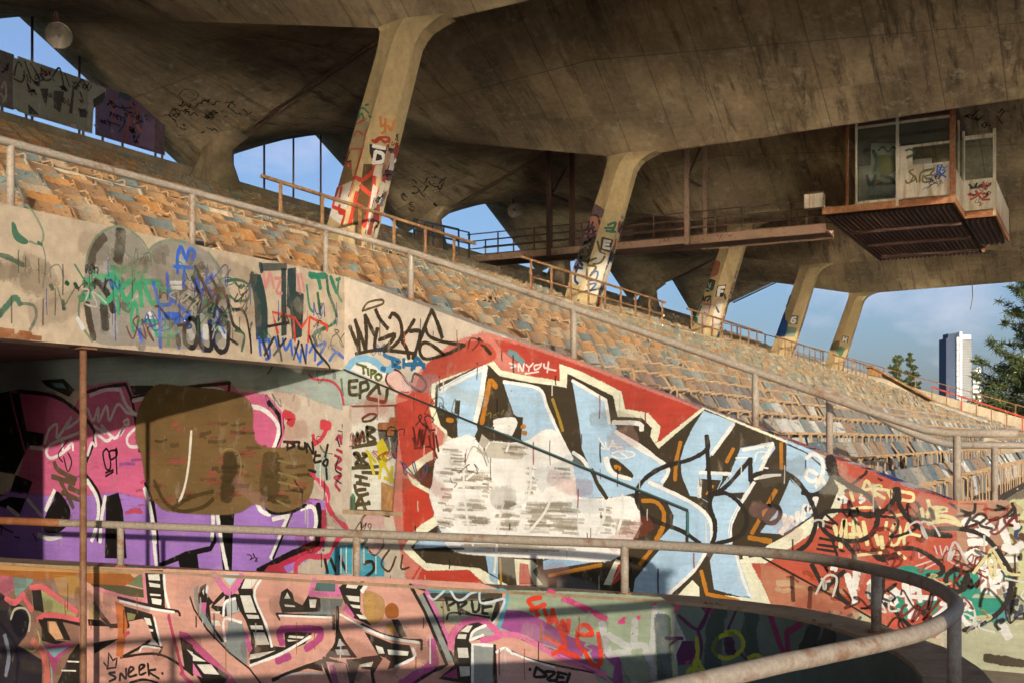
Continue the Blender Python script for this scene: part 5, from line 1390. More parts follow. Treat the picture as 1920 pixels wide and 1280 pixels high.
('W','S','b8503a',28,69,'1620 996 -18 -19 -18 74'),
('W','S','a83a26',34,38,'972 890 -56 20 -56 -7'),
('W','S','b8503a',41,71,'1689 1366 -51 16 -50 -22'),
('W','S','a83a26',19,67,'979 1460 -39 10 -40 -14'),
('W','S','6a3a26',29,55,'754 1126 -48 5 -49 -15'),
('W','S','d8745a',56,36,'2251 813 -38 27 -38 -25'),
('W','S','e0a080',40,52,'1379 1001 -62 5 -60 26'),
('W','S','8a3020',49,45,'887 1067 -23 -8 -23 57'),
('W','S','b8503a',20,58,'1545 881 -32 -23 -32 70'),
('W','S','8a3020',55,64,'1803 1424 -30 23 -29 27'),
('W','S','b8503a',51,54,'1103 975 -62 -15 -61 -5'),
('W','S','a83a26',26,38,'1989 1019 -29 -3 -30 7'),
('W','S','e0a080',45,68,'1106 1162 -49 -16 -48 -3'),
('W','S','d8745a',43,53,'2040 1302 -52 6 -52 -8'),
('W','S','a83a26',47,70,'671 1223 -56 3 -56 51'),
('W','S','8a3020',41,66,'1609 1374 -44 -8 -45 61'),
('W','S','8a3020',28,49,'1007 832 -28 25 -28 2'),
('W','S','d8745a',52,44,'1813 1330 -33 0 -33 7'),
('W','S','e0a080',41,35,'744 1474 -38 16 -39 -32'),
('W','S','8a3020',22,50,'682 1369 -51 -12 -51 -14'),
('W','S','8a3020',34,69,'1934 1255 -45 -9 -45 16'),
('W','S','6a3a26',47,47,'1543 1182 -23 -21 -22 38'),
('W','S','d8745a',53,49,'798 1476 -23 -23 -22 38'),
('W','S','6a3a26',18,67,'1387 958 -28 26 -28 -1'),
('W','S','8a3020',52,72,'2329 826 -29 -11 -29 2'),
('W','S','d8745a',30,58,'922 1387 -56 -3 -55 36'),
('W','S','6a3a26',27,69,'2005 837 -40 15 -41 29'),
('W','S','b8503a',47,50,'1063 1309 -51 -20 -50 0'),
('W','S','8a3020',47,64,'1096 1091 -28 -12 -29 63'),
('W','S','6a3a26',53,47,'1924 1028 -50 16 -49 -24'),
('W','S','8a3020',50,44,'1837 797 -61 -5 -60 5'),
('W','S','e0a080',47,46,'1158 1227 -55 -19 -54 40'),
('W','S','b8503a',21,43,'1406 1072 -19 -1 -19 -13'),
('W','S','6a3a26',23,70,'2356 767 -61 23 -60 -10'),
('W','S','d8552e',24,55,'2548 649 -34 -3 -34 -42'),
('W','S','b8502e',43,62,'2334 569 -89 -9 -89 6'),
('W','S','e8c090',29,53,'2800 672 -98 -15 -97 -8'),
('W','S','b8502e',34,69,'2304 824 -41 -3 -40 -29'),
('W','S','7a5030',21,51,'2774 741 -54 -1 -55 -40'),
('W','S','b8502e',37,45,'2491 620 -79 8 -79 -36'),
('W','S','b8502e',36,67,'2610 791 -43 4 -42 -38'),
('W','S','e8c090',30,68,'2199 679 -56 14 -56 -26'),
('W','S','d8552e',40,42,'2532 743 -100 6 -99 -14'),
('W','S','e8c090',35,51,'2374 639 -78 -3 -78 -6'),
('W','S','e8c090',35,59,'2879 618 -72 -21 -71 26'),
('W','S','7a5030',36,73,'2558 640 -93 0 -93 11'),
('W','S','7a5030',24,61,'2820 673 -49 12 -49 -53'),
('W','S','7a5030',27,62,'2316 787 -65 14 -65 -14'),
('W','S','e08a5a',43,40,'2235 694 -35 -11 -35 -25'),
('W','S','e8c090',51,67,'2865 675 -59 5 -59 0'),
('W','S','4a2a1a',34,55,'2726 747 -13 -235'),
('W','S','4a2a1a',34,55,'2543 654 13 -197'),
('W','S','c8b890',22,75,'768 878 -32 -72 36 -43'),
('W','S','3a3028',30,75,'696 657 55 -78 -60 -50'),
('W','S','8a5a40',37,75,'750 636 40 -71 -10 -61'),
('W','S','6a4030',18,75,'785 1083 25 -74 4 -70'),
('W','S','c8b890',35,75,'746 1006 -25 -84 -37 -45'),
('W','S','c8b890',24,75,'672 601 23 -97 23 -27'),
('W','S','8a5a40',30,75,'724 1151 54 -27 -34 -90'),
('W','S','38506a',34,75,'749 750 46 -71 -92 -64'),
('W','S','6a4030',30,75,'778 921 34 -61 -66 -15'),
('W','S','38506a',25,75,'723 1484 -11 -92 45 -49'),
('W','S','38506a',21,75,'686 1358 26 -96 -7 -18'),
('W','S','c8b890',32,75,'752 1074 33 -52 -72 -59'),
('W','S','38506a',29,75,'671 1316 42 -89 -104 -50'),
('W','S','38506a',29,75,'667 608 1 -49 14 -29'),
('W','S','6a4030',22,75,'683 902 27 -46 -11 -38'),
('W','S','3a3028',30,75,'697 1120 -23 -88 17 3'),
('W','S','38506a',18,75,'672 577 49 -83 -89 2'),
('W','S','8a5a40',23,75,'755 1241 -41 -77 58 -36'),
('W','S','6a4030',41,75,'673 1244 -30 -37 -17 -82'),
('W','S','6a4030',23,75,'728 930 23 -33 -45 -68'),
('W','S','c8b890',17,75,'679 1191 -48 -38 75 -98'),
('W','S','38506a',22,75,'755 630 26 -48 16 -68'),
('W','S','2a2118',21,100,'2389 1364 -102 -87'),
('W','S','2a2118',21,100,'2415 1304 -102 -22'),
('W','S','2a2118',21,100,'2402 1259 -102 -35'),
('W','S','2a2118',21,100,'2453 1138 -140 -20'),
('W','S','2a2118',21,100,'2466 1075 -204 -19'),
('W','S','2a2118',21,100,'2479 1033 -166 -18'),
('W','S','2a2118',21,100,'2338 1132 -51 -155'),
('W','S','2a2118',21,100,'2262 1032 -38 -11'),
('W','S','2a2118',51,100,'1951 1047 -61 -79 -146 36'),
('W','S','2a2118',51,100,'2013 1376 -111 13'),
('W','S','2a2118',42,100,'1482 1225 -221 -16'),
('W','S','2a2118',22,100,'1272 1511 -115 -71 -91 -9 -16 86'),
('W','S','2a2118',22,100,'887 1461 -89 14 67 23'),
('W','S','2a2118',22,100,'954 1361 -134 29 -88 87'),
('W','S','2a2118',22,100,'743 1525 -22 -83 88 -76'),
('W','S','2a2118',23,100,'1648 1438 -24 76 -71 -11 -36 -111'),
('W','S','2a2118',23,100,'2162 1653 -88 79 -49 39 -12 26'),
('W','S','2a2118',23,100,'2212 1601 -25 13'),
('W','S','2a2118',23,100,'1902 1735 -31 -19'),
('W','S','2a2118',22,100,'1226 835 -46 -95 -45 101'),
'spray_lettering',
('W','S','efdf9e',34,100,'2313 1263 -38 -115 -32 91 -25 91 -12 -179'),
('W','S','efdf9e',33,100,'2164 1191 -12 -64'),
('W','S','efdf9e',33,100,'2137 1141 -13 199 -62 -196'),
('W','S','efdf9e',33,100,'2137 1192 -75 -3'),
('W','S','efdf9e',33,100,'2043 1311 -37 -215'),
('W','S','efdf9e',33,100,'1926 1188 -24 -88'),
('W','S','efdf9e',33,100,'1878 1175 -15 -105'),
('W','S','efdf9e',34,100,'2256 1123 0 -64'),
('W','S','efdf9e',23,100,'1829 1318 12 -70'),
('W','S','efdf9e',23,100,'2172 1294 -8 -16'),
('W','S','efdf9e',23,100,'1756 1306 36 -100 -12 -107 -60 35 -14 126 50 46'),
('W','S','efdf9e',23,100,'1636 1313 36 -140 -6 -62'),
('W','S','efdf9e',23,100,'1696 1170 -72 43 -95 -15'),
('W','S','efdf9e',23,100,'2187 1422 -125 26 -172 1'),
('W','S','efdf9e',23,100,'1817 1367 -133 29'),
('W','S','efdf9e',23,100,'2099 989 -221 36'),
('W','S','efdf9e',23,100,'1720 1033 -60 -54'),
('W','S','efdf9e',30,100,'1517 1454 -35 -98 -41 100 -35 -98 53 172'),
('W','S','efdf9e',30,100,'1386 1470 -15 -123'),
('W','S','efdf9e',30,100,'1412 1467 -117 -9 82 -49 -128 -33 -74 -62'),
('W','S','efdf9e',30,100,'1175 1314 132 33 152 -30'),
('W','S','efdf9e',25,100,'2062 1566 -49 141 -74 -128'),
('W','S','efdf9e',25,100,'2037 1617 -74 15'),
('W','S','efdf9e',25,100,'1948 1658 -15 -95'),
('W','S','efdf9e',25,100,'1963 1655 -85 1 61 -49 -92 -64'),
('W','S','efdf9e',25,100,'1902 1631 -158 -22'),
('W','S','efdf9e',25,100,'1817 1620 -39 -104'),
('W','S','efdf9e',25,100,'1708 1612 -114 -25 6 -63 96 10'),
('W','S','efdf9e',26,100,'2162 1589 -25 -76'),
('W','S','f7f1e2',26,100,'2275 1522 -38 29 -40 -40 53 -17 31 30'),
('W','S','f7f1e2',26,100,'2074 1543 -39 -15 39 -33'),
('W','S','f7f1e2',26,100,'2237 1523 -19 -6'),
('W','S','fbf8f0',56,100,'1146 1333 -125 44 -123 -98'),
('W','S','fbf8f0',56,100,'898 1279 203 -45'),
('W','S','fbf8f0',55,100,'842 1347 -99 19 -35 -56'),
('W','S','fbf8f0',55,100,'842 1353 -55 -155 -33 -100 -93 58'),
('W','S','fbf8f0',56,100,'1095 1158 -130 9'),
('W','S','fbf8f0',56,100,'1021 1377 -67 -149'),
('W','S','fbf8f0',55,100,'809 1125 -110 -19'),
('W','S','fbf8f0',49,100,'1123 1031 -79 44 -90 -78 45 -51 67 33'),
('W','S','fbf8f0',49,100,'1010 945 -25 -120 -11 -109'),
('W','S','fbf8f0',48,100,'909 1009 -193 10'),
('W','S','fbf8f0',48,100,'999 885 -206 21'),
('W','S','fbf8f0',48,100,'909 878 -13 -181'),
('W','S','fbf8f0',48,100,'793 933 88 -150 -99 4'),
('W','S','fbf8f0',49,100,'1112 1038 -68 -70 -45 -95'),
('W','S','fbf8f0',56,100,'2193 791 -56 -163 -15 -89'),
('W','S','fbf8f0',56,100,'2105 822 19 -142'),
('W','S','fbf8f0',56,100,'1982 715 -74 55 0 -83 55 -54'),
('W','S','fbf8f0',55,100,'1786 689 -90 -45 -131 69'),
('W','S','fbf8f0',55,100,'1660 735 -38 -174 -51 -127'),
('W','S','fbf8f0',56,100,'1853 606 -91 -48 12 66'),
('W','S','fbf8f0',37,100,'1541 704 -14 -117'),
('W','S','fbf8f0',37,100,'1594 626 -200 -1'),
('W','S','fbf8f0',37,100,'1342 581 -41 -34 99 -100'),
('W','S','fbf8f0',38,100,'1624 436 -59 -8'),
('W','S','fbf8f0',37,100,'1169 470 -57 -69 -68 -13'),
('W','S','fbf8f0',37,100,'1135 596 -12 -36'),
('W','S','fbf8f0',37,100,'1101 604 -12 -66'),
('W','S','fbf8f0',39,100,'2338 854 -38 -11'),
('W','S','e8cfc0',12,85,'1400 1110 -23 -73'),
('W','S','e8cfc0',12,85,'1353 1112 -23 -85 -35 88 -23 -85 -46 76 12 -74 -103 29'),
('W','S','e8cfc0',12,85,'1541 1041 -12 -49 -59 28'),
('W','S','e8cfc0',12,85,'1565 915 -106 43 -71 29'),
('W','S','e8cfc0',12,85,'1482 895 -94 55'),
('W','S','e8cfc0',12,85,'1261 969 -81 -33 -114 18'),
('W','S','6ab0b4',61,80,'1010 422 -101 68 -111 33'),
('W','S','fbf8f0',72,85,'820 412 -44 -93'),
('W','S','4a3a28',72,80,'954 110 -288 -21'),
('W','S','fbf8f0',45,100,'2805 1350 -16 -118'),
('W','S','fbf8f0',45,100,'2789 1232 -63 101'),
('W','S','fbf8f0',45,100,'2739 1313 -52 -38 -20 106'),
('W','S','fbf8f0',44,100,'2621 1317 -26 131 -52 -50 -51 132'),
('W','S','fbf8f0',45,100,'2805 1218 27 -41'),
('W','S','fbf8f0',31,100,'2582 1917 -64 40 -78 -49 -15 -130 93 -86 71 42 -33 68 -116 -76 -32 -58'),
('W','S','fbf8f0',31,100,'2428 1765 64 -131'),
('W','S','f7f1e2',14,100,'4804 2117 -78 -114 62 14'),
('W','S','f7f1e2',14,100,'4726 2074 -31 -85 -62 100'),
('W','S','f7f1e2',14,100,'4648 2089 -61 -86'),
('W','S','f7f1e2',14,100,'4679 2032 -153 -14'),
('W','S','f7f1e2',14,100,'4664 1946 -123 36 -137 -20 0 -36 137 -29 123 35 0 17'),
('W','S','f7f1e2',14,100,'4571 1975 -91 -56'),
('W','S','f7f1e2',13,100,'3292 1914 -151 1 54 -54'),
('W','S','f7f1e2',13,100,'3100 1875 -27 94 -95 1 54 -67'),
('W','S','f7f1e2',13,100,'3019 1823 -54 -10'),
('W','S','eadfce',16,100,'5895 2956 -85 -33 68 -20'),
('W','S','eadfce',16,100,'5777 2863 0 89 -51 -91 -16 96'),
('W','S','eadfce',16,100,'5684 2934 -41 -31 -50 43'),
('W','S','eadfce',16,100,'5643 2903 8 -44'),
('W','S','eadfce',16,100,'5510 2929 66 -13 -8 -45 -58 28 -17 44'),
('W','S','eadfce',16,100,'5461 2934 -9 -44 -49 -2'),
('W','S','eadfce',16,100,'5403 2954 16 -117'),
('W','S','eadfce',16,100,'5395 2873 -82 -17'),
('W','S','eadfce',16,100,'5693 2830 -167 18'),
('W','S','8a7a30',11,100,'6187 2375 -52 30 0 -60'),
('W','S','8a7a30',11,100,'6084 2374 -52 30'),
('W','S','8a7a30',11,100,'5998 2381 -35 52'),
('W','S','5a1a12',22,100,'7179 2244 -56 -219 -37 203 -19 -234'),
('W','S','5a1a12',22,100,'7049 2212 0 -187 -56 218 -55 -78'),
('W','S','5a1a12',22,100,'6956 2150 -18 -140'),
('W','S','5a1a12',22,100,'6901 2181 -27 -280'),
('W','S','5a1a12',22,100,'6865 2150 -37 -186'),
('W','S','5a1a12',22,100,'7160 1993 -222 17 -92 -124'),
('W','S','5a1a12',22,100,'7030 2290 -74 -78 -73 0'),
('W','S','5a1a12',22,100,'7179 2119 -37 -126'),
'looping_black_line',
('W','S','2a2118',37,100,'3599 2137 -11 -130 182 -111 262 -71 192 -100 120 -129 15 -155 -105 -138 -164 -78 -233 -75 -187 -115'),
('W','S','2a2118',37,100,'3599 2137 -17 -266 -18 -273 -7 -204 -45 -135 0 -136 31 -90'),
('W','S','2a2118',36,100,'3571 1530 -168 85 -166 178 -96 109'),
('W','S','2a2118',36,100,'3141 1908 0 -221'),
('W','S','2a2118',36,100,'3141 1687 -41 55 -162 42 -173 -24 -144 -129 -103 -180 -29 -156 67 -198 111 -94'),
('W','S','2a2118',36,100,'3557 1541 -154 17 -139 -88 -82 -132 13 -135 97 -98 215 -70'),
('W','S','2a2118',36,100,'2952 1441 80 -32 14 -67 -54 -64 -94 0 -56 71 16 76 94 16'),
('W','S','2a2118',35,100,'2621 1579 -129 -13 -128 109 -41 156'),
('W','S','2a2118',35,100,'2326 1812 -102 -121 -125 -88'),
('W','S','2a2118',78,100,'2357 1921 -38 -167'),
('W','S','2a2118',36,100,'2326 1741 -189 -100 -149 -86 -80 -150 31 -167 98 -93 150 -22 151 35 102 100 0 91 -76 54 -202 9 -149 -36'),
('W','S','2a2118',35,100,'1902 1389 -110 95 -62 128'),
('W','S','2a2118',35,100,'1730 1630 -16 -131 -78 -136 -119 -96 -129 -45'),
('W','S','2a2118',34,100,'1494 1206 -152 68 -230 -4 -169 -78 -123 -164 -68 -141 11 -193 79 -151 157 -123 147 -73'),
('W','S','2a2118',35,100,'1744 1069 -167 8 -142 -68 -107 -93 25 -66 106 -18'),
('W','S','2a2118',34,100,'1226 909 69 -78 -11 -98 -81 -34 -82 57 0 110 105 43'),
('W','S','2a2118',36,100,'2237 1121 -103 -108 -4 -96'),
('W','S','2a2118',36,100,'1863 798 12 -178 76 -94 37 -31'),
('W','S','2a2118',35,100,'1902 580 -146 -104 -173 -168'),
('W','S','2a2118',35,100,'1541 532 -82 -83 -76 -50'),
('W','S','2a2118',36,100,'2287 773 0 -155 -107 -102'),
('W','S','2a2118',36,100,'2530 876 -118 -230'),
('W','S','2a2118',36,100,'2412 646 -188 182'),
('W','S','2a2118',58,100,'1738 1630 -12 -94'),
('W','L','2a1c12',15,100,'3019 923 -907 -447 -368 -200'),
'wall_tag',
('W','G','c8503a',62,75,'7367 2640 -207 12 -93 154 -147 183 -219 86 -215 99 -229 6 -130 -66 0 -105 395 -109 398 -128 55 -155 -55 -110 409 117'),
('W','F','c9d2bd',32,85,'8298 2895 -131 13 -705 -290 19 -71 746 4'),
('W','F','f7f1e2',22,80,'8127 2964 -100 77 -158 11 -156 -37 -155 -100 19 -111 155 20 236 86'),
('W','G','e2b7a6',13,100,'7539 2787 -10 87 -86 34 -95 -47 -132 -145 38 -78 189 67'),
('W','S','5a2818',24,100,'7443 2689 115 98 -19 95 -96 45 -95 -50 -113 -129 -168 -85 -74 79 74 96'),
('W','S','5a2818',24,100,'7198 2778 -38 94 -93 -34'),
('W','S','7fb2c8',67,100,'8127 2964 -100 94 -158 18 -156 -53 -116 -88 -116 9'),
('W','S','1f6a90',48,100,'7626 2948 -39 -9'),
('W','S','1f6a90',38,100,'7597 3115 -58 -34 -105 -28'),
('W','S','1f6a90',38,100,'7472 3055 -10 -88'),
('W','S','1f6a90',38,100,'7443 3054 -76 -34 95 -37 -104 -35'),
('W','S','1f6a90',38,100,'7310 3049 0 -98'),
('W','S','1f6a90',38,100,'7310 2986 -150 -5'),
('W','S','1f6a90',38,100,'7138 3075 60 -158'),
('W','S','1f6a90',38,100,'7170 2935 -47 123 -102 -128'),
('W','S','1f6a90',38,100,'7170 2989 -149 -15'),
('W','S','5a6420',26,100,'7997 3016 -148 -45'),
('W','S','5a6420',26,100,'7899 2989 -10 -97'),
('W','S','5a6420',26,100,'7830 2955 -10 -81'),
('W','S','5a6420',26,100,'7781 2937 0 -96'),
('W','S','5a6420',26,100,'7791 2937 -82 -21 62 -35'),
('W','S','5a6420',26,100,'7674 2886 48 -31 -48 -49 -48 47 48 33'),
('W','S','4a3c20',37,100,'8107 2804 -12 -149 -112 -12'),
('W','S','4a3c20',37,100,'8107 2809 -124 5'),
('W','S','4a3c20',37,100,'8097 2732 -94 2'),
('W','S','4a3c20',37,100,'7938 2784 10 -184'),
('W','S','4a3c20',37,100,'7938 2780 -93 11 -19 -77 102 -34'),
('W','S','4a3c20',37,100,'7684 2758 -29 -115'),
('W','S','4a3c20',37,100,'7693 2743 137 -129 -117 -39 -136 -20 -30 137'),
('W','S','7a8a6a',29,70,'8227 2836 -24 -196'),
('W','S','33270f',40,100,'8097 3469 -80 -169 -61 -129'),
('W','S','33270f',40,100,'7956 3171 12 175 49 196'),
('W','S','33270f',40,100,'8017 3542 -89 -198 -69 -180'),
('W','S','33270f',40,100,'7859 3164 -10 209 20 218'),
('W','S','33270f',40,100,'7869 3591 -98 -173 -49 -83'),
('W','S','33270f',40,100,'7713 3647 -58 -107 -116 -125'),
('W','S','33270f',40,100,'7689 3422 39 -230 -151 2 -143 145 230 -54'),
('W','S','33270f',40,100,'7510 3540 -48 50 -95 -81 -28 -175 104 -122 154 -61'),
('W','S','33270f',39,100,'7160 3499 94 -121 85 -91 -66 -113 -38 -120'),
('W','S','33270f',39,100,'7226 3369 -144 -12 37 -173 64 -131'),
('W','S','33270f',39,100,'6916 3603 77 -144 126 -291'),
('W','S','33270f',39,100,'6905 3579 -77 -159 -51 -145'),
('W','S','33270f',34,100,'7008 3413 -52 -111 -182 -70 -297 -55'),
('W','S','33270f',34,100,'6477 3177 224 -87 292 -52 89 82 -33 100 -111 -12 -183 -124'),
('W','S','33270f',35,100,'8007 3135 -333 35 -382 -43 -154 -24'),
('W','S','5a4a28',22,100,'7908 3646 -78 92 -195 24 -23 -49 218 -52 78 -19'),
('W','S','33270f',39,100,'6292 3235 -157 -166'),
('W','S','7aa8a4',60,70,'5895 3076 -85 -33'),
('W','S','7aa8a4',60,70,'5827 3043 -101 -78'),
('W','S','c9444e',26,100,'8719 2907 -83 -60 -206 -19 -122 -55 -81 -100 -44 -171'),
('W','S','e3c9bd',27,60,'8972 2588 -64 132 -147 -36 -42 -166'),
'niche_tag',
('N','F','e9e2cc',0,90,'8326 2536 -964 -15 0 -1287 964 -30'),
('N','S','54472a',38,100,'8143 2150 -32 -108 -32 142 -32 -125 -42 143 -26 -125'),
('N','S','54472a',38,100,'7941 2253 -21 -176 -105 21 105 69 -101 51 122 35'),
('N','S','54472a',38,100,'8175 2002 -381 53'),
('N','S','54472a',38,100,'8132 1924 -68 -69 47 -57 -89 5 46 121 64 0'),
('N','S','54472a',38,100,'8005 1924 -74 -16 74 -53 -89 -72 110 -1'),
('N','S','54472a',38,100,'8165 1749 -396 22'),
('N','S','54472a',38,100,'8005 1699 -252 -5'),
('N','S','54472a',38,100,'8111 1654 -174 -27'),
('N','S','54472a',38,100,'8037 1647 0 -61'),
('N','S','54472a',38,100,'8090 1568 -185 -23'),
('N','S','54472a',38,100,'8122 1541 -54 -124 -148 24'),
('N','S','54472a',38,100,'8068 1481 -110 11'),
('N','S','54472a',38,100,'8037 1421 74 -179'),
('N','S','54472a',38,100,'8037 1421 -79 -183'),
('N','S','54472a',38,100,'8132 1297 -237 24'),
('N','S','54472a',38,100,'7920 1341 -17 -7'),
('N','S','54472a',38,100,'8283 2185 -32 -140 32 -192'),
('N','S','54472a',26,100,'8005 2358 -106 50 -96 -9 54 -60 126 -20 22 39'),
('N','S','5a5548',103,70,'7711 2183 -62 -205'),
('N','S','5a5548',102,70,'7546 2166 -41 -256'),
('N','F','d6c026',14,100,'7784 2046 -73 69 -83 -137 31 -214 94 -1'),
('N','S','d6c026',34,100,'7910 1925 -74 -241'),
('N','S','d6c026',34,100,'7732 1772 21 -142'),
('N','S','d6c026',34,100,'7669 1772 -127 -189'),
('N','S','d6c026',34,100,'7941 1959 -136 -137'),
('N','S','d6c026',34,100,'7680 1635 -175 -40'),
('N','S','d6c026',34,100,'7566 1773 21 -188'),
'jamb_scribble',
('W','S','c22f4a',31,85,'8304 2098 -54 52 -22 -104'),
('W','S','c22f4a',31,85,'8325 1906 -97 -51 86 -70 -86 -51'),
('W','S','c22f4a',31,85,'8336 1628 -108 37 86 -106 -64 -85'),
('W','S','c22f4a',31,85,'8293 1976 -86 -34'),
('W','S','33202a',17,100,'8293 2132 -43 -121'),
('W','S','33202a',17,100,'8271 1872 43 -139 -86 -51'),
('W','S','33202a',17,100,'8314 1611 -86 -50'),
'pink_mural',
('W','F','d9688a',58,100,'14282 2795 -921 -42 -443 -213 -271 282 -766 57 -122 -208 -402 43 -488 62 -797 66 -182 -156 -488 -37 -234 -226 -26 -269 130 -236 218 -138 88 -205 -691 -322 -350 43 -17 -460 708 -435 890 -260 5137 -330 0 934 -734 345 -415 405 -175 394'),
('W','F','ab7cc4',146,100,'15255 947 -973 308 -467 -27 -787 -18 -961 84 -809 -124 -1140 -22 -890 96 -691 52 -17 -460 708 -435 890 -260 5137 -330'),
('W','S','a860a8',38,69,'12012 1752 -140 16 -139 -6'),
('W','S','e07088',45,64,'10870 1181 -88 17 -88 21'),
('W','S','a860a8',31,55,'11785 1809 -93 15 -93 3'),
('W','S','b0559a',52,41,'13215 983 -122 19 -122 5'),
('W','S','d8566f',44,78,'10160 1481 -72 15 -73 27'),
('W','S','e07088',27,42,'11442 1540 -76 16 -77 -5'),
('W','S','d8566f',31,63,'11690 1394 -63 16 -64 -6'),
('W','S','d8566f',47,61,'10650 1580 -136 16 -135 18'),
('W','S','e07088',36,69,'10445 1166 -42 15 -43 21'),
('W','S','a860a8',27,63,'10392 1127 -70 16 -69 23'),
('W','S','e07088',25,71,'11596 1810 -51 15 -50 28'),
('W','S','e07088',26,43,'12579 1697 -75 16 -74 -9'),
('W','S','b0559a',38,70,'9766 1507 -106 16 -105 10'),
('W','S','d8566f',31,60,'11134 1793 -122 15 -121 21'),
('W','S','d8566f',38,77,'11606 1510 -51 16 -51 20'),
('W','S','b0559a',35,79,'9694 1507 -70 15 -69 24'),
('W','S','b0559a',30,56,'10915 1228 -65 16 -65 12'),
('W','S','d8566f',22,60,'11654 1197 -144 19 -143 -6'),
('W','S','b0559a',40,78,'9944 1488 -55 15 -55 18'),
('W','S','a860a8',26,55,'13124 1542 -152 18 -151 17'),
('W','S','b0559a',50,77,'12007 1289 -94 17 -93 8'),
('W','S','a860a8',32,40,'9958 1443 -69 15 -69 -8'),
('W','S','a860a8',43,56,'9959 1619 -73 15 -73 -10'),
('W','S','b0559a',45,68,'10791 1604 -104 16 -103 8'),
('W','S','a860a8',45,64,'11070 1444 -58 16 -58 -10'),
('W','S','a860a8',28,56,'13231 1299 -64 16 -63 -4'),
('W','S','e07088',25,57,'13470 1758 -52 16 -52 -8'),
('W','S','b0559a',38,46,'13108 1243 -116 18 -116 -8'),
('W','S','a860a8',44,47,'10373 1385 -69 16 -68 10'),
('W','S','d8566f',38,71,'11897 1089 -156 20 -154 -5'),
('W','S','a860a8',33,49,'12477 1192 -114 19 -112 7'),
('W','S','d8566f',27,76,'10997 1390 -105 17 -104 -9'),
('W','S','d8566f',44,74,'11824 1123 -103 17 -102 -6'),
('W','S','d8566f',27,73,'11105 1473 -146 17 -145 28'),
('W','S','d8566f',46,40,'10550 1357 -80 16 -80 25'),
('W','S','d8566f',40,44,'10674 1819 -73 14 -73 3'),
('W','S','a860a8',40,48,'11230 1608 -91 16 -90 8'),
('W','S','d8566f',34,74,'10164 1279 -57 15 -57 23'),
('W','S','d8566f',29,50,'11061 1715 -156 16 -154 21'),
('W','S','e07088',36,73,'10212 1489 -73 16 -73 5'),
('W','F','15100f',12,100,'14701 2763 -595 67 -175 -609 -373 -40 29 -154 315 -40 292 -395 507 53'),
('W','F','15100f',12,100,'14164 1573 -363 -92 275 -476 625 160 0 140 -389 -50'),
('W','G','17110f',10,100,'13277 1356 -194 -148 -83 -150 83 -193 222 -104 253 29 -57 233 -140 178'),
('W','F','17110f',9,100,'12276 1300 -235 65 -83 -237 -77 -659 421 -22'),
('W','F','17110f',11,100,'13615 2956 -477 7 -220 -158 110 -92 473 163'),
('W','F','5f8a80',8,100,'13389 2911 -223 -5 -83 -78 222 24'),
('W','F','17110f',9,100,'11810 2837 -428 -10 -50 -91 427 -28'),
('W','S','140f0e',42,100,'14106 2811 -745 -83 -443 -188 -324 -230 -86 -188 166 -338'),
('W','S','140f0e',41,100,'12701 2763 -399 66 -403 32'),
('W','S','140f0e',40,100,'11899 2861 -128 -245 -101 -458 -38 -218'),
('W','S','140f0e',40,100,'11531 1504 -149 -250 -87 -503'),
('W','S','140f0e',39,100,'11784 2668 -427 50 -440 63 -902 53'),
('W','S','140f0e',41,100,'12674 1596 -240 -240 -66 -278 79 -395'),
('W','S','140f0e',38,100,'10015 2834 57 -245 207 -398'),
('W','S','ead9d2',45,100,'12594 2723 -318 69 -274 -2'),
('W','S','ead9d2',44,100,'12002 2790 -128 -227 -267 -183'),
('W','S','ead9d2',44,100,'11759 2631 -402 60'),
('W','S','ead9d2',42,100,'10773 2751 -563 6 -120 -116 131 -294'),
('W','S','ead9d2',47,100,'13844 1987 -272 -22'),
('W','S','ead9d2',47,100,'14342 1096 -236 -111'),
('W','S','ead9d2',47,100,'13902 1225 -287 -224'),
('W','S','f7f1e2',52,100,'12661 1521 -179 -203 -53 -204 58 -264 80 -172'),
('W','S','f7f1e2',52,100,'12297 1304 71 -300 34 -338'),
('W','S','f7f1e2',51,100,'11544 1431 -75 -180 -87 -251 -62 -286'),
('W','S','f7f1e2',54,100,'13333 1365 183 -284'),
('W','S','f0e2da',38,100,'12809 2198 552 -152 140 -116 -84 -99 -224 63 -179 96'),
('W','S','f0e2da',38,100,'13530 2046 -85 193 -168 76 -6 -192 -298 300 110 -171 -274 135'),
('W','S','f0e2da',37,100,'12647 2536 -107 -170 -106 182 -5 -201 -153 222 -58 -205 -125 183 -78 36 -154 -116 -204 -17'),
('W','S','f0e2da',37,100,'12514 2291 -212 -98 74 116 -257 -190 -181 150 64 -110'),
('W','S','f0e2da',37,100,'12647 1878 -80 169 -85 -37 0 169 -206 -98 -131 60'),
('W','S','f0e2da',36,100,'11627 2304 234 -164 -39 -132 -265 -17 -81 -159 -124 -252'),
('W','S','f0e2da',38,100,'13166 2123 -28 -191 -165 115 -28 -95'),
('W','S','f0e2da',37,100,'11938 2343 -77 36 -13 -73 77 0'),
('W','S','f7f1e2',58,80,'13672 718 -255 -48 -224 48'),
('W','F','120d0c',9,100,'10187 1164 -251 7 34 -364 22 -692 91 -6 104 689'),
('W','F','120d0c',7,100,'10773 578 -190 27 -36 -245 322 -18 48 140 341 -108 0 36'),
('W','L','140f0e',53,100,'10302 898 -35 -121 81 -108 425 -91 485 -177'),
('W','S','c22f4a',83,100,'8750 1315 -197 -11 -51 -105'),
('W','S','c22f4a',83,100,'8502 1199 31 -380 312 -147 689 -289'),
('W','S','140f0e',67,100,'9358 2578 -173 -172 -32 -185 75 -219'),
('W','S','140f0e',66,100,'8574 1295 -10 -263 31 -216'),
('W','S','140f0e',67,100,'8595 816 462 -171 477 -228'),
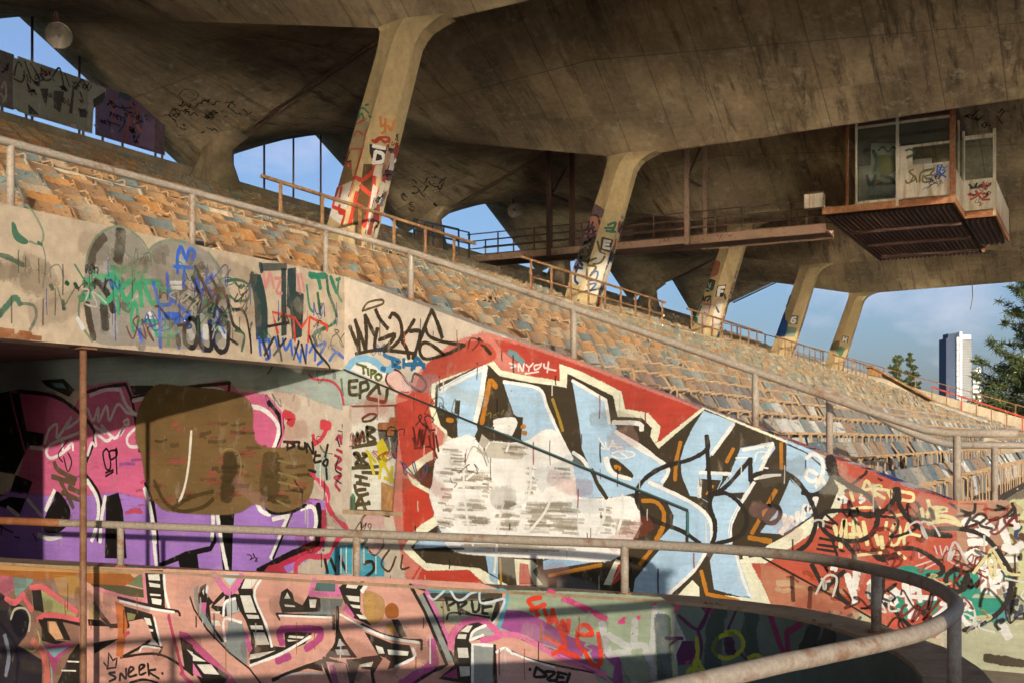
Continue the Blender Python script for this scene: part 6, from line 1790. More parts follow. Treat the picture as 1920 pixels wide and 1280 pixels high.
('W','S','f7f1e2',48,100,'9756 2524 -266 -29 -197 -121 -91 -153 87 -236 157 -170'),
('W','S','f7f1e2',48,100,'9578 1336 -88 -143 -143 -46'),
('W','S','f7f1e2',46,100,'8845 1235 -188 25 -46 -197 77 -193'),
('W','S','f7f1e2',47,100,'9293 1090 -247 55'),
('W','S','f7f1e2',47,100,'9057 1131 128 -257 141 -276'),
('W','S','f7f1e2',49,100,'10302 1178 0 -210 23 -176'),
('W','S','f7f1e2',49,100,'10228 1145 -64 -346 -103 -394'),
('W','S','f7f1e2',51,100,'11531 1431 -124 -359 -38 -324 -49 -377'),
('W','S','f7f1e2',27,100,'9446 1815 -55 -102 143 -189 -71 -70 110 -118'),
('W','S','140f0e',25,100,'8982 1184 311 -593'),
('W','S','140f0e',27,100,'11419 1289 -99 -359 -50 -538'),
('W','S','140f0e',40,100,'9424 1272 -109 -99 -322 27 -222 87'),
'brown_buff_patch',
('W','G','80643a',63,90,'11637 2472 -280 322 -488 -11 -843 -87 -342 -144 -35 -295 -71 -218 -280 -74 -495 15 -134 -191 33 -332 185 -170 341 -77 350 92 267 -111 365 -46 755 13 293 63 218 284 101 398 101 219'),
('W','S','5c4828',21,68,'11452 1273 -90 8 -90 12'),
('W','S','5c4828',29,59,'11340 2084 -106 -12 -106 29'),
('W','S','8f7040',38,54,'9642 1570 -45 12 -46 -33'),
('W','S','b86050',34,41,'11228 1262 -167 18 -166 -30'),
('W','S','5c4828',28,66,'10943 1291 -112 -1 -110 8'),
('W','S','6a5230',34,66,'9999 2199 -122 -10 -121 -5'),
('W','S','8f7040',25,42,'10075 1607 -101 4 -100 19'),
('W','S','b86050',36,43,'11421 1903 -57 5 -56 19'),
('W','S','6a5230',45,66,'10309 1717 -48 4 -47 -5'),
('W','S','b86050',20,39,'10333 2125 -59 9 -58 -18'),
('W','S','b86050',48,54,'10206 1840 -42 -3 -43 -23'),
('W','S','97794a',27,58,'9168 1760 -123 12 -121 8'),
('W','S','6a5230',39,51,'10376 2074 -147 -7 -146 15'),
('W','S','5c4828',39,47,'9305 1312 -142 -5 -141 13'),
('W','S','a05a44',44,72,'8990 1536 -113 -1 -112 18'),
('W','S','8f7040',37,48,'10814 1371 -174 2 -172 -6'),
('W','S','a05a44',22,49,'11464 1455 -49 7 -48 12'),
('W','S','8f7040',43,46,'11127 1359 -48 -9 -48 -3'),
('W','S','b86050',25,47,'11065 1831 -160 0 -158 -4'),
('W','S','6a5230',31,53,'9730 1999 -162 -5 -161 21'),
('W','S','a05a44',34,69,'10011 1419 -58 -12 -58 7'),
('W','S','97794a',24,65,'10011 2289 -56 11 -55 -37'),
('W','S','a05a44',42,74,'10806 1364 -85 14 -84 -31'),
('W','S','5c4828',27,36,'9987 2287 -115 -1 -115 22'),
('W','S','6a5230',36,43,'8982 1468 -106 -4 -106 31'),
('W','S','5c4828',23,38,'9090 1454 -140 4 -139 -18'),
('W','S','a05a44',43,35,'10343 1508 -103 13 -102 -8'),
('W','S','97794a',29,52,'10169 2008 -180 12 -178 15'),
('W','S','5c4828',36,50,'9417 1328 -105 -1 -104 1'),
('W','S','6a5230',47,37,'11053 2028 -67 -11 -68 12'),
('W','S','6a5230',40,49,'10517 1568 -132 -6 -130 21'),
('W','S','97794a',31,50,'10031 2322 -91 8 -91 -27'),
('W','S','6a5230',50,72,'11355 1465 -56 8 -56 5'),
('W','S','5c4828',35,72,'10072 1559 -64 8 -65 11'),
('W','S','a05a44',31,62,'9906 1946 -139 -8 -137 35'),
('W','S','8f7040',22,42,'10602 2139 -54 -5 -54 12'),
('W','S','97794a',44,50,'11382 1300 -91 17 -91 -34'),
('W','S','5c4828',31,43,'9917 1627 -134 14 -132 -18'),
('W','S','8f7040',43,47,'10386 1441 -42 7 -42 9'),
('W','S','6a5230',27,50,'10261 1672 -165 8 -163 5'),
('W','S','a05a44',25,64,'9853 1912 -139 4 -138 11'),
('W','S','b86050',47,48,'10925 2227 -45 -2 -44 29'),
('W','S','a05a44',31,45,'11269 1490 -60 -5 -61 -19'),
('W','S','8f7040',21,61,'10628 1302 -131 7 -131 23'),
('W','S','6a5230',23,51,'9117 1651 -126 -3 -124 22'),
('W','S','97794a',38,51,'10163 1492 -99 -1 -98 7'),
('W','S','8f7040',44,58,'11332 1808 -101 -6 -100 4'),
('W','S','97794a',44,56,'11158 1923 -47 -1 -46 -19'),
('W','S','a05a44',21,45,'10057 1378 -138 -3 -138 11'),
('W','S','b86050',33,61,'9210 1421 -53 3 -52 -5'),
('W','S','a05a44',46,67,'11272 1297 -121 -10 -121 27'),
('W','S','5c4828',47,69,'9840 1495 -67 9 -66 -11'),
('W','S','6a5230',18,40,'10046 1888 -148 10 -146 9'),
('W','S','6a5230',18,41,'9432 1344 -166 16 -164 -25'),
('W','S','97794a',25,63,'11279 2144 -51 4 -51 -9'),
('W','S','5c4828',33,65,'8893 1649 -158 15 -156 -36'),
('W','S','5c4828',47,57,'9960 1489 -126 12 -126 11'),
('W','S','97794a',41,38,'10851 2215 -119 -10 -118 16'),
('W','S','a05a44',37,38,'10393 2317 -138 2 -136 -8'),
('W','S','5c4828',30,45,'10899 1342 -105 15 -104 10'),
('W','S','97794a',27,69,'10676 1357 -138 8 -136 17'),
('W','S','a05a44',38,64,'11102 1815 -70 5 -70 -7'),
('W','S','5c4828',38,52,'9367 1377 -156 11 -155 -19'),
('W','S','5c4828',40,46,'9422 1632 -67 9 -65 -22'),
('W','S','8f7040',42,69,'11072 1765 -154 15 -152 -36'),
('W','S','a05a44',47,45,'10559 2155 -50 -6 -50 20'),
('W','S','8f7040',43,39,'10460 1342 -154 3 -152 16'),
('W','S','6a5230',44,48,'9332 1684 -92 6 -91 -2'),
('W','S','5c4828',46,72,'9491 1338 -86 -10 -84 32'),
('W','S','b86050',39,49,'9795 2236 -71 8 -70 -11'),
('W','S','6a5230',30,56,'9154 1597 -41 -6 -42 12'),
('W','S','b86050',46,35,'10010 2180 -103 -8 -102 18'),
('W','S','b86050',45,41,'9544 1761 -60 -6 -60 -11'),
('W','S','6a5230',31,71,'10200 2300 -71 -1 -70 18'),
('W','S','a05a44',40,54,'10166 1727 -119 5 -118 2'),
('W','S','5c4828',38,62,'10139 1729 -176 15 -174 10'),
('W','S','b86050',23,45,'10447 1541 -127 5 -125 5'),
('W','S','6a5230',37,48,'9075 1754 -149 4 -148 16'),
('W','S','b86050',48,67,'11036 2303 -48 -3 -49 25'),
('W','S','b86050',47,35,'10513 1565 -172 11 -169 -3'),
('W','S','a05a44',36,39,'10243 1385 -167 12 -165 -5'),
('W','S','8f7040',45,74,'9809 1569 -80 -9 -80 13'),
('W','S','a05a44',24,62,'11274 1775 -64 0 -64 -11'),
('W','S','a05a44',39,47,'8954 1505 -88 12 -86 5'),
('W','S','b86050',24,37,'8983 1323 -154 12 -152 -24'),
('W','S','a05a44',22,70,'9800 1879 -96 12 -95 -30'),
('W','S','a05a44',45,51,'9355 1771 -77 2 -75 -15'),
('W','S','8f7040',43,59,'9931 1647 -89 0 -88 0'),
('W','S','8f7040',39,35,'9709 1436 -166 6 -164 -25'),
('W','S','97794a',18,56,'10691 1524 -149 6 -147 27'),
('W','S','b86050',29,42,'9952 1675 -126 -4 -125 -14'),
('W','S','97794a',49,38,'11103 1684 -169 -11 -166 42'),
('W','S','6a5230',41,58,'10517 2178 -85 -2 -85 23'),
('W','S','b86050',48,58,'11074 1812 -130 -13 -129 2'),
('W','S','b86050',44,68,'10376 1664 -64 -5 -65 3'),
('W','S','6a5230',45,37,'9290 1833 -76 -1 -76 19'),
('W','S','6a5230',26,63,'10529 2131 -48 8 -49 -21'),
('W','S','6a5230',25,44,'9926 2193 -167 -8 -164 -6'),
('W','S','8f7040',28,63,'9820 1620 -120 -6 -119 18'),
('W','S','8f7040',41,64,'11202 1765 -176 -1 -174 -7'),
('W','S','4c3c22',208,60,'10004 1861 11 -225 57 -278'),
('W','S','5c4828',254,50,'9315 1850 43 -407'),
('W','S','f0e4cc',32,100,'10682 2210 43 -408 72 -320 108 -234'),
('W','S','a8905a',14,80,'10164 1930 -138 52 -158 -51 -45 -172 22 -137'),
('W','S','a8925e',20,60,'9207 1834 -214 -32'),
('W','S','a8925e',20,60,'9207 1682 -320 -62'),
('W','S','a8925e',20,60,'9207 1564 -362 -60'),
('W','S','a8925e',20,60,'9228 1328 -214 -78'),
('W','S','5a4422',46,70,'11013 1174 -288 150 -423 98'),
('W','S','5a4422',46,70,'11357 1543 -197 -283 -291 -117 -380 64 -187 110'),
'wall_scribbles',
('W','S','140f0e',24,100,'12276 1974 65 -75 -65 -208 -84 23 18 186 66 74'),
('W','S','140f0e',24,100,'12093 1952 117 -19 -18 -111 -125 60 21 92 -21 -351'),
('W','S','140f0e',24,100,'12289 1635 -149 43'),
('W','S','140f0e',24,100,'12289 1588 -149 62'),
('W','S','6e5a3a',61,85,'13333 1768 -84 -105 -358 -131'),
('W','S','6e5a3a',61,85,'13375 1566 -457 -92'),
('W','S','6e5a3a',61,85,'13221 1530 -138 -188 -138 -206'),
('W','S','6e5a3a',61,85,'13166 1340 -335 -91'),
('W','S','6e5a3a',61,85,'13028 1419 -224 -71'),
('W','S','140f0e',19,100,'13050 2085 199 -192 -89 -114'),
('W','S','140f0e',19,100,'13138 1856 -83 -213 -82 138 77 132'),
('W','S','140f0e',20,100,'14461 814 30 -140'),
('W','S','140f0e',20,100,'14521 812 -298 -87'),
('W','S','140f0e',20,100,'14194 667 -118 -15'),
('W','S','140f0e',19,100,'13787 723 -86 -94'),
('W','S','cf3f48',100,100,'9099 2422 -106 -51 21 -67'),
('W','S','cf3f48',99,100,'8512 2284 -102 -17'),
('W','S','cf3f48',43,100,'8451 2218 82 -115 103 -66'),
('W','S','cf3f48',43,100,'8657 2153 -21 -116'),
('W','S','d4425a',56,100,'8678 1690 -125 -97 -123 -130 0 -164 -122 -176 -161 -108 141 -152 101 -185 206 -27 166 -8 147 -91 21 -134'),
('W','S','eab0b0',13,100,'8636 1591 -83 -97 -102 -64 -21 -98'),
('W','S','eab0b0',13,100,'8369 1154 -122 -110'),
('W','S','b9c8b4',82,70,'8471 1890 -41 -262'),
('W','S','b9c8b4',82,70,'8553 1790 21 -132'),
('W','F','d04050',14,85,'9358 495 -194 44 -107 -129 433 -41'),
('W','S','2c2214',28,100,'9121 2073 -255 -6'),
('W','S','2c2214',28,100,'9057 2053 0 -87'),
('W','S','2c2214',28,100,'9025 2061 -85 -38 95 -34'),
('W','S','2c2214',28,100,'8866 2067 17 -67 -91 -16 -10 78'),
('W','S','2c2214',28,100,'8750 1937 0 113 -97 -129 14 149'),
('W','S','2c2214',28,100,'8611 1955 21 -133 -103 15'),
('W','S','2c2214',28,100,'8619 1902 -76 0'),
('W','S','2c2214',28,100,'8426 2038 41 -152'),
('W','S','2c2214',28,100,'8451 1860 51 -53 -51 -35 -25 66 25 22'),
('W','S','2c2214',28,100,'8719 1722 -104 -23'),
('W','S','2c2214',28,100,'8451 1742 -11 -131'),
('W','F','46a2b2',13,90,'8308 780 -241 44 0 -357 404 -23 -82 201'),
('W','F','46a2b2',13,90,'7948 829 -177 -56 -174 -135 0 -168 351 -20'),
('W','S','2a2418',36,100,'8389 645 -81 -159'),
('W','S','2a2418',36,100,'8247 669 -100 -174'),
('W','S','2a2418',36,100,'8471 625 -41 -162'),
('W','S','2a2418',35,100,'7889 606 -118 26 -23 -98 121 -96'),
('W','S','2a2418',35,100,'7928 927 -79 -29 59 -67'),
('W','S','e8e0cc',11,100,'8227 768 0 -294'),
('W','S','e8e0cc',11,100,'8147 788 0 -309'),
('W','S','e8e0cc',11,100,'7889 799 0 -193'),
('W','S','e8e0cc',11,100,'7713 712 0 -224'),
('W','F','dfb2a4',16,85,'7908 1153 -137 69 -174 -11 0 -159 331 -13'),
('W','F','dfb2a4',13,80,'7830 738 -117 -11 -116 86 0 95 174 -23'),
('W','S','5a3a20',22,100,'7928 1039 -20 114 -137 69 -251 -40'),
('W','S','5a3a20',22,100,'7849 801 -117 -90 -135 118'),
('W','S','5a3a20',22,100,'7520 785 115 -165 -115 -90 -96 180'),
('W','S','5a3a20',22,100,'7329 730 19 -158 -113 22'),
'grey_cloud_tag',
('B','G','a79c88',26,80,'7069 3744 61 156 153 129 158 39 195 -38 134 -114 172 98 248 52 258 -8 231 -96 118 -165 120 -183 0 -424 -238 -144 -909 -27 -549 -29 -122 100 -60 189 0 243'),
('B','S','5a5244',68,48,'7717 3125 6 -69 -21 -82'),
('B','S','8a7e6a',67,27,'7952 3628 -23 -35 47 -32'),
('B','S','6e6452',84,46,'7672 3662 -14 -32 -1 -35'),
('B','S','b8ac96',81,47,'7248 3222 11 -57 -10 -67'),
('B','S','6e6452',114,30,'7671 3660 -2 -38 15 -43'),
('B','S','cfc4ae',92,44,'7587 3771 11 -34 -6 -42'),
('B','S','cfc4ae',66,53,'7225 3371 -24 -23 -19 -26'),
('B','S','8a7e6a',50,45,'8564 3674 7 -33 15 -37'),
('B','S','5a5244',88,44,'8418 3760 21 -22 -1 -28'),
('B','S','d8cdb8',61,50,'7884 3272 8 -67 -31 -81'),
('B','S','6e6452',91,46,'8825 3428 -17 -49 32 -52'),
('B','S','d8cdb8',47,40,'7589 3436 -18 -68 31 -74'),
('B','S','cfc4ae',83,46,'8566 3867 -25 -45 -21 -52'),
('B','S','8a7e6a',59,37,'7764 3843 13 -21 -15 -28'),
('B','S','d8cdb8',65,29,'7155 3681 -5 -45 13 -50'),
('B','S','8a7e6a',120,31,'8535 3521 26 -45 22 -54'),
('B','S','d8cdb8',54,39,'8572 3656 6 -50 10 -58'),
('B','S','d8cdb8',56,37,'7274 3730 1 -61 -42 -77'),
('B','S','6e6452',46,38,'7368 3860 -24 -43 -11 -49'),
('B','S','d8cdb8',101,28,'7787 3756 30 -40 -42 -56'),
('B','S','d8cdb8',67,41,'7506 3837 -2 -62 -20 -75'),
('B','S','cfc4ae',83,52,'8254 3992 15 -42 -57 -59'),
('B','S','5a5244',115,52,'8751 3685 32 -33 6 -43'),
('B','S','cfc4ae',43,34,'8560 3940 -18 -71 2 -81'),
('B','S','5a5244',71,44,'8270 3635 -30 -71 27 -75'),
('B','S','6e6452',63,36,'7464 3604 -20 -40 26 -41'),
('B','S','6e6452',108,51,'7531 3385 -10 -20 -8 -23'),
('B','S','cfc4ae',61,29,'7610 3488 -13 -57 21 -64'),
('B','S','cfc4ae',117,51,'8745 3867 -34 -79 49 -81'),
('B','S','cfc4ae',58,25,'7344 3813 31 -61 -62 -85'),
('B','S','b8ac96',99,36,'7711 3130 5 -63 -20 -76'),
('B','S','8a7e6a',44,49,'7981 3920 10 -41 1 -48'),
('B','S','6e6452',45,25,'8169 3572 12 -51 9 -60'),
('B','S','8a7e6a',118,40,'8736 3651 19 -15 -38 -25'),
('B','S','6e6452',72,31,'7572 3756 33 -28 13 -36'),
('B','S','6e6452',74,35,'8664 3502 6 -58 -53 -75'),
('B','S','6e6452',118,41,'8728 3229 23 -22 -49 -32'),
('B','S','cfc4ae',92,44,'7345 3819 -3 -20 -30 -27'),
('B','S','5a5244',76,38,'8520 3883 -27 -34 84 -26'),
('B','S','8a7e6a',104,26,'8685 3322 -31 -24 -11 -25'),
('B','S','d8cdb8',103,45,'7341 3239 -2 -65 29 -74'),
('B','S','5a5244',54,29,'8454 3674 -8 -31 -1 -35'),
('B','S','b8ac96',62,32,'8135 3604 -28 -52 35 -51'),
('B','S','d8cdb8',66,41,'8265 3880 -12 -20 -30 -25'),
('B','S','8a7e6a',86,52,'8370 3985 -15 -39 -24 -46'),
('B','S','8a7e6a',39,39,'7281 3285 -28 -22 60 -16'),
('B','S','3a3022',100,75,'7449 4057 -8 -134 -24 -141'),
('B','S','3a3022',56,80,'7160 3561 123 -108 79 -159'),
('B','S','4a3f30',74,70,'7245 3337 23 -207'),
('B','S','4a3a26',74,60,'7099 3651 31 176 122 141'),
('B','S','4a3a26',56,65,'7054 3329 30 -143 46 -166'),
('B','S','7c8a6a',17,100,'7039 3619 30 174 106 175 187 115 176 5 165 -73 88 -92'),
('B','S','7c8a6a',18,100,'7791 3923 99 83 192 69 217 8'),
('B','S','7c8a6a',17,100,'7039 3473 -59 -103 -15 -159 59 -115 93 -104'),
('B','S','7c8a6a',19,100,'8601 4033 156 -130 40 -106'),
('B','S','f7f1e2',36,80,'6950 3186 62 -85'),
('B','S','f7f1e2',32,85,'8082 3649 153 19'),
('B','S','f7f1e2',31,85,'7838 3323 -68 -33 51 -36'),
('B','S','f7f1e2',32,85,'8100 3601 126 15'),
('B','S','f7f1e2',70,55,'8757 3275 120 -88'),
('B','S','f7f1e2',68,55,'8336 3197 38 -65'),
('B','S','f7f1e2',69,55,'8563 3258 0 -110'),
'green_tag',
('B','S','3d9e66',42,100,'7114 3629 77 -39 171 41'),
('B','S','3d9e66',42,100,'7330 3695 67 -16 -51 -169'),
('B','S','3d9e66',43,100,'7417 3556 24 116 81 49 68 -54 -52 -83 -105 -63'),
('B','S','3d9e66',43,100,'7362 3487 87 10 73 -92 131 206'),
('B','S','3d9e66',42,100,'7191 3430 69 -66 126 101'),
('B','S','3d9e66',44,100,'7620 3722 53 -121 33 -221'),
('B','S','3d9e66',44,100,'7757 3727 -71 -86 230 -17'),
('B','S','3d9e66',44,100,'7740 3583 98 -169 90 75'),
('B','S','3d9e66',44,100,'7916 3644 -9 -79'),
('B','S','3d9e66',97,100,'7047 3498 52 25'),
('B','S','3d9e66',27,100,'6965 3378 152 50'),
('B','S','3d9e66',27,100,'6980 3348 122 47'),
('B','S','3d9e66',29,100,'7942 3582 149 -11'),
('B','S','3d9e66',28,100,'7409 3443 16 -174'),
('B','S','3d9e66',28,100,'7603 3127 -29 144 49 132'),
('B','S','3d9e66',28,100,'7525 3327 98 83 33 -121'),
('B','S','3d9e66',28,100,'7653 3148 20 81 237 23'),
('B','S','3d9e66',29,100,'7859 3247 34 -140'),
('B','S','3d9e66',29,100,'7950 3190 -60 -71 95 -21'),
('B','S','3d9e66',29,100,'8015 3275 -17 -140'),
('B','S','3d9e66',29,100,'8100 3243 -53 -97 93 -19 17 105 -57 11'),
('B','S','3d9e66',29,100,'8047 3119 0 -82'),
('B','S','3d9e66',29,100,'7985 3561 115 -26'),
'blue_tag',
('B','S','2c63c4',32,100,'8172 3756 0 173 51 99 51 -111'),
('B','S','2c63c4',32,100,'8299 3894 37 127 79 -29 -41 -77'),
('B','S','2c63c4',32,100,'8118 3815 259 22'),
('B','S','2c63c4',32,100,'8029 3737 39 -219 140 -91 132 -70'),
('B','S','2c63c4',31,100,'7855 3623 73 -252 14 -368'),
('B','S','2c63c4',32,100,'7942 3412 126 24 18 97'),
('B','S','2c63c4',33,100,'8430 3749 56 -156 80 119 97 95'),
('B','S','2c63c4',33,100,'8509 3595 -42 -239'),
('B','S','2c63c4',33,100,'8486 3182 42 -177'),
('B','S','2c63c4',33,100,'8605 3661 78 -104'),
('B','S','2c63c4',32,100,'8190 3158 0 -147'),
('B','S','2c63c4',31,100,'7670 3152 33 -112'),
('B','S','2c63c4',32,100,'8263 3808 -15 -189'),
('B','S','2c63c4',34,100,'8757 3345 80 -133'),
('B','S','2c63c4',58,100,'8012 3314 160 13'),
('B','S','2c63c4',59,100,'8299 3328 23 -85'),
('B','S','2c63c4',59,100,'8136 3273 54 18'),
'black_tag',
('B','S','2d2823',36,75,'8411 3856 152 -200 155 -176 159 -96'),
('B','S','2d2823',36,75,'8640 3776 117 -180 -156 -183'),
('B','S','2d2823',37,75,'8877 3610 85 -274 123 -77'),
('B','S','2d2823',35,75,'8374 3742 112 -204 -38 -195'),
('B','S','2d2823',36,75,'8777 3682 -98 -317'),
('B','S','2d2823',35,75,'8299 3544 149 -65'),
('B','S','1b1815',46,100,'8336 3321 -73 -117 18 -136 111 -32 60 144 -37 126 -79 15'),
('B','S','1b1815',47,100,'8452 3330 38 -259 154 -30 -20 277'),
('B','S','1b1815',48,100,'8761 3331 -98 -161 94 -149 124 51 20 258'),
('B','S','1b1815',26,100,'8958 3477 186 -12 88 -249 22 -175'),
('B','S','1b1815',24,100,'8172 3233 131 26'),
('B','S','1b1815',26,100,'8881 3173 159 -58'),
('B','S','1b1815',53,100,'8172 3129 18 -78'),
('B','S','3f6a4a',26,80,'8857 3762 183 37 167 -36 0 -145 -167 -47 -123 43'),
('B','S','3f6a4a',26,80,'8999 3766 82 -47 63 36'),
('B','S','3f6a4a',26,80,'8999 3254 145 -31 -42 -175'),
'green_smears',
('B','G','4d7a58',7,90,'6273 3936 33 -17 32 -63 93 -54 -40 -31 -79 18 -36 57'),
('B','S','8a9a78',15,75,'6391 4105 81 -34 111 -163 -27 -112 -111 6'),
('B','S','97a088',12,55,'6583 3777 28 -133 -30 -228'),
('B','S','97a088',12,55,'6664 3522 0 82 84 35 57 -99'),
('B','S','6b8262',36,85,'6119 3642 115 -8 147 -46'),
('B','S','4f7f5c',43,85,'6145 3131 89 105 68 67 50 -51'),
('B','S','7f9070',23,60,'6352 3254 126 2 37 -89 -64 -127'),
('B','S','16482c',33,100,'6664 3452 14 -34'),
('B','S','16482c',33,100,'6827 3495 21 -11'),
('B','S','16482c',34,100,'6921 3495 26 -33'),
('B','S','16482c',33,100,'6791 3325 14 -70'),
('B','S','7d9470',11,60,'6734 3437 43 -114'),
('B','S','7d9470',11,60,'6805 3279 116 180'),
('B','S','3f7a50',26,80,'6533 3807 37 -16'),
'striped_tag',
('B','F','223c38',20,88,'9232 3881 168 15 65 -161 44 -201 5 -324 -175 -14 -26 376 -42 198'),
('B','F','223c38',15,85,'9761 4018 69 10 10 -747 -79 -21'),
('B','F','223c38',21,90,'9872 4023 129 32 2 -271 142 -15 -37 -481 -161 -44 -28 332 -59 25'),
('B','F','223c38',21,60,'9422 4021 427 59 0 -60 -427 -67'),
('B','S','223c38',43,80,'9271 3901 -43 -165'),
('B','S','223c38',44,80,'9400 4020 22 -84'),
('B','S','dd8a80',33,85,'9454 3925 38 -157 66 171 67 -158'),
('B','S','dd8a80',33,85,'9643 3891 95 -3 -72 -147 95 -4'),
('B','S','dd8a80',34,85,'10037 3987 52 -212'),
('B','S','dd8a80',34,85,'10096 3995 66 -180'),
('B','S','2a8a66',56,85,'10254 4015 149 -12 55 -122'),
('B','S','2a8a66',57,85,'10279 4003 281 36'),
('B','S','2a8a66',58,85,'10657 4036 110 -166'),
('B','S','2a8a66',32,80,'10820 4041 -27 -181 80 -91'),
('B','S','2a8a66',33,80,'10948 4041 32 -293'),
('B','S','2a8a66',32,80,'10762 4017 79 26'),
('B','S','2a8a66',31,80,'10205 3885 49 -243 74 -55'),
('B','S','1f6040',40,100,'10580 4042 31 -187 103 -164 53 -156 -187 -100 -227 -99 30 -91'),
('B','S','1f6040',39,100,'10408 3815 50 -249'),
('B','L','d6391e',29,100,'9693 3281 -90 230 363 -24 28 -262'),
('B','L','d6391e',29,100,'9989 3489 119 -109 151 157 -29 -304'),
('B','L','d6391e',30,100,'10279 3517 301 -66 5 -63'),
('B','S','2260bc',29,100,'9378 3214 26 -192'),
('B','S','2260bc',29,100,'9422 3188 70 -130'),
('B','S','2260bc',30,100,'9532 3211 26 -178 -71 -49'),
('B','S','2260bc',30,100,'9648 3235 68 -147'),
('B','S','2260bc',30,100,'9780 3231 50 -120 93 116'),
('B','S','2260bc',30,100,'9919 3212 28 -153'),
('B','S','2260bc',31,100,'9989 3156 76 -135'),
('B','S','2260bc',31,100,'10108 3134 -24 -143'),
('B','S','2260bc',31,100,'10205 3203 -19 -190'),
('B','S','2260bc',31,100,'10254 3114 99 100 5 -190'),
('B','S','2260bc',32,100,'10428 3204 132 42 -107 -153 56 -44 -106 -70'),
('B','S','2260bc',32,100,'10631 3041 131 108 145 -58'),
('B','S','2260bc',32,100,'10683 3191 190 -87'),
('B','S','2260bc',29,100,'9400 3171 154 27'),
('B','S','1c1815',27,100,'9443 3190 93 -188'),
('B','S','1c1815',27,100,'9625 3234 -160 -207'),
('B','S','1c1815',27,100,'9693 3254 68 -268'),
('B','S','1c1815',27,100,'9830 3235 -209 -198'),
('B','S','1c1815',28,100,'10061 3223 -95 -209'),
('B','S','1c1815',28,100,'10108 3196 78 -214'),
('B','S','1c1815',28,100,'10254 3300 99 -136 253 -173 31 -46'),
('B','S','1c1815',27,100,'9509 3342 363 78'),
('B','S','1c1815',28,100,'10303 3304 100 -102'),
'parapet_base_coat',
('P','F','dca088',19,100,'2508 832 1182 22 1824 25 1352 1 253 -59 -58 -226 -48 -93 382 -129 555 -110 91 -335 -5533 -518'),
('P','F','a6b08e',26,95,'7133 831 680 18 631 -4 113 -67 23 -789 -675 -75 0 388 -557 134 -335 66'),
('P','F','b07a60',22,60,'1145 794 1377 28 0 -1410 -1377 -129'),
'parapet_lettering',
('P','F','a04e86',7,100,'7082 675 171 -2 160 -57 262 -131 301 -75 110 -40 84 -232 -110 -10 -315 142 -226 73 -266 122 -198 62'),
('P','F','dcab9a',3,100,'7019 323 99 20 135 -48 266 -46 346 -46 85 -102 -940 -80'),
('P','S','d8487a',42,100,'7488 850 187 -71 190 -78 136 -48 186 11 142 75 126 73 85 -42 60 53'),
('P','S','df7496',39,100,'7046 468 207 -7 266 -122 226 -73 205 -56 136 -80'),
('P','S','2a2118',14,100,'7100 359 153 -62 266 -46 354 -39'),
('P','S','f7f1e2',15,100,'7118 335 224 -67 194 -37'),
('P','S','1b1815',22,100,'7378 217 88 -59 -106 -18 18 77'),
('P','S','1b1815',22,100,'7457 190 81 -3 -63 -63 80 -1'),
('P','S','1b1815',22,100,'7562 191 80 -10'),
('P','S','1b1815',22,100,'7573 183 -18 -69 70 -2'),
('P','S','1b1815',22,100,'7571 154 45 -2'),
('P','S','1b1815',22,100,'7669 191 -27 -77'),
('P','S','1b1815',22,100,'7316 197 7 -2'),
('P','S','e8401f',33,100,'7415 798 -108 -33 44 -62 40 -59'),
('P','S','e8401f',33,100,'7326 687 127 55'),
('P','S','e8401f',33,100,'7444 701 57 -114 19 118'),
('P','S','e8401f',33,100,'7520 689 70 -162 18 93 33 -108 19 115'),
('P','S','e8401f',33,100,'7736 512 122 11 -45 68 -68 -29 -7 -123 60 -60'),
('P','S','e8401f',32,100,'7796 378 69 -100 70 30 -21 227'),
('P','S','e8401f',33,100,'7448 477 114 -49 46 -55 138 -47'),
('P','S','e8401f',33,100,'7519 342 106 65 -43 152'),
('P','S','e4e0d4',48,58,'7942 617 61 -247'),
('P','S','e4e0d4',48,58,'8003 370 169 38'),
('P','S','e4e0d4',48,58,'8183 434 -180 91'),
('P','S','e4e0d4',48,58,'8222 660 -8 -199'),
('P','S','e4e0d4',48,58,'8214 461 92 -2 42 -100'),
('P','S','e4e0d4',47,58,'8390 775 -17 -301 -25 -115'),
('P','S','e4e0d4',47,58,'8508 753 119 -217'),
('P','S','e4e0d4',47,58,'8627 536 -136 -233'),
('P','S','e4e0d4',47,58,'8314 420 67 -129 -8 -79'),
('P','S','d8d8dc',60,50,'8440 779 17 -298 34 -178'),
('P','S','5a2850',23,100,'8591 727 164 -93 76 123 -34 58'),
('P','S','5a2850',23,100,'8755 634 32 -118 -25 -126'),
('P','S','5a2850',23,100,'8481 539 144 14'),
('P','F','5a2850',8,100,'8574 415 51 115 120 12 17 -68 -69 -108 -102 -23'),
('P','S','a9b034',25,100,'8746 564 -8 -131 -34 -168 -43 -13 34 74 85 -5 43 -33 -68 122'),
('P','S','c03a60',23,100,'8659 370 68 62'),
('P','S','3c4f4c',112,45,'8944 803 -46 -178 -23 -359'),
('P','S','3c4f4c',109,45,'9225 783 -25 -171 97 -233'),
('P','S','3c4f4c',115,45,'8455 686 23 -470'),
('P','S','a9b034',28,100,'9059 639 -115 -39 -55 -78 20 -61 103 -17 120 77 11 83 -61 47 -93 -16'),
('P','S','a9b034',28,100,'9165 397 35 73 85 33 89 -65'),
('P','S','a9b034',28,100,'8972 360 0 -53'),
('P','S','a9b034',28,100,'9038 389 0 -52'),
('P','S','a9b034',29,100,'8745 568 5 -164 -57 -172'),
('P','S','a9b034',29,100,'8750 404 79 -114'),
('P','S','8f2c58',39,100,'9399 815 76 -174 92 -132 -13 202'),
('P','S','8f2c58',38,100,'9554 711 151 87'),
('P','S','8f2c58',41,100,'8818 832 34 -48 23 53'),
('P','S','4a2248',16,100,'9084 812 -69 -145'),
('P','S','4a2248',16,100,'9129 492 108 -74'),
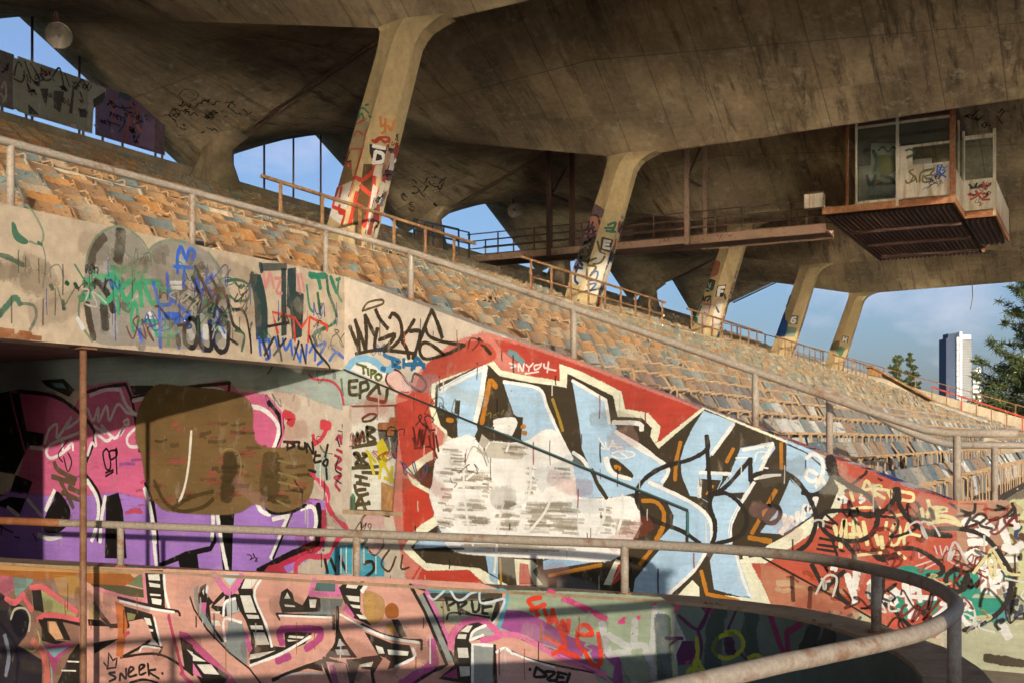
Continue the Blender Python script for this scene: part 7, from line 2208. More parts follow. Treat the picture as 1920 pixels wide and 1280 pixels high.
('P','S','4a2248',16,100,'8762 642 45 76 57 108'),
('P','S','4a2248',17,100,'8512 482 68 69'),
('P','S','2c3838',112,60,'9867 797 -121 -188'),
('P','S','2c3838',109,60,'10064 793 -166 -175'),
('P','S','4a2248',71,80,'9024 579 12 -79'),
('P','G','b98a52',9,100,'5742 734 50 29 131 -46 29 -86 -29 -107 -91 -49 -70 57'),
('P','G','a05a22',9,100,'5962 623 60 47 59 -31 0 -79 -99 -16'),
('P','F','a5a684',5,100,'6421 727 652 36 -54 -188 -129 9 -251 -66 -123 43'),
('P','F','4a4030',7,90,'6373 789 700 24 -9 -55 -643 -44'),
('P','F','2a2118',3,100,'7019 751 63 4 -91 -207 -27 32'),
('P','S','62a8b2',27,100,'6364 800 434 14 275 24'),
('P','S','62a8b2',27,100,'7073 838 45 -39 -54 -204 -36 -91'),
('P','F','9a9b90',3,100,'6286 754 51 20 141 -224 152 -340 -85 -32 -124 274'),
('P','S','dd76a4',33,100,'6218 837 128 -12'),
('P','S','dd76a4',33,100,'6346 825 132 -251 119 -230'),
('P','L','2a2118',26,100,'6204 841 140 -221 212 -443 -135 -69 -212 -129'),
('P','L','2a2118',17,100,'6337 773 124 -217 180 -366'),
('P','L','2a2118',19,100,'6209 837 135 -32'),
('P','S','cf5a98',60,80,'6412 366 30 -187'),
('P','S','cf5a98',60,80,'6442 179 -156 -99 -166 -109'),
('P','S','1b1815',21,100,'6547 751 28 -111'),
('P','S','1b1815',21,100,'6547 743 94 -14 -58 -46'),
('P','S','1b1815',21,100,'6658 732 21 -120'),
('P','S','1b1815',21,100,'6649 714 95 5 -58 -56 95 -45'),
('P','S','1b1815',21,100,'6791 739 18 -94 46 20 10 86'),
('P','S','1b1815',21,100,'6892 744 0 -111'),
('P','S','1b1815',21,100,'6892 736 92 22'),
('P','S','1b1815',21,100,'6892 685 83 14'),
('P','S','1b1815',21,100,'6892 635 46 1'),
('P','S','1b1815',14,100,'6556 562 57 63 344 -22'),
('P','S','1b1815',15,100,'6505 668 8 -9'),
('P','S','dfe4e0',17,85,'6383 758 48 -32 66 47 76 55 66 -82 66 -5 75 55 83 30'),
('P','S','dfe4e0',17,85,'6863 826 11 -101 108 14 109 23 -52 -137 -57 -71'),
('P','F','2a2118',3,100,'6625 261 14 171 103 101 130 33 101 -19 50 -89 -260 -70 40 -29 -12 -331 -313 21 161 136'),
('P','S','dd6a92',47,100,'6594 318 17 113 94 106 149 45 128 -59 66 -65'),
('P','S','dd6a92',46,100,'7048 458 -158 -55'),
('P','F','e8dfc8',2,100,'6686 470 66 53 46 3 -37 -60'),
('P','F','e8dfc8',2,100,'6668 443 76 5 -9 -39 -81 -1'),
('P','F','e8dfc8',2,100,'6658 327 95 7 10 -82 -95 -7'),
('P','F','e8dfc8',2,100,'6677 171 95 8 0 -78 -86 -16'),
('P','F','a8a698',3,100,'6780 408 27 78 102 55 101 -75'),
('P','S','f7f1e2',20,100,'6778 399 29 79 113 57'),
('P','S','f7f1e2',20,100,'6789 407 111 47'),
('P','F','9a9b90',3,100,'6807 368 186 4 9 -327 -195 -16'),
('P','L','f7f1e2',22,100,'6798 28 0 339 186 3'),
('P','L','2a2118',24,100,'7002 373 9 -327'),
('P','F','c84a88',3,100,'6516 71 133 81 11 -86'),
('P','S','f7f1e2',20,100,'7019 315 72 43 73 -45'),
('P','F','2a2118',3,100,'5752 403 270 -82 177 -5 41 -111 -179 -84 -79 -32 30 72 -50 31 -69 13'),
('P','F','e8dfc8',2,100,'5863 292 70 -14 21 -51 -61 -5'),
('P','F','e8dfc8',2,100,'5982 264 209 -2 -10 -36 -189 -5'),
('P','S','2a2118',21,100,'5721 468 212 -74 227 -30 157 2'),
('P','S','2a2118',21,100,'6317 366 -2 -78'),
('P','S','f7f1e2',21,100,'5742 441 240 -72 306 -22'),
('P','S','f7f1e2',21,100,'6228 292 19 -76 -186 -95'),
('P','F','2a2118',4,100,'5721 176 172 31 40 -26 -91 -137 26 -103 -36 -3 -20 138 -91 1'),
('P','F','2a2118',3,100,'6022 531 69 4 80 -144 -68 -14'),
('P','F','d8a83a',5,80,'5972 484 60 12 20 -86 -50 14'),
('P','F','d55c86',9,75,'3730 274 94 -13 505 -357 78 -87 -112 -9 -565 399'),
('P','F','8f938a',4,100,'3905 692 47 31 -12 -133 116 -144 182 -223 34 -16 23 198 157 -9 34 -109 24 -278 -204 115 -320 278 -81 148'),
('P','F','2a2118',4,100,'3952 610 23 95 69 42 -11 -86 91 -89 -45 -31 22 -177 151 -151 -36 -12 -149 206 -104 147'),
('P','F','2a2118',4,100,'4124 572 103 100 192 -9 -23 64 90 106 57 3 34 -174 197 -447 -78 -54 -144 -19 0 149 -66 142 -56 73 -180 -59 -149 75'),
('P','F','2a2118',4,100,'4574 210 352 -4 -11 146 299 9 -76 -104 -257 -110 -340 -126 -11 82'),
('P','L','2a2118',16,100,'3856 609 49 -115 151 -182 250 -198 226 -131 142 -143'),
('P','F','e8dfc8',2,100,'4441 718 56 114 146 7 -89 -115'),
('P','F','e8dfc8',2,100,'4430 653 113 6 67 -154 -124 -7'),
('P','F','e8dfc8',2,100,'4497 480 133 1 13 -29 -124 -7'),
('P','F','e8dfc8',2,100,'4541 381 135 9 11 -36 -135 -4'),
('P','F','e8dfc8',2,100,'4574 319 124 8 54 -106 -144 -15'),
('P','F','e8dfc8',2,100,'4541 113 277 57 -177 -77 -111 -27'),
('P','F','e8dfc8',2,100,'4967 319 162 1 -21 -20 -152 -1'),
('P','F','e8dfc8',2,100,'4945 280 120 -1 -109 -17'),
('P','F','e8dfc8',2,100,'4101 486 105 5 -11 -20 -94 -1'),
('P','F','e8dfc8',2,100,'4101 402 83 3 34 -45 -82 -5'),
('P','F','e8dfc8',2,100,'3998 669 23 29 -6 -66'),
('P','F','e0b8a8',2,100,'4136 543 125 100 -20 -103'),
('P','F','d66a9a',3,100,'3981 562 65 4 -11 -114 -43 45'),
('P','F','d66a9a',3,100,'4474 340 36 -44 56 -126 -34 -48 -35 71'),
('P','F','b8bab0',3,100,'4272 571 102 52 50 -117 -140 -46'),
('P','S','d878a0',52,100,'4136 836 170 -162 146 162'),
('P','F','bcd0cc',4,100,'4204 839 215 10 -102 -109'),
('P','S','f7f1e2',22,100,'4374 622 -113 -44 -20 -123'),
('P','S','f7f1e2',22,100,'4443 403 -193 16 13 -205'),
('P','S','f7f1e2',22,100,'4663 822 -75 -161 132 -268 58 -189'),
('P','S','f7f1e2',22,100,'4541 11 340 136 312 177'),
('P','S','f7f1e2',23,100,'4056 719 -6 -57'),
('P','F','2a2118',4,100,'4859 604 22 102 64 40 56 -44 22 -72 85 -31 61 95 129 -20 0 -118 -407 -34'),
('P','F','e8dfc8',2,100,'4913 651 32 57 35 -53'),
('P','F','e8dfc8',2,100,'4913 597 110 -3 10 -13 -109 -2'),
('P','F','e8dfc8',2,100,'5180 657 76 4 -11 -73 -55 -3'),
('P','F','7d827c',4,100,'5306 675 230 2 -20 -55 -64 -39 -19 -55 -391 -6 256 34'),
('P','S','2a2118',16,100,'4826 509 375 5 232 14'),
('P','S','2a2118',16,100,'4826 509 38 -55'),
('P','S','f7f1e2',15,100,'4859 493 551 16'),
('P','L','2a2118',23,100,'5436 530 0 -125'),
('P','S','2a2118',29,100,'5475 604 -3 -250 -20 -93 -83 -104'),
('P','S','2a2118',29,100,'5306 109 -264 -102 -254 -109'),
('P','S','c64a86',54,85,'4891 240 0 127 405 27'),
('P','S','c64a86',54,85,'5296 394 -9 -82 -139 -102'),
('P','S','c64a86',55,85,'4967 128 -130 -55'),
('P','S','dd76a4',36,100,'5238 840 -48 -136'),
('P','S','dd76a4',36,100,'5190 704 315 24'),
('P','S','dd76a4',36,100,'5505 728 -53 71'),
('P','F','56706a',4,100,'5264 834 188 9 0 -100 -219 -2'),
('P','F','2a2118',4,100,'5483 426 72 -122 125 -133 -239 -18 -51 5 72 106'),
('P','F','b5ada4',2,100,'5493 327 62 -58 -83 -15'),
('P','F','b5ada4',2,100,'5452 225 123 9 33 -50 -136 -2'),
('P','S','f7f1e2',14,100,'5503 543 164 -70 172 -68'),
('P','F','2a2118',4,100,'5327 155 238 -46 74 -187 -229 -20 -104 205'),
('P','F','d9a594',3,100,'5358 111 197 -3 53 -189 -177 -15'),
('P','S','c06092',54,70,'5421 64 36 -149'),
('P','F','2a2118',4,100,'5565 145 284 39 -30 -55 -121 -18 -59 -189 -33 102'),
('P','F','e8dfc8',2,100,'5708 111 133 37 -20 -45 -113 -9'),
('P','S','cfc4b4',13,100,'4870 -84 172 64 285 21'),
('P','F','2a2118',3,100,'5159 34 147 66 21 -79'),
('P','F','2a2118',4,100,'3765 210 291 -199 250 -111 -68 -97 -252 5 -162 185'),
('P','F','e8dfc8',2,100,'3824 98 222 -88 -187 -4'),
('P','F','e8dfc8',2,100,'3940 -26 161 13 94 -87 -174 -5'),
('P','F','dd7a98',3,100,'3812 -8 82 -12 106 -124 -176 42'),
('P','S','d0587e',38,80,'3753 -124 141 -103'),
('P','F','2a2118',4,100,'5565 838 185 9 -42 -108 0 -159 113 -117 -184 60 -82 119 -62 139'),
('P','F','e8dfc8',2,100,'5586 835 124 10 -41 -64 -104 4'),
('P','F','e8dfc8',2,100,'5565 714 135 -2 0 -48 -104 7'),
('P','F','e8dfc8',2,100,'5606 636 104 -3 0 -26 -73 4'),
('P','F','e8dfc8',2,100,'5667 555 83 -8 41 -33 -83 4'),
('P','F','d66a9a',3,100,'5565 643 84 -102 -10 -27 -105 73'),
('P','F','c0934f',5,100,'5738 723 111 24 0 -264 -70 31'),
('P','S','f7f1e2',32,100,'5769 823 -41 -63'),
('P','F','2a2228',6,100,'1360 562 166 -85 258 -87 68 -119 -54 -166 -108 -110 322 -128 0 -274 -652 -55'),
('P','F','d07080',8,85,'1360 779 261 -9 41 -193 -136 -79 -166 64'),
('P','F','86b0a0',8,70,'1608 759 270 2 14 -101 -230 -175 -27 121'),
('P','F','a8a468',6,100,'1878 588 134 -13 458 -215 -26 -44 -405 36 -147 22'),
('P','F','d6a050',20,60,'2171 734 325 5 0 -219 -247 27'),
('P','F','2a2118',4,100,'1878 588 121 -4 42 -232 -136 12'),
('P','S','df6a6a',51,100,'1865 596 147 17'),
('P','S','df6a6a',50,100,'2012 613 237 -116 214 -113'),
('P','S','df6a6a',50,100,'1959 276 159 60 378 -37'),
('P','S','df6a6a',51,100,'1526 465 123 -34 108 90'),
('P','S','df6a6a',51,100,'1757 521 121 -151'),
('P','G','17121a',4,100,'1703 344 95 -37 29 -121 -56 -85 -81 -16 -82 108 -14 101'),
('P','S','b8b090',20,100,'1594 255 55 104 135 18 70 -87 -16 -142'),
('P','S','c86a5a',71,100,'1892 48 147 -111 52 -317'),
('P','S','86aaa0',14,100,'1985 55 133 -152 29 -278'),
('P','S','b0a060',16,100,'1811 -37 94 -8 80 92 -26 109'),
('P','S','9aa0a8',41,60,'1512 86 55 -202 -41 -209'),
('P','S','1a1620',27,100,'1443 205 192 -172 55 -191 -28 -248'),
('P','F','2a2118',4,100,'1959 276 119 10 16 -123 103 -83 130 -1 -130 -37 -185 25 0 131'),
('P','F','e0a878',4,100,'2105 267 66 24 130 -182 -104 -17 -79 65'),
('P','F','b84a7a',6,100,'2065 20 382 57 -198 -164 -78 -167 -80 195'),
('P','F','8aa8a4',4,100,'2078 -17 288 51 -195 -125'),
('P','F','2a2118',6,100,'2379 -57 117 128 89 -32 0 -397 -388 -33'),
('P','L','e8dfc8',12,100,'2275 -214 182 10'),
('P','L','e8dfc8',12,100,'2353 -117 143 6'),
('P','F','2a2118',4,100,'2197 291 78 -5 117 -193 -91 4'),
('P','L','2a2118',26,100,'2039 283 236 5 233 -25'),
('P','F','5a5a3a',10,80,'2623 686 390 -10 307 -33 -13 -68 -319 12 -276 44'),
('P','F','7c8a5e',8,80,'3075 698 208 108 24 -144'),
('P','S','e08a90',33,100,'2712 631 276 -54 356 -49'),
('P','S','e08a90',33,100,'3307 816 27 -288'),
('P','F','2a2118',3,100,'3320 836 219 10 23 -353 -206 15'),
('P','F','e8dfc8',2,100,'3356 797 135 9 12 -59 -135 -2'),
('P','F','e8dfc8',2,100,'3368 721 135 -13 0 -29 -123 4'),
('P','F','e8dfc8',2,100,'3380 615 129 -3 0 -14 -123 -2'),
('P','F','e8dfc8',2,100,'3398 573 123 -8 -6 -53 -105 9'),
('P','S','f7f1e2',24,100,'3550 828 12 -174 48 -170'),
('P','S','2a2118',23,100,'2988 555 392 -55 239 -30 97 -8 22 -37'),
('P','S','f7f1e2',19,100,'3013 524 367 -52 289 -19'),
('P','L','2a2118',39,100,'2687 481 114 -131 94 -78 223 18'),
('P','L','2a2118',23,100,'3044 482 74 -185'),
('P','F','2a2118',3,100,'3038 482 369 -66 96 -294 -63 15 -84 178 -61 54 -183 -41'),
('P','F','8a8450',2,100,'3100 415 112 -12 -24 -50 -76 -15'),
('P','F','e8dfc8',2,100,'3307 379 75 -5 25 -66 -63 6'),
('P','F','e8dfc8',2,100,'3416 184 63 -54 -111 -8'),
('P','F','e8dfc8',2,100,'3368 277 51 -6 0 -20 -39 -2'),
('P','S','f7f1e2',19,100,'3434 389 36 -132 42 -132'),
('P','S','2a2118',21,100,'3380 162 -121 -76 -234 -115'),
('P','S','2a2118',21,100,'3025 -29 270 54 205 11 179 -54 211 -109'),
('P','L','2a2118',17,100,'3295 117 244 -11 -63 -82'),
('P','S','f7f1e2',15,100,'3259 49 48 52 193 -6'),
('P','F','2a2118',6,100,'2681 86 326 70 -314 -170'),
('P','F','c9b060',8,70,'2623 478 51 3 89 -153 -127 12'),
('P','F','2a2118',6,100,'2611 319 165 0 100 -53 -253 -6'),
('P','F','e07a3a',20,70,'2963 517 87 -34 50 -192 -62 -317 -62 15 25 237'),
('P','S','d04868',29,75,'3608 419 11 -57 71 -224 83 -261'),
('P','S','d04868',29,75,'3075 191 49 33'),
('P','F','2a2118',3,100,'3738 222 152 -70 0 -265 -94 40'),
('P','F','e8dfc8',2,100,'3820 109 70 -23 0 -38'),
('P','S','1b1815',20,100,'2951 -179 -75 -18 87 -32 -81 -46'),
('P','S','1b1815',20,100,'3013 -254 12 71 62 -46 3 100'),
('P','S','1b1815',19,100,'3124 -175 64 52 -52 5 -12 -88 101 27'),
('P','S','1b1815',19,100,'3259 -135 63 51 -63 -5 0 -87 75 26'),
('P','S','1b1815',19,100,'3356 -60 14 -116'),
('P','S','1b1815',19,100,'3452 -110 -84 -28 123 -57'),
('P','S','1b1815',19,100,'3136 -267 171 47 172 -18'),
('P','S','1b1815',19,100,'3527 -138 9 -9'),
('P','L','1b1815',15,100,'2813 -94 50 -45 16 150 47 -77 52 34 -15 -99 -112 -19'),
'rust_streak',
('P','F','b56a2c',10,85,'1360 810 1097 -13 679 -8 62 -36 -123 -74 -439 -2 -205 79 -446 -71 -625 21'),
('P','F','d0a060',8,80,'1360 820 1148 19 812 -12 -37 -26 -775 -21 -1148 -22'),
'column_graffiti',
('D0','F','d8c090',31,55,'1291 3734 258 39 201 -147 -155 -203 20 -219 -141 -98 -368 88 115 336'),
('D0','S','d23a1c',36,100,'1289 3728 103 4 241 24'),
('D0','S','d23a1c',36,100,'1737 3585 -100 -170 -24 -219 -57 -93 -453 83'),
('D0','S','d23a1c',36,100,'1263 3462 72 78 219 -109'),
('D0','S','2a7a5a',36,100,'1358 3929 36 105 124 -17 180 -143'),
('D0','S','2a7a5a',36,100,'1338 3870 22 64'),
('D0','S','2a7a5a',36,100,'1340 3816 108 110 101 -153'),
('D0','S','2a7a5a',36,100,'1705 3820 87 -61'),
('D0','S','2a7a5a',36,100,'1549 4089 123 -13'),
('D0','S','d23a1c',56,100,'1569 3059 -183 -573'),
('D0','S','d23a1c',57,100,'1017 2819 160 51 85 -331 115 -83'),
('D0','S','d23a1c',57,100,'1105 3094 -92 -248'),
('D0','S','3a2418',31,100,'1144 3114 -99 -194 170 -31'),
('D0','S','3a2418',31,100,'1094 3157 -22 -62'),
('D0','F','9a7a48',36,75,'977 2817 264 -116 74 -250 -483 -57 59 171'),
('D0','F','f0e6d0',36,90,'818 2353 462 52 82 5 -102 -320 -77 -241 -115 -361 -457 262'),
('D0','S','d23a1c',66,100,'1350 2498 -1 -128 -72 -226 -38 -48'),
('D0','S','d23a1c',67,100,'902 2122 45 284 -145 -101'),
('D0','S','d23a1c',68,100,'816 2346 -131 -382'),
('D0','S','d23a1c',67,100,'927 1933 22 -162 187 -69 -67 -211'),
('D0','S','d23a1c',67,100,'678 1943 475 -188'),
('D1','F','6b4a1e',26,85,'1036 2748 242 -14 -45 -676 -117 -348 -116 -273 -244 36 40 455 174 395'),
('D1','S','d23a1c',77,100,'839 2481 161 -59 247 163'),
('D1','S','d23a1c',77,100,'857 2152 -91 -324 -91 -326'),
('D1','S','d23a1c',77,100,'1278 2709 -42 -551 -120 -448 -117 -298'),
('D1','S','d23a1c',77,100,'942 2299 291 -266'),
('D1','S','d23a1c',77,100,'796 1928 320 -192'),
('D1','S','d23a1c',76,100,'1234 2083 91 117 -25 -80'),
('D1','S','d23a1c',46,80,'1239 3262 79 -55 109 69 105 -82 109 68'),
('D1','S','d23a1c',46,80,'1607 3135 -10 -33'),
('D1','S','d23a1c',46,80,'1292 3234 109 68 214 -13 8 -101'),
('D1','S','d9741c',46,100,'1439 3748 22 -200 81 44'),
('D1','S','d9741c',46,100,'1558 3691 -19 -248 -82 -45'),
('D1','S','d9741c',46,100,'1757 3653 -85 -218 -51 103'),
('D1','F','1d1a16',15,92,'1182 3178 401 -87 -43 -97 -51 -249 -237 15 -74 255'),
('D1','S','f4eee0',66,100,'1313 3008 -61 -248'),
('D1','S','f4eee0',66,100,'1313 3008 159 -60 2 -150 -222 -25'),
('D1','S','f4eee0',66,100,'1262 3136 267 -66'),
('D1','F','f0e2c8',20,85,'1305 2707 161 -9 -66 -247 -155 59'),
('D1','F','efe3cc',26,75,'1240 2309 89 -93 -218 -722 -75 -249 33 112'),
('D2','F','1d1a16',15,90,'38 3220 356 25 4 -577 -296 142'),
('D2','S','f0e8d8',56,100,'113 3146 81 -291 123 -76'),
('D2','S','f0e8d8',56,100,'348 3123 -11 -288'),
('D2','S','f0e8d8',57,100,'358 2995 38 24'),
('D2','S','1d2420',36,100,'81 2599 72 144 215 -83'),
('D2','S','1d2420',36,100,'203 2521 -30 -136 154 58 -103 134'),
('D2','S','1d2420',36,100,'60 2336 195 66'),
('D2','S','1d2420',36,100,'50 2050 112 151 61 -249'),
('D2','S','1d2420',36,100,'80 1769 174 111 -41 -217 155 -52'),
('D2','S','1d2420',36,100,'24 1522 219 -143 115 257 -73 -250'),
('D2','S','d23a1c',46,100,'132 2273 30 -280 134 104'),
('D2','S','d23a1c',46,100,'316 2362 11 -338'),
('D1','S','1d2420',36,100,'1265 2005 -60 -199 -17 -57'),
('D1','S','1d2420',36,100,'1115 1507 -17 -56'),
('D1','S','1d2420',36,100,'1069 1357 -32 -106'),
('E0','F','8a6a72',48,70,'1474 4267 398 -259 -73 -228 -438 156'),
('E0','F','c9805e',38,90,'1343 3886 216 -46 209 -158 -170 -531 -468 113'),
('E0','S','2a2118',57,100,'1352 3911 268 -55 115 -276'),
('E0','S','2a2118',58,100,'1289 3728 2 -365 158 321'),
('E0','S','2a2118',58,100,'1196 3455 136 148 214 -322'),
('E0','S','2a2118',57,100,'1240 3223 360 149'),
('E0','S','5a3a5a',67,100,'1159 3347 453 -123'),
('E0','S','5a3a5a',67,100,'1258 3637 271 -159'),
('E0','F','40362a',67,80,'1102 3180 504 -5 -117 -366 -124 -390 -368 0 -27 378'),
('E0','S','8a7a60',57,80,'1383 2476 -37 -115 46 141'),
('E0','S','6a5a48',58,80,'1103 2894 152 -116 -39 -25'),
('E0','S','8a7a60',57,80,'1397 2988 -131 -82 72 -59'),
('E0','S','8a7a60',58,80,'1213 3181 105 -111 -216 113'),
('E0','S','8a7a60',58,80,'1130 3262 -38 -110 -4 -10'),
('E0','S','1e1a16',57,80,'1398 2523 -26 -81 -29 -93'),
('E0','S','6a5a48',57,80,'1361 2450 -22 -112 -153 37'),
('E0','S','6a5a48',57,80,'1522 2910 -61 -79 56 63'),
('E0','S','8a7a60',58,80,'1097 3167 -31 -89 22 62'),
('E0','S','1e1a16',57,80,'1373 2443 -34 -104 -23 -72'),
('E0','S','1e1a16',58,80,'883 2528 -5 -98 203 161'),
('E0','S','8a7a60',58,80,'1202 3041 -10 -97 -175 -56'),
('E0','S','8a7a60',58,80,'1009 2910 -33 -95 53 153'),
('E0','S','8a7a60',57,80,'1401 2563 -143 -82 159 102'),
('E0','S','1e1a16',58,80,'1253 3089 -114 -83 276 121'),
('E0','S','6a5a48',58,80,'1178 2761 134 -113 -258 35'),
('E0','F','efe2c6',48,75,'873 2512 461 -191 -211 -661 -478 187'),
('E0','S','b03a78',58,100,'853 2455 -66 -192 100 -28'),
('E0','S','b03a78',58,100,'929 2476 204 -170'),
('E0','S','1f3f58',77,100,'904 2605 229 -299'),
('E0','S','1f3f58',77,100,'938 2377 -84 -482 141 -161'),
('E0','S','1f3f58',77,100,'819 2292 323 -84'),
('E1','S','2a6a4a',66,100,'1427 3526 240 60 -98 -254'),
('E1','S','2a6a4a',67,100,'1331 3436 287 -12'),
('E1','S','2a6a4a',67,100,'1378 3340 281 -36'),
('E1','F','2a2826',29,85,'1232 3158 348 -112 -112 -371 -288 107'),
('E1','S','c8c4b8',67,100,'1327 3059 -51 -233'),
('E1','S','c8c4b8',67,100,'1302 3037 192 -31'),
('E1','S','c8c4b8',67,100,'1287 2929 158 -16'),
('E1','S','c8c4b8',67,100,'1276 2826 191 -46'),
('E1','F','ecdfc2',48,80,'1034 2693 390 -163 -368 -1217 -423 160'),
('E1','S','5a4a1a',57,100,'1086 3022 93 -334 143 -100 -147 -231 -241 -39'),
('E1','S','5a4a1a',57,100,'761 2278 268 -58 -196 -278'),
('E1','S','5a4a1a',57,100,'731 2188 4 -337'),
('E1','S','5a4a1a',57,100,'1032 2504 -225 -86'),
('E1','S','3f5f8a',48,100,'882 2036 194 41 -51 -236 -242 -39'),
('E1','S','3f5f8a',48,100,'732 1661 291 38 -196 -232'),
('E1','S','3f5f8a',48,100,'682 1472 339 37'),
('E2','S','1f4a5a',86,100,'34 2554 203 -117 -182 -173'),
('E2','S','1f4a5a',86,100,'29 2063 211 -68'),
('E2','S','1f4a5a',86,100,'26 1765 290 -56 -121 -262'),
('F0','F','b86a48',66,70,'1465 4241 202 -124 -78 -469 -366 -113'),
('F0','F','1c2620',38,85,'1208 3492 289 -122 -85 -374 -331 -65 -6 172'),
('F0','S','8aa890',57,100,'1151 3324 86 -216 43 188'),
('F0','S','8aa890',57,100,'1071 3076 173 -64'),
('F0','S','1b1815',67,100,'962 2773 -37 -107 -48 -141'),
('F0','S','1b1815',66,100,'957 2758 39 -204 99 183'),
('F0','S','1b1815',66,100,'1151 2732 169 -15 -155 -178'),
('F0','S','c83a3a',66,100,'796 2288 329 15 -46 -140'),
('F0','S','c83a3a',66,100,'846 2433 385 -43'),
('F0','F','ead8be',47,60,'836 2404 495 -91 -268 -840 -453 272'),
('F0','S','1f5a32',124,100,'819 2355 -121 -354'),
('F0','S','1f5a32',124,100,'651 1865 12 -198'),
('F0','S','7a4a6a',56,100,'1326 2621 -24 -399 -118 -370'),
('F0','S','7a4a6a',57,100,'1029 2071 187 -118'),
('F1','F','1c1a18',23,90,'1043 3136 346 34 -139 -485 -301 9'),
('F1','S','f2ead8',94,100,'1112 3063 -47 -349'),
('F1','S','f2ead8',94,100,'1112 3063 208 16'),
('F1','S','f2ead8',94,100,'1089 2900 161 9'),
('F1','F','ead8be',38,70,'1041 2505 208 -6 -165 -1072 -371 56'),
('F1','S','2a3a5a',66,100,'1319 2777 46 -188'),
('F1','S','2a3a5a',66,100,'948 2320 138 -284'),
('G0','F','0f2f66',47,96,'1167 3370 50 -394 -206 -933 -305 -18 219 641'),
('G0','S','1a4a86',351,90,'1162 2802 -30 -590'),
('G1','F','1c1a18',23,90,'1046 3145 314 -39 -84 -431 -367 37'),
('G1','S','f2ead8',81,100,'1219 3023 -169 -25 -56 -201 169 -33 28 127 -84 2'),
('G1','F','7a9a88',58,60,'848 2542 400 -69 -112 -404 -440 10'),
('G0','S','5a4a2a',70,100,'1360 3936 99 287 -43 -197 -162 -400'),
('H1','F','1c1a18',28,90,'1039 3125 349 -77 -65 -344 -366 42'),
('H1','S','f2ead8',76,100,'1102 3033 -46 -254'),
('H1','S','f2ead8',76,100,'1275 3002 -52 -248'),
('H1','S','f2ead8',76,100,'1089 2902 167 -24'),
('H1','S','1f5a32',181,100,'958 2400 -199 -204 201 -212'),
('H1','S','1f5a32',181,100,'1092 2328 -133 -205'),
('H0','F','6a7a3a',84,60,'946 2727 444 104 -50 -489 -537 -32'),
'board_lettering',
('K','F','76705f',16,100,'19386 12086 458 33 891 22 598 8 480 -115 -35 -1134 -912 -118 -960 -82 -520 76'),
('K','S','1b1815',42,100,'19416 11623 121 404 184 -210 -62 -282 -243 10'),
('K','S','1b1815',43,100,'19752 12091 217 -415 251 45 -282 373'),
('K','S','1b1815',43,100,'20252 12080 64 -278 224 38 195 301'),
('K','S','1b1815',44,100,'20735 12141 131 93 132 -483'),
('K','S','1b1815',44,100,'21031 12145 167 -339'),
('K','S','1b1815',45,100,'21401 11863 204 281 173 -176'),
('K','S','1b1815',45,100,'21537 11789 103 -223'),
('K','F','1b1815',11,100,'20220 11506 256 71 -65 -531'),
('K','F','1b1815',11,100,'20637 11568 361 73 -132 -612 -196 85'),
('K','F','1b1815',11,100,'19844 11003 345 -204 -314 -54'),
('K','F','1b1815',11,100,'21299 11890 34 -213 -68 -572 -100 1'),
('K','F','1b1815',11,100,'21469 11325 344 -22 -70 -187 -206 -25'),
('K','F','7a2a20',11,100,'20347 12081 258 22 -65 -128 -193 -110'),
('K','F','8a8478',11,100,'21917 12149 532 -22 -36 -353 -391 -304 -175 -440 -34 723'),
('K','F','1b1815',11,100,'21987 11687 426 344 0 -286 -391 -275'),
('K','F','5c4a66',23,90,'22521 12061 889 99 855 22 0 -1385 -930 -38 -1242 49 71 586'),
('K','S','9a4a3a',88,80,'23410 12013 -75 -490 -151 -682'),
('K','S','9a4a3a',87,80,'22667 11986 36 -740'),
('K','S','9a4a3a',89,80,'23640 11897 -115 -444 308 -220'),
('K','S','211a24',52,100,'22630 11803 331 -85 449 118'),
('K','S','211a24',52,100,'23109 11757 38 -399 -223 -347'),
('K','S','211a24',53,100,'23448 11346 385 185 39 -288 -347 -262 -115 267'),
('K','S','211a24',52,100,'22521 11200 440 -5'),
('K','S','211a24',54,100,'24028 11461 78 -161'),
('K','F','8a6a86',24,80,'23911 11700 374 5 -20 -908 -625 4'),
('K','S','b8602e',89,100,'23601 11354 154 -140'),
('K','F','2e4a44',18,80,'22961 12183 412 -4 -38 -157 -448 -34'),
('K','S','7a7064',52,100,'19058 11208 89 181 29 -356 -89 -180'),
('K','S','7a7064',52,100,'19028 11044 119 -149'),
'booth_tag',
('O','S','7a6a30',49,100,'5524 10875 117 -68 -194 -226 233 -137 77 90'),
('O','S','7a6a30',49,100,'5602 10476 -116 191 -78 -212'),
('O','S','7a6a30',49,100,'5331 10447 -38 280 -192 59 -229 14 114 -108'),
('O','S','7a6a30',49,100,'5216 10637 0 -203 -306 7 268 151 -230 55'),
('O','S','7a6a30',49,100,'5216 10799 -344 42'),
('O','S','2f62a8',48,100,'4796 10590 -38 359 -114 -54 76 -193 -189 -182'),
('O','S','2f62a8',48,100,'4758 10505 -227 216'),
('O','S','5a6a4a',49,100,'5757 11515 -155 22 -116 -137 232 -94'),
('O','S','5a6a4a',49,100,'5718 11265 -194 58'),
('J','S','33402a',60,100,'4123 10841 -120 -141 -119 158'),
('J','S','33402a',60,100,'3884 10687 -158 111 -119 -183'),
('J','S','33402a',60,100,'4083 10708 -554 26'),
('J','S','b8402a',60,100,'3686 10879 -79 -222 -118 158'),
('J','S','b8402a',60,100,'4163 10502 -279 -72 199 -109'),
('J','S','b8402a',60,100,'3805 10507 -276 -71 197 -151 -237 -24'),
('J','S','b8402a',60,100,'3924 10605 -159 -273'),
'booth_mural',
('I','F','d8cda8',0,85,'7338 12577 -1016 -128 0 -1795 1016 106'),
('I','F','8a8030',35,100,'7082 12103 -508 -61 -84 -537 337 -138 255 206'),
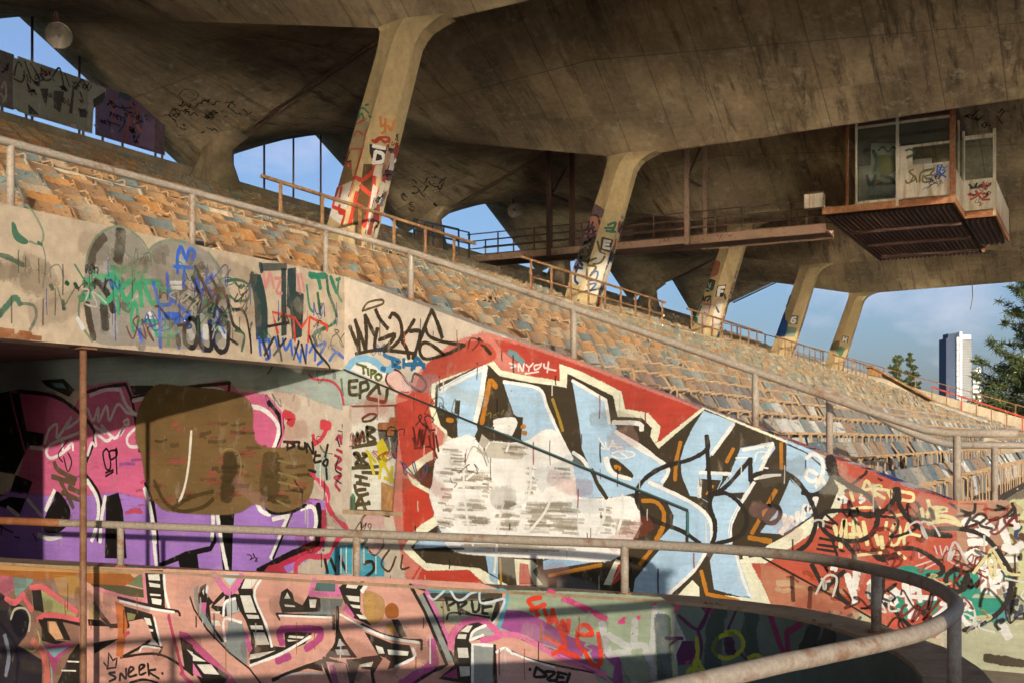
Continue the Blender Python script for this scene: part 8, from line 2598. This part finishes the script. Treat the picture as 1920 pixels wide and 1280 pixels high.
('I','S','1b1815',97,100,'7253 12301 -129 -370 86 -344'),
('I','S','1b1815',97,100,'6997 11386 -339 -126 -210 -286'),
('I','S','1b1815',98,100,'7467 11439 -129 -369 -171 336'),
('I','S','1b1815',44,100,'7082 12280 -170 111 -169 -197 -169 155 -168 -196'),
('I','F','2a2620',35,85,'7381 11075 -1059 -27 0 -394 1059 110'),
('I','S','a84a2a',62,100,'7124 11224 -170 -107 170 -26'),
'coping_paint',
('T','F','d9a09c',10,92,'10950 4700 430 0 0 -3420 -430 0'),
('T','F','b85048',8,90,'10970 3300 390 -40 0 -120 -390 40'),
('T','F','2a2022',8,90,'10970 3100 390 -40 0 -140 -390 40'),
('T','F','c86a64',8,90,'10970 2850 390 -40 0 -170 -390 40'),
('T','F','2a1a1a',8,90,'10970 2620 390 -40 0 -40 -390 40'),
('T','F','b85a58',8,90,'10970 2400 390 -40 0 -140 -390 40'),
('T','F','f0e6e0',8,90,'10970 2240 390 -40 0 -40 -390 40'),
('T','F','2a1a1a',8,90,'10970 2100 390 -40 0 -40 -390 40'),
('T','F','2a4a92',8,90,'10970 1980 390 -40 0 -220 -390 40'),
('T','F','f2ece8',8,90,'10970 1720 390 -40 0 -120 -390 40'),
('T','F','b84a50',8,90,'10970 1500 390 -40 0 -80 -390 40'),
('T','F','2c4a9a',8,90,'10970 1400 390 -40 0 -100 -390 40'),
('T','F','e2b4b0',8,90,'10950 1180 430 0 0 -2180 -430 0'),
'roof_tags',
('R','S','1c1a14',36,80,'24936 24809 26 -47 62 -31'),
('R','S','2a2620',35,80,'24279 24216 105 15 0 -43 -17 -137 154 9 -102 -147'),
('R','S','24301e',36,80,'24884 24949 112 -39 95 -7 66 -82'),
('R','S','2a2620',35,80,'24514 24243 155 8 135 44 -40 -181 114 0 86 9'),
('R','S','2a2620',36,80,'25221 23812 141 35 -23 -85 68 -83 51 -96 63 -75'),
('R','S','1c1a14',36,80,'25023 23887 134 46 120 -13 64 8'),
('R','S','1c1a14',36,80,'25102 23992 90 2 -12 -104 93 -46 98 -13 -39 -98'),
('R','S','2a2620',35,80,'25113 24014 1 -86 17 -117 110 -36'),
('R','S','1c1a14',35,80,'24806 23444 50 -50 -75 -157 78 -60'),
('R','S','2a2620',35,80,'25129 23773 -90 -171 111 4 73 -9 92 -43'),
('R','S','2a2620',36,80,'25223 24402 136 84 108 53 93 -4 -18 -93'),
('R','S','24301e',35,80,'24534 24333 36 -25 -38 -98 42 -78'),
('R','S','1c1a14',35,80,'24594 23924 15 -69 -83 -143 64 -76 52 -14'),
('R','S','2a2620',35,80,'24644 24381 -32 -152 87 -34'),
('R','S','24301e',36,80,'25492 24282 54 -17 61 -28 73 -10 -28 -76 159 0'),
('R','S','2a2620',35,80,'24296 24268 28 -95 -94 -163 -56 -191 164 32'),
('R','S','1f4a34',36,75,'25665 23197 -12 -63 114 42'),
('R','S','3a3a2a',35,75,'24621 23492 -38 -139 16 -72'),
('R','S','3a3a2a',35,75,'25313 23049 51 -52 -97 -158 16 -30 12 -64'),
('R','S','1c1a14',35,75,'24536 23567 -29 -73 35 -23 112 -40'),
('R','S','1f4a34',36,75,'25415 22901 165 30 152 14 167 69 -9 -152 137 -1'),
('R','S','3a3a2a',35,75,'24984 23113 65 -79 31 -100 185 35 63 -33'),
('R','S','1f4a34',35,75,'25180 23171 157 3 169 24 130 11'),
('R','S','3a3a2a',35,75,'25079 23824 -33 -108 155 49 -66 -172 121 -15 -10 -149'),
('R','S','3a3a2a',35,75,'24709 23838 -35 -105 -42 -176'),
('R','S','1c1a14',35,75,'24563 23643 -54 -194 138 -4 -28 -75'),
('R','S','1c1a14',35,75,'24904 23008 77 26 -30 -71'),
('R','S','1c1a14',35,75,'25217 23186 -92 -167 -9 -153'),
('R','S','1c1a14',32,70,'24381 24956 35 -108 67 -39 49 -93 -37 -141'),
('R','S','1c1a14',32,70,'24450 24828 -34 -148 127 16 94 -6 -62 -179 73 -53'),
('R','S','1c1a14',32,70,'24607 24830 78 -17 108 -32 35 -109 31 -100'),
('R','S','1c1a14',32,70,'24379 24536 -25 -122 114 -1 33 -103'),
('R','S','1c1a14',32,70,'24458 24814 125 19 145 27 166 29 -33 -150 167 27'),
('R','S','1c1a14',32,70,'24386 24650 -77 -152 165 31 93 39 -59 -146'),
('R','S','14120e',46,75,'36154 23993 -141 -202 37 -28 269 92 39 -31 172 17'),
('R','S','2a261e',48,75,'37783 25018 198 -30 -39 -181'),
('R','S','5a5448',48,75,'37691 24895 58 -25 72 -91 29 -56 210 74'),
('R','S','2a261e',46,75,'36507 22954 268 50 79 -104 108 -33 -112 -171'),
('R','S','2a261e',48,75,'37530 24855 73 -10 52 -54'),
('R','S','5a5448',46,75,'36678 23354 243 97 35 -107 12 -64'),
('R','S','2a261e',47,75,'37147 24469 -142 -158 132 7 -50 -161 -81 -145'),
('R','S','14120e',47,75,'36495 24670 248 3 257 28'),
('R','S','14120e',46,75,'36680 24156 41 -120 118 -92 -7 -157'),
('R','S','2a261e',46,75,'37231 23296 277 76 -184 -206 -131 -136 24 -131'),
('R','S','14120e',47,75,'37177 23948 -77 -153 -180 -173 130 12'),
('R','S','14120e',47,75,'37426 24033 -149 -187 -6 -158 155 -78'),
('R','S','14120e',46,75,'36676 23824 -90 -170 126 -23 -94 -164 -191 -194 66 -38'),
('R','S','5a5448',47,75,'36659 23941 207 79 267 52 226 44 205 -1'),
('R','S','5a5448',47,75,'36557 24680 197 56 233 -10 104 -25 127 -69 79 -103'),
('R','S','14120e',48,75,'38153 24074 289 12 228 82 190 -58 977 548'),
('R','S','2a261e',46,75,'37039 23444 165 -54 43 -80'),
('R','S','2a261e',46,75,'37107 23148 -123 -152 -70 -167'),
('R','S','2a261e',48,75,'38144 24050 218 16 116 -5 225 46'),
('R','S','5a5448',47,75,'37572 23465 73 -9 232 32'),
('R','S','14120e',46,75,'36519 23100 92 -85 190 69'),
('R','S','2a261e',47,75,'36895 24812 214 66 157 4 31 -142 191 66 28 -136'),
('R','S','14120e',37,75,'41109 3750 119 -95 -167 -69'),
('R','S','1c1a14',37,75,'40817 4633 -137 -83 71 -47 -115 -82'),
('R','S','14120e',37,75,'41159 4587 -19 -90 173 -27 104 -24'),
('R','S','1c1a14',36,75,'40640 3271 61 -73 179 -36 177 -77'),
('R','S','1c1a14',36,75,'40707 4287 -93 -122 118 -50 42 -80'),
('R','S','1c1a14',37,75,'40689 4703 -48 -81 60 -69 169 -20 105 -25'),
('R','S','1c1a14',37,75,'41136 4842 141 -51 80 -65 174 -70 -106 -57'),
('R','S','1c1a14',36,75,'40706 4206 -144 -114 93 -88 -162 -121 -159 -128'),
('R','S','14120e',36,75,'40707 3907 161 -47 -67 -86 -121 -71'),
('R','S','1c1a14',37,75,'41091 3741 -113 -128 171 -23 -25 -81 28 -51'),
('R','S','14120e',36,75,'40763 4014 60 -111 -57 -106'),
('R','S','1c1a14',37,75,'41090 4632 109 -77 -21 -46 132 -33'),
('R','S','1c1a14',37,75,'41292 4636 -25 -123 103 -65 -90 -86'),
('R','S','1c1a14',36,75,'40448 3204 0 -84 -165 -73 116 -46'),
('R','S','1c1a14',37,75,'41156 4762 69 -87 -56 -106 -80 -105 103 -65'),
('R','S','1c1a14',36,75,'40693 3128 -198 -95 -91 -85 -20 -89'),
('R','S','8a7a50',25,60,'23942 23913 -119 -329 139 -217 283 66 90 297 -141 221 -252 -38'),
('R','S','8a7a50',25,60,'24016 23775 -16 -225 164 -8 30 198'),
]
PAINT = []
_nm = ''
for ent in PAINT_SRC:
    if isinstance(ent, str): _nm = ent; continue
    d_ = [int(x) for x in ent[5].split()]
    for i in range(2, len(d_)): d_[i] += d_[i - 2]
    PAINT.append((_nm, ent[0], ent[1], ent[2], ent[3], ent[4], [x / 10.0 for x in d_]))
def face_frame(nm, f):
    uc = COLS[nm]
    r0, r1 = col_ring(uc, COL_Z0), col_ring(uc, COL_Z1)
    a_, b_ = Vector(r0[f]), Vector(r0[f + 1]); c_ = Vector(r1[f])
    e1 = (b_ - a_).normalized(); up = (c_ - a_); e2 = (up - e1 * up.dot(e1)).normalized()
    nrm = e1.cross(e2)
    if nrm.x > 0 and f < 2: nrm = -nrm
    if f == 2 and nrm.y > 0: nrm = -nrm
    return a_, e1, e2, nrm
def col_ok(nm, f, p, q):
    a_, e1, e2, nrm = face_frame(nm, f)
    z_ = COL_Z0 + q * e2.z
    if not COL_Z0 < z_ < COL_Z1: return False
    r_ = col_ring(COLS[nm], z_)
    return (Vector(r_[f]) - a_).dot(e1) + 0.03 < p < (Vector(r_[f + 1]) - a_).dot(e1) - 0.03
# loose scribbles, drips and overspray: (piece, surface, x0, x1, z0, z1 in m, how many, colours, width mm, opacity)
def wall_mask(p, q):
    return 0.1 < q < rake_top(max(p, -2.0)) - 0.05 if p < 8.15 else 0.1 < q < 3.1
sc_ = random.Random(77)
def scribbles(name, surf, x0, x1, z0, z1, cnt, cols, w, op, kind='tag', mask=None):
    for _ in range(cnt):
        x, z = sc_.uniform(x0, x1), sc_.uniform(z0, z1)
        if mask and not mask(x, z): continue
        flat = [x, z]
        if kind == 'tag':
            s = sc_.uniform(0.035, 0.10) * (0.6 if surf[0] in 'DEFGH' and len(surf) == 2 else 1.0); n_ = sc_.randint(5, 13); dx = 1 if surf[0] == 'B' else -1
            f1, f2, p1, p2, x_0, z_0 = sc_.uniform(0.9, 2.6), sc_.uniform(0.8, 2.4), sc_.uniform(0, 6), sc_.uniform(0, 6), x, z
            for i in range(1, n_):
                x = x_0 + dx * s * (0.42 * i + 0.8 * math.sin(f1 * i + p1)); z = z_0 + s * (1.1 * math.cos(f2 * i + p2) + sc_.uniform(-0.5, 0.5)); flat += [x, z]
            flat = flat[2:]
        elif kind == 'drip':
            L_ = sc_.uniform(0.06, 0.30); flat += [x + sc_.uniform(-0.004, 0.004), z - L_ * 0.5, x + sc_.uniform(-0.006, 0.006), z - L_]
        else:
            a_ = sc_.uniform(-0.6, 0.6); L_ = sc_.uniform(0.15, 0.6)
            if kind == 'vmist': a_ = 1.57 + sc_.uniform(-0.35, 0.35); L_ = sc_.uniform(0.12, 0.35)
            flat += [x + L_ * 0.5 * math.cos(a_), z + L_ * 0.5 * math.sin(a_) + sc_.uniform(-0.05, 0.05), x + L_ * math.cos(a_), z + L_ * math.sin(a_)]
        if mask and not all(mask(flat[i], flat[i + 1]) for i in range(0, len(flat), 2)): continue
        PAINT.append((name, surf, 'S', sc_.choice(cols), w * sc_.uniform(0.7, 1.4), op * sc_.uniform(0.7, 1.0), [v * 100.0 for v in flat]))
DARKS = ['241c14', '3a2a1c', '2a2a2c', '4a2018']
scribbles('paint_drips', 'W', 0.4, 9.0, 0.4, 3.6, 120, ['f4eedc', '2a2118', 'e8dfc4', 'b84a38', '3a3028'], 11, 80, 'drip', wall_mask)
scribbles('loose_scribbles', 'W', 0.2, 2.6, 0.3, 1.5, 40, DARKS + ['f2ead6', 'efdf9e', '8a2c1e', '2f7a68'], 16, 85, 'tag', wall_mask)
scribbles('loose_scribbles', 'W', 6.4, 10.0, 0.5, 3.9, 30, DARKS + ['b83a44', '5a6a4a', '3a5a7a'], 12, 75, 'tag', wall_mask)
scribbles('overspray', 'W', 0.2, 9.5, 0.3, 3.6, 60, ['c8523c', 'e8dcc0', '8a7a60', 'd8a090', 'b8c4c4'], 120, 24, 'mist', wall_mask)
scribbles('paint_drips', 'B', 5.2, 10.8, 3.3, 3.8, 50, ['3a3026', '3d8a5e', '2c5ab0', '6a5c46'], 9, 75, 'drip')
scribbles('loose_scribbles', 'B', 6.9, 10.7, 3.15, 3.85, 46, ['2a241c', '4a4234', '3d8a5e', '2c5ab0', '7a3026', 'd8ccb4'], 12, 75, 'tag')
scribbles('grime', 'B', 5.0, 10.8, 3.05, 3.95, 40, ['8a7658', '6a5840', 'cdbd9e', 'a08a66'], 110, 22, 'mist')
scribbles('grime', 'P', 0.6, 8.2, -0.2, 0.8, 40, ['8a5c4a', '6a5a48', 'd8b8a4', '5a4a50'], 80, 22, 'mist')
scribbles('paint_drips', 'P', 0.6, 8.2, 0.2, 0.75, 40, ['c07a3a', '8a5a30', '241c18', 'e8dcd0'], 10, 70, 'drip')
scribbles('loose_scribbles', 'W', 0.25, 2.0, 0.45, 1.5, 22, ['241c14', '3a2018', 'f6f0e0', 'efdf9e', '8a2c1e', '241c14'], 20, 90, 'tag', wall_mask)
scribbles('loose_scribbles', 'K', 17.3, 24.5, 10.85, 12.05, 60, ['17130f', '2a1c24', '8a8478', '7a3a30', '5a4a6a', '17130f'], 26, 85, 'tag', lambda p, q: 10.8 < q < 12.12 and (17.25 < p < 19.38 or 19.6 < p < 21.95 or 22.15 < p < 24.65))
scribbles('loose_scribbles', 'O', 4.5, 5.9, 10.0, 10.85, 12, ['2a2418', '7a6a30', '2f62a8', '8a3a24'], 16, 85, 'tag', lambda p, q: 4.45 < p < 5.94 and 9.97 < q < 10.92)
scribbles('loose_scribbles', 'J', 3.45, 4.2, 10.0, 10.9, 10, ['2a2418', 'b8402a', '33402a'], 16, 85, 'tag', lambda p, q: 3.42 < p < 4.26 and 9.97 < q < 10.97)
for nm_, fh in (('D', 3.6), ('E', 4.0), ('F', 3.9), ('G', 2.8), ('H', 2.4)):
    for f_, (wa, wb) in ((0, (0.05, 0.5)), (1, (0.05, 0.55)), (2, (0.05, 0.36))):
        scribbles('overspray', nm_ + str(f_), wa, wb, 0.9, fh * 0.9, 26 if nm_ in 'DEF' else 8, ['efe4cc', 'b8321c', 'e8d8b8', 'c8a070', '6a4a5a', '3a4a5a'], 120, 80, 'vmist', lambda p, q, nm_=nm_, f_=f_: col_ok(nm_, f_, p, q))
        scribbles('loose_scribbles', nm_ + str(f_), wa, wb, 1.0, fh, 110 if nm_ in 'DEF' else 50, ['1c1814', 'b8321c', '2a4a6a', '2a5a3a', '6a3a5a', 'e8dcc4', 'c0601c'], 22, 90, 'tag',
                  lambda p, q, nm_=nm_, f_=f_: col_ok(nm_, f_, p, q))

def P_point(s, z, off):
    s = max(0.0, min(PS[-1] - 0.001, s)); i = 0
    lo, hi = 0, len(PS) - 1
    while hi - lo > 1:
        m_ = (lo + hi) // 2
        if PS[m_] <= s: lo = m_
        else: hi = m_
    f = (s - PS[lo]) / (PS[lo + 1] - PS[lo]); p = PIN[lo].lerp(PIN[lo + 1], f); t = (PIN[lo + 1] - PIN[lo]).normalized()
    nin = (PIN[lo] - POUT[lo]).normalized()
    return (p.x + nin.x * off, p.y + nin.y * off, z)
FR = {}
def to3d(surf, p, q, off):
    if surf == 'W': return (UW - off, p, q)
    if surf == 'B': return (p, VB - off, q)
    if surf == 'N': return (UW + 0.13 - off, p, q)
    if surf == 'K': return (p, 25.24 - off, q)
    if surf == 'P': return P_point(p, q, off)
    if surf == 'R':
        f_ = abs(((p - 20.1 + 6.25) % 12.5) - 6.25) / 6.25
        return (p, q, z_c(q) * (1 - f_) + z_m(q) * f_ - off - 0.006)
    if surf == 'T': return (p, q, rake_top(q) + off)
    if surf == 'O': return (BU0 - 0.025 - off, p, q)
    if surf == 'I': return (BU0 + 2.6 - off, p, q)
    if surf == 'J': return (JU - 0.025 - off, p, q)
    if surf not in FR: FR[surf] = face_frame(surf[0], int(surf[1]))
    a_, e1, e2, nrm = FR[surf]
    return tuple(a_ + e1 * p + e2 * q + nrm * off)
def smooth2(pts, n=5):
    if len(pts) < 3: return [Vector(pts[0]).lerp(Vector(pts[1]), i / 4) for i in range(5)]
    return catmull(pts, n)
def ribbon(pts, w, soft, closed=False, jag=None, outer=0):
    n = len(pts); rows = []
    offs = [(-0.5 - soft, 0.0), (-0.5 + soft * 0.4, 1.0), (0.5 - soft * 0.4, 1.0), (0.5 + soft, 0.0)]
    if outer: offs = [(0.0, 1.0), (0.25 * outer, 0.85), (0.5 * outer, 0.35), (0.85 * outer, 0.0)]
    for i, p in enumerate(pts):
        a_ = pts[(i - 1) % n] if closed else pts[max(i - 1, 0)]; b_ = pts[(i + 1) % n] if closed else pts[min(i + 1, n - 1)]
        t = (b_ - a_); t = t.normalized() if t.length > 1e-9 else Vector((1, 0))
        nr = Vector((-t.y, t.x)); ww = w * (1 + (jag.uniform(-0.13, 0.13) if jag else 0))
        rows.append([(p + nr * ww * o, al) for o, al in offs])
    if not closed:
        caps_ = ((0.28, 0.80, 1.0), (0.46, 0.45, 0.0))
        t0 = (pts[0] - pts[1]).normalized() if (pts[0] - pts[1]).length > 1e-9 else Vector((1, 0)); t1 = (pts[-1] - pts[-2]).normalized() if (pts[-1] - pts[-2]).length > 1e-9 else Vector((1, 0))
        r0_, r1_ = rows[0], rows[-1]
        for ln_, sc_, a2_ in caps_:
            rows.insert(0, [(pts[0] + (q - pts[0]) * sc_ + t0 * w * ln_, al * a2_) for q, al in r0_])
            rows.append([(pts[-1] + (q - pts[-1]) * sc_ + t1 * w * ln_, al * a2_) for q, al in r1_])
    return rows
pieces = {}
order = []
layer = {}
for ent in PAINT:
    name, surf = ent[0], ent[1]
    key = (name, surf if surf[0] not in 'DEFGH' or len(surf) == 1 else surf[0])
    if key not in pieces: pieces[key] = []; order.append(key)
    pieces[key].append(ent)
PARENT = {'W': rwall, 'N': rwall, 'T': rwall, 'B': pbeam, 'P': spar, 'O': booth, 'I': booth, 'J': booth, 'R': roof}
jr = random.Random(5)
for key in order:
    verts, faces, alph, mi, mats = [], [], [], [], []
    for (name, surf, kind, col, wmm, op, flat) in pieces[key]:
        m_ = paint_material(col, op / 100.0)
        if m_ not in mats: mats.append(m_)
        k_ = mats.index(m_)
        pts = [Vector((flat[i] / 100.0, flat[i + 1] / 100.0)) for i in range(0, len(flat), 2)]
        w = wmm / 1000.0
        bb = (min(p.x for p in pts) - w, max(p.x for p in pts) + w, min(p.y for p in pts) - w, max(p.y for p in pts) + w)
        if surf not in layer: layer[surf] = [np.zeros((4000, 4)), np.zeros(4000), 0]
        B_, LV_, cnt_ = layer[surf]
        hit_ = (B_[:cnt_, 0] < bb[1]) & (B_[:cnt_, 1] > bb[0]) & (B_[:cnt_, 2] < bb[3]) & (B_[:cnt_, 3] > bb[2])
        lv = 1 + (LV_[:cnt_][hit_].max() if hit_.any() else 0)
        B_[cnt_] = bb; LV_[cnt_] = lv; layer[surf][2] += 1
        off = 0.0012 + 0.00012 * lv
        if kind == 'G':               # fill with a rounded outline
            m2_ = len(pts); cl_ = catmull([pts[-1]] + pts + [pts[0], pts[1]], 4); pts = cl_[4:4 + 4 * m2_]; kind = 'F'
        if kind == 'F':
            o = len(verts)
            for p in pts: verts.append(to3d(surf, p.x, p.y, off)); alph.append(1.0)
            tris_ = [tuple(t) for t in tessellate_polygon([[Vector((p.x, p.y, 0)) for p in pts]])]
            if surf == 'P':            # follow the bend of the parapet
                del verts[o:]; del alph[o:]
                todo = [tuple(pts[i] for i in t) for t in tris_]
                while todo:
                    a_, b_, c_ = todo.pop()
                    ls = [abs(a_.x - b_.x), abs(b_.x - c_.x), abs(c_.x - a_.x)]; m_ = max(ls)
                    if m_ > 0.22:
                        i_ = ls.index(m_)
                        if i_ == 1: a_, b_, c_ = b_, c_, a_
                        elif i_ == 2: a_, b_, c_ = c_, a_, b_
                        h_ = (a_ + b_) * 0.5; todo += [(a_, h_, c_), (h_, b_, c_)]
                    else:
                        o2 = len(verts)
                        for p in (a_, b_, c_): verts.append(to3d(surf, p.x, p.y, off)); alph.append(1.0)
                        faces.append((o2, o2 + 1, o2 + 2)); mi.append(k_)
            else:
                for t in tris_: faces.append(tuple(o + i for i in t)); mi.append(k_)
            if w > 0:
                dn = []
                for i in range(len(pts)):
                    a_, b_ = pts[i], pts[(i + 1) % len(pts)]
                    ns = max(1, int((b_ - a_).length / 0.12))
                    dn += [a_.lerp(b_, j / ns) for j in range(ns)]
                area_ = sum(a_.x * b_.y - b_.x * a_.y for a_, b_ in zip(dn, dn[1:] + dn[:1])); rows = ribbon(dn, w, 0.5, True, None, -1 if area_ > 0 else 1); rows.append(rows[0])
                o = len(verts)
                for rw in rows:
                    for q, al in rw: verts.append(to3d(surf, q.x, q.y, off + 0.0002)); alph.append(al)
                for i in range(len(rows) - 1):
                    for c_ in range(3): faces.append((o + i * 4 + c_, o + i * 4 + c_ + 1, o + (i + 1) * 4 + c_ + 1, o + (i + 1) * 4 + c_)); mi.append(k_)
        else:
            sm = smooth2(pts) if kind == 'S' else None
            if kind == 'L':
                sm = []
                for a_, b_ in zip(pts, pts[1:]):
                    ns = max(2, int((b_ - a_).length / 0.15)); sm += [a_.lerp(b_, j / ns) for j in range(ns)]
                sm.append(pts[-1])
            rows = ribbon(sm, w, 0.6 if op < 31 else 0.24, False, jr)
            o = len(verts)
            for rw in rows:
                for q, al in rw: verts.append(to3d(surf, q.x, q.y, off)); alph.append(al)
            for i in range(len(rows) - 1):
                for c_ in range(3): faces.append((o + i * 4 + c_, o + i * 4 + c_ + 1, o + (i + 1) * 4 + c_ + 1, o + (i + 1) * 4 + c_)); mi.append(k_)
    me = bpy.data.meshes.new(key[0]); me.from_pydata(verts, [], faces)
    for m_ in mats: me.materials.append(m_)
    me.polygons.foreach_set('material_index', mi)
    at = me.attributes.new('al', 'FLOAT', 'POINT'); at.data.foreach_set('value', alph)
    s0 = key[1]
    par = PARENT.get(s0) or (COLOBJ[s0[0]] if s0[0] in COLOBJ else BOARDOBJ[1])
    if s0 == 'K':
        xs = sum(v[0] for v in verts) / len(verts); par = BOARDOBJ[0] if xs < 19.48 else (BOARDOBJ[1] if xs < 22.06 else BOARDOBJ[2])
    po_ = attach(link(me, key[0]), par)
    if key[0] in ('overspray', 'grime', 'paint_drips', 'loose_scribbles', 'roof_tags', 'booth_tag'): po_['kind'] = 'stuff'
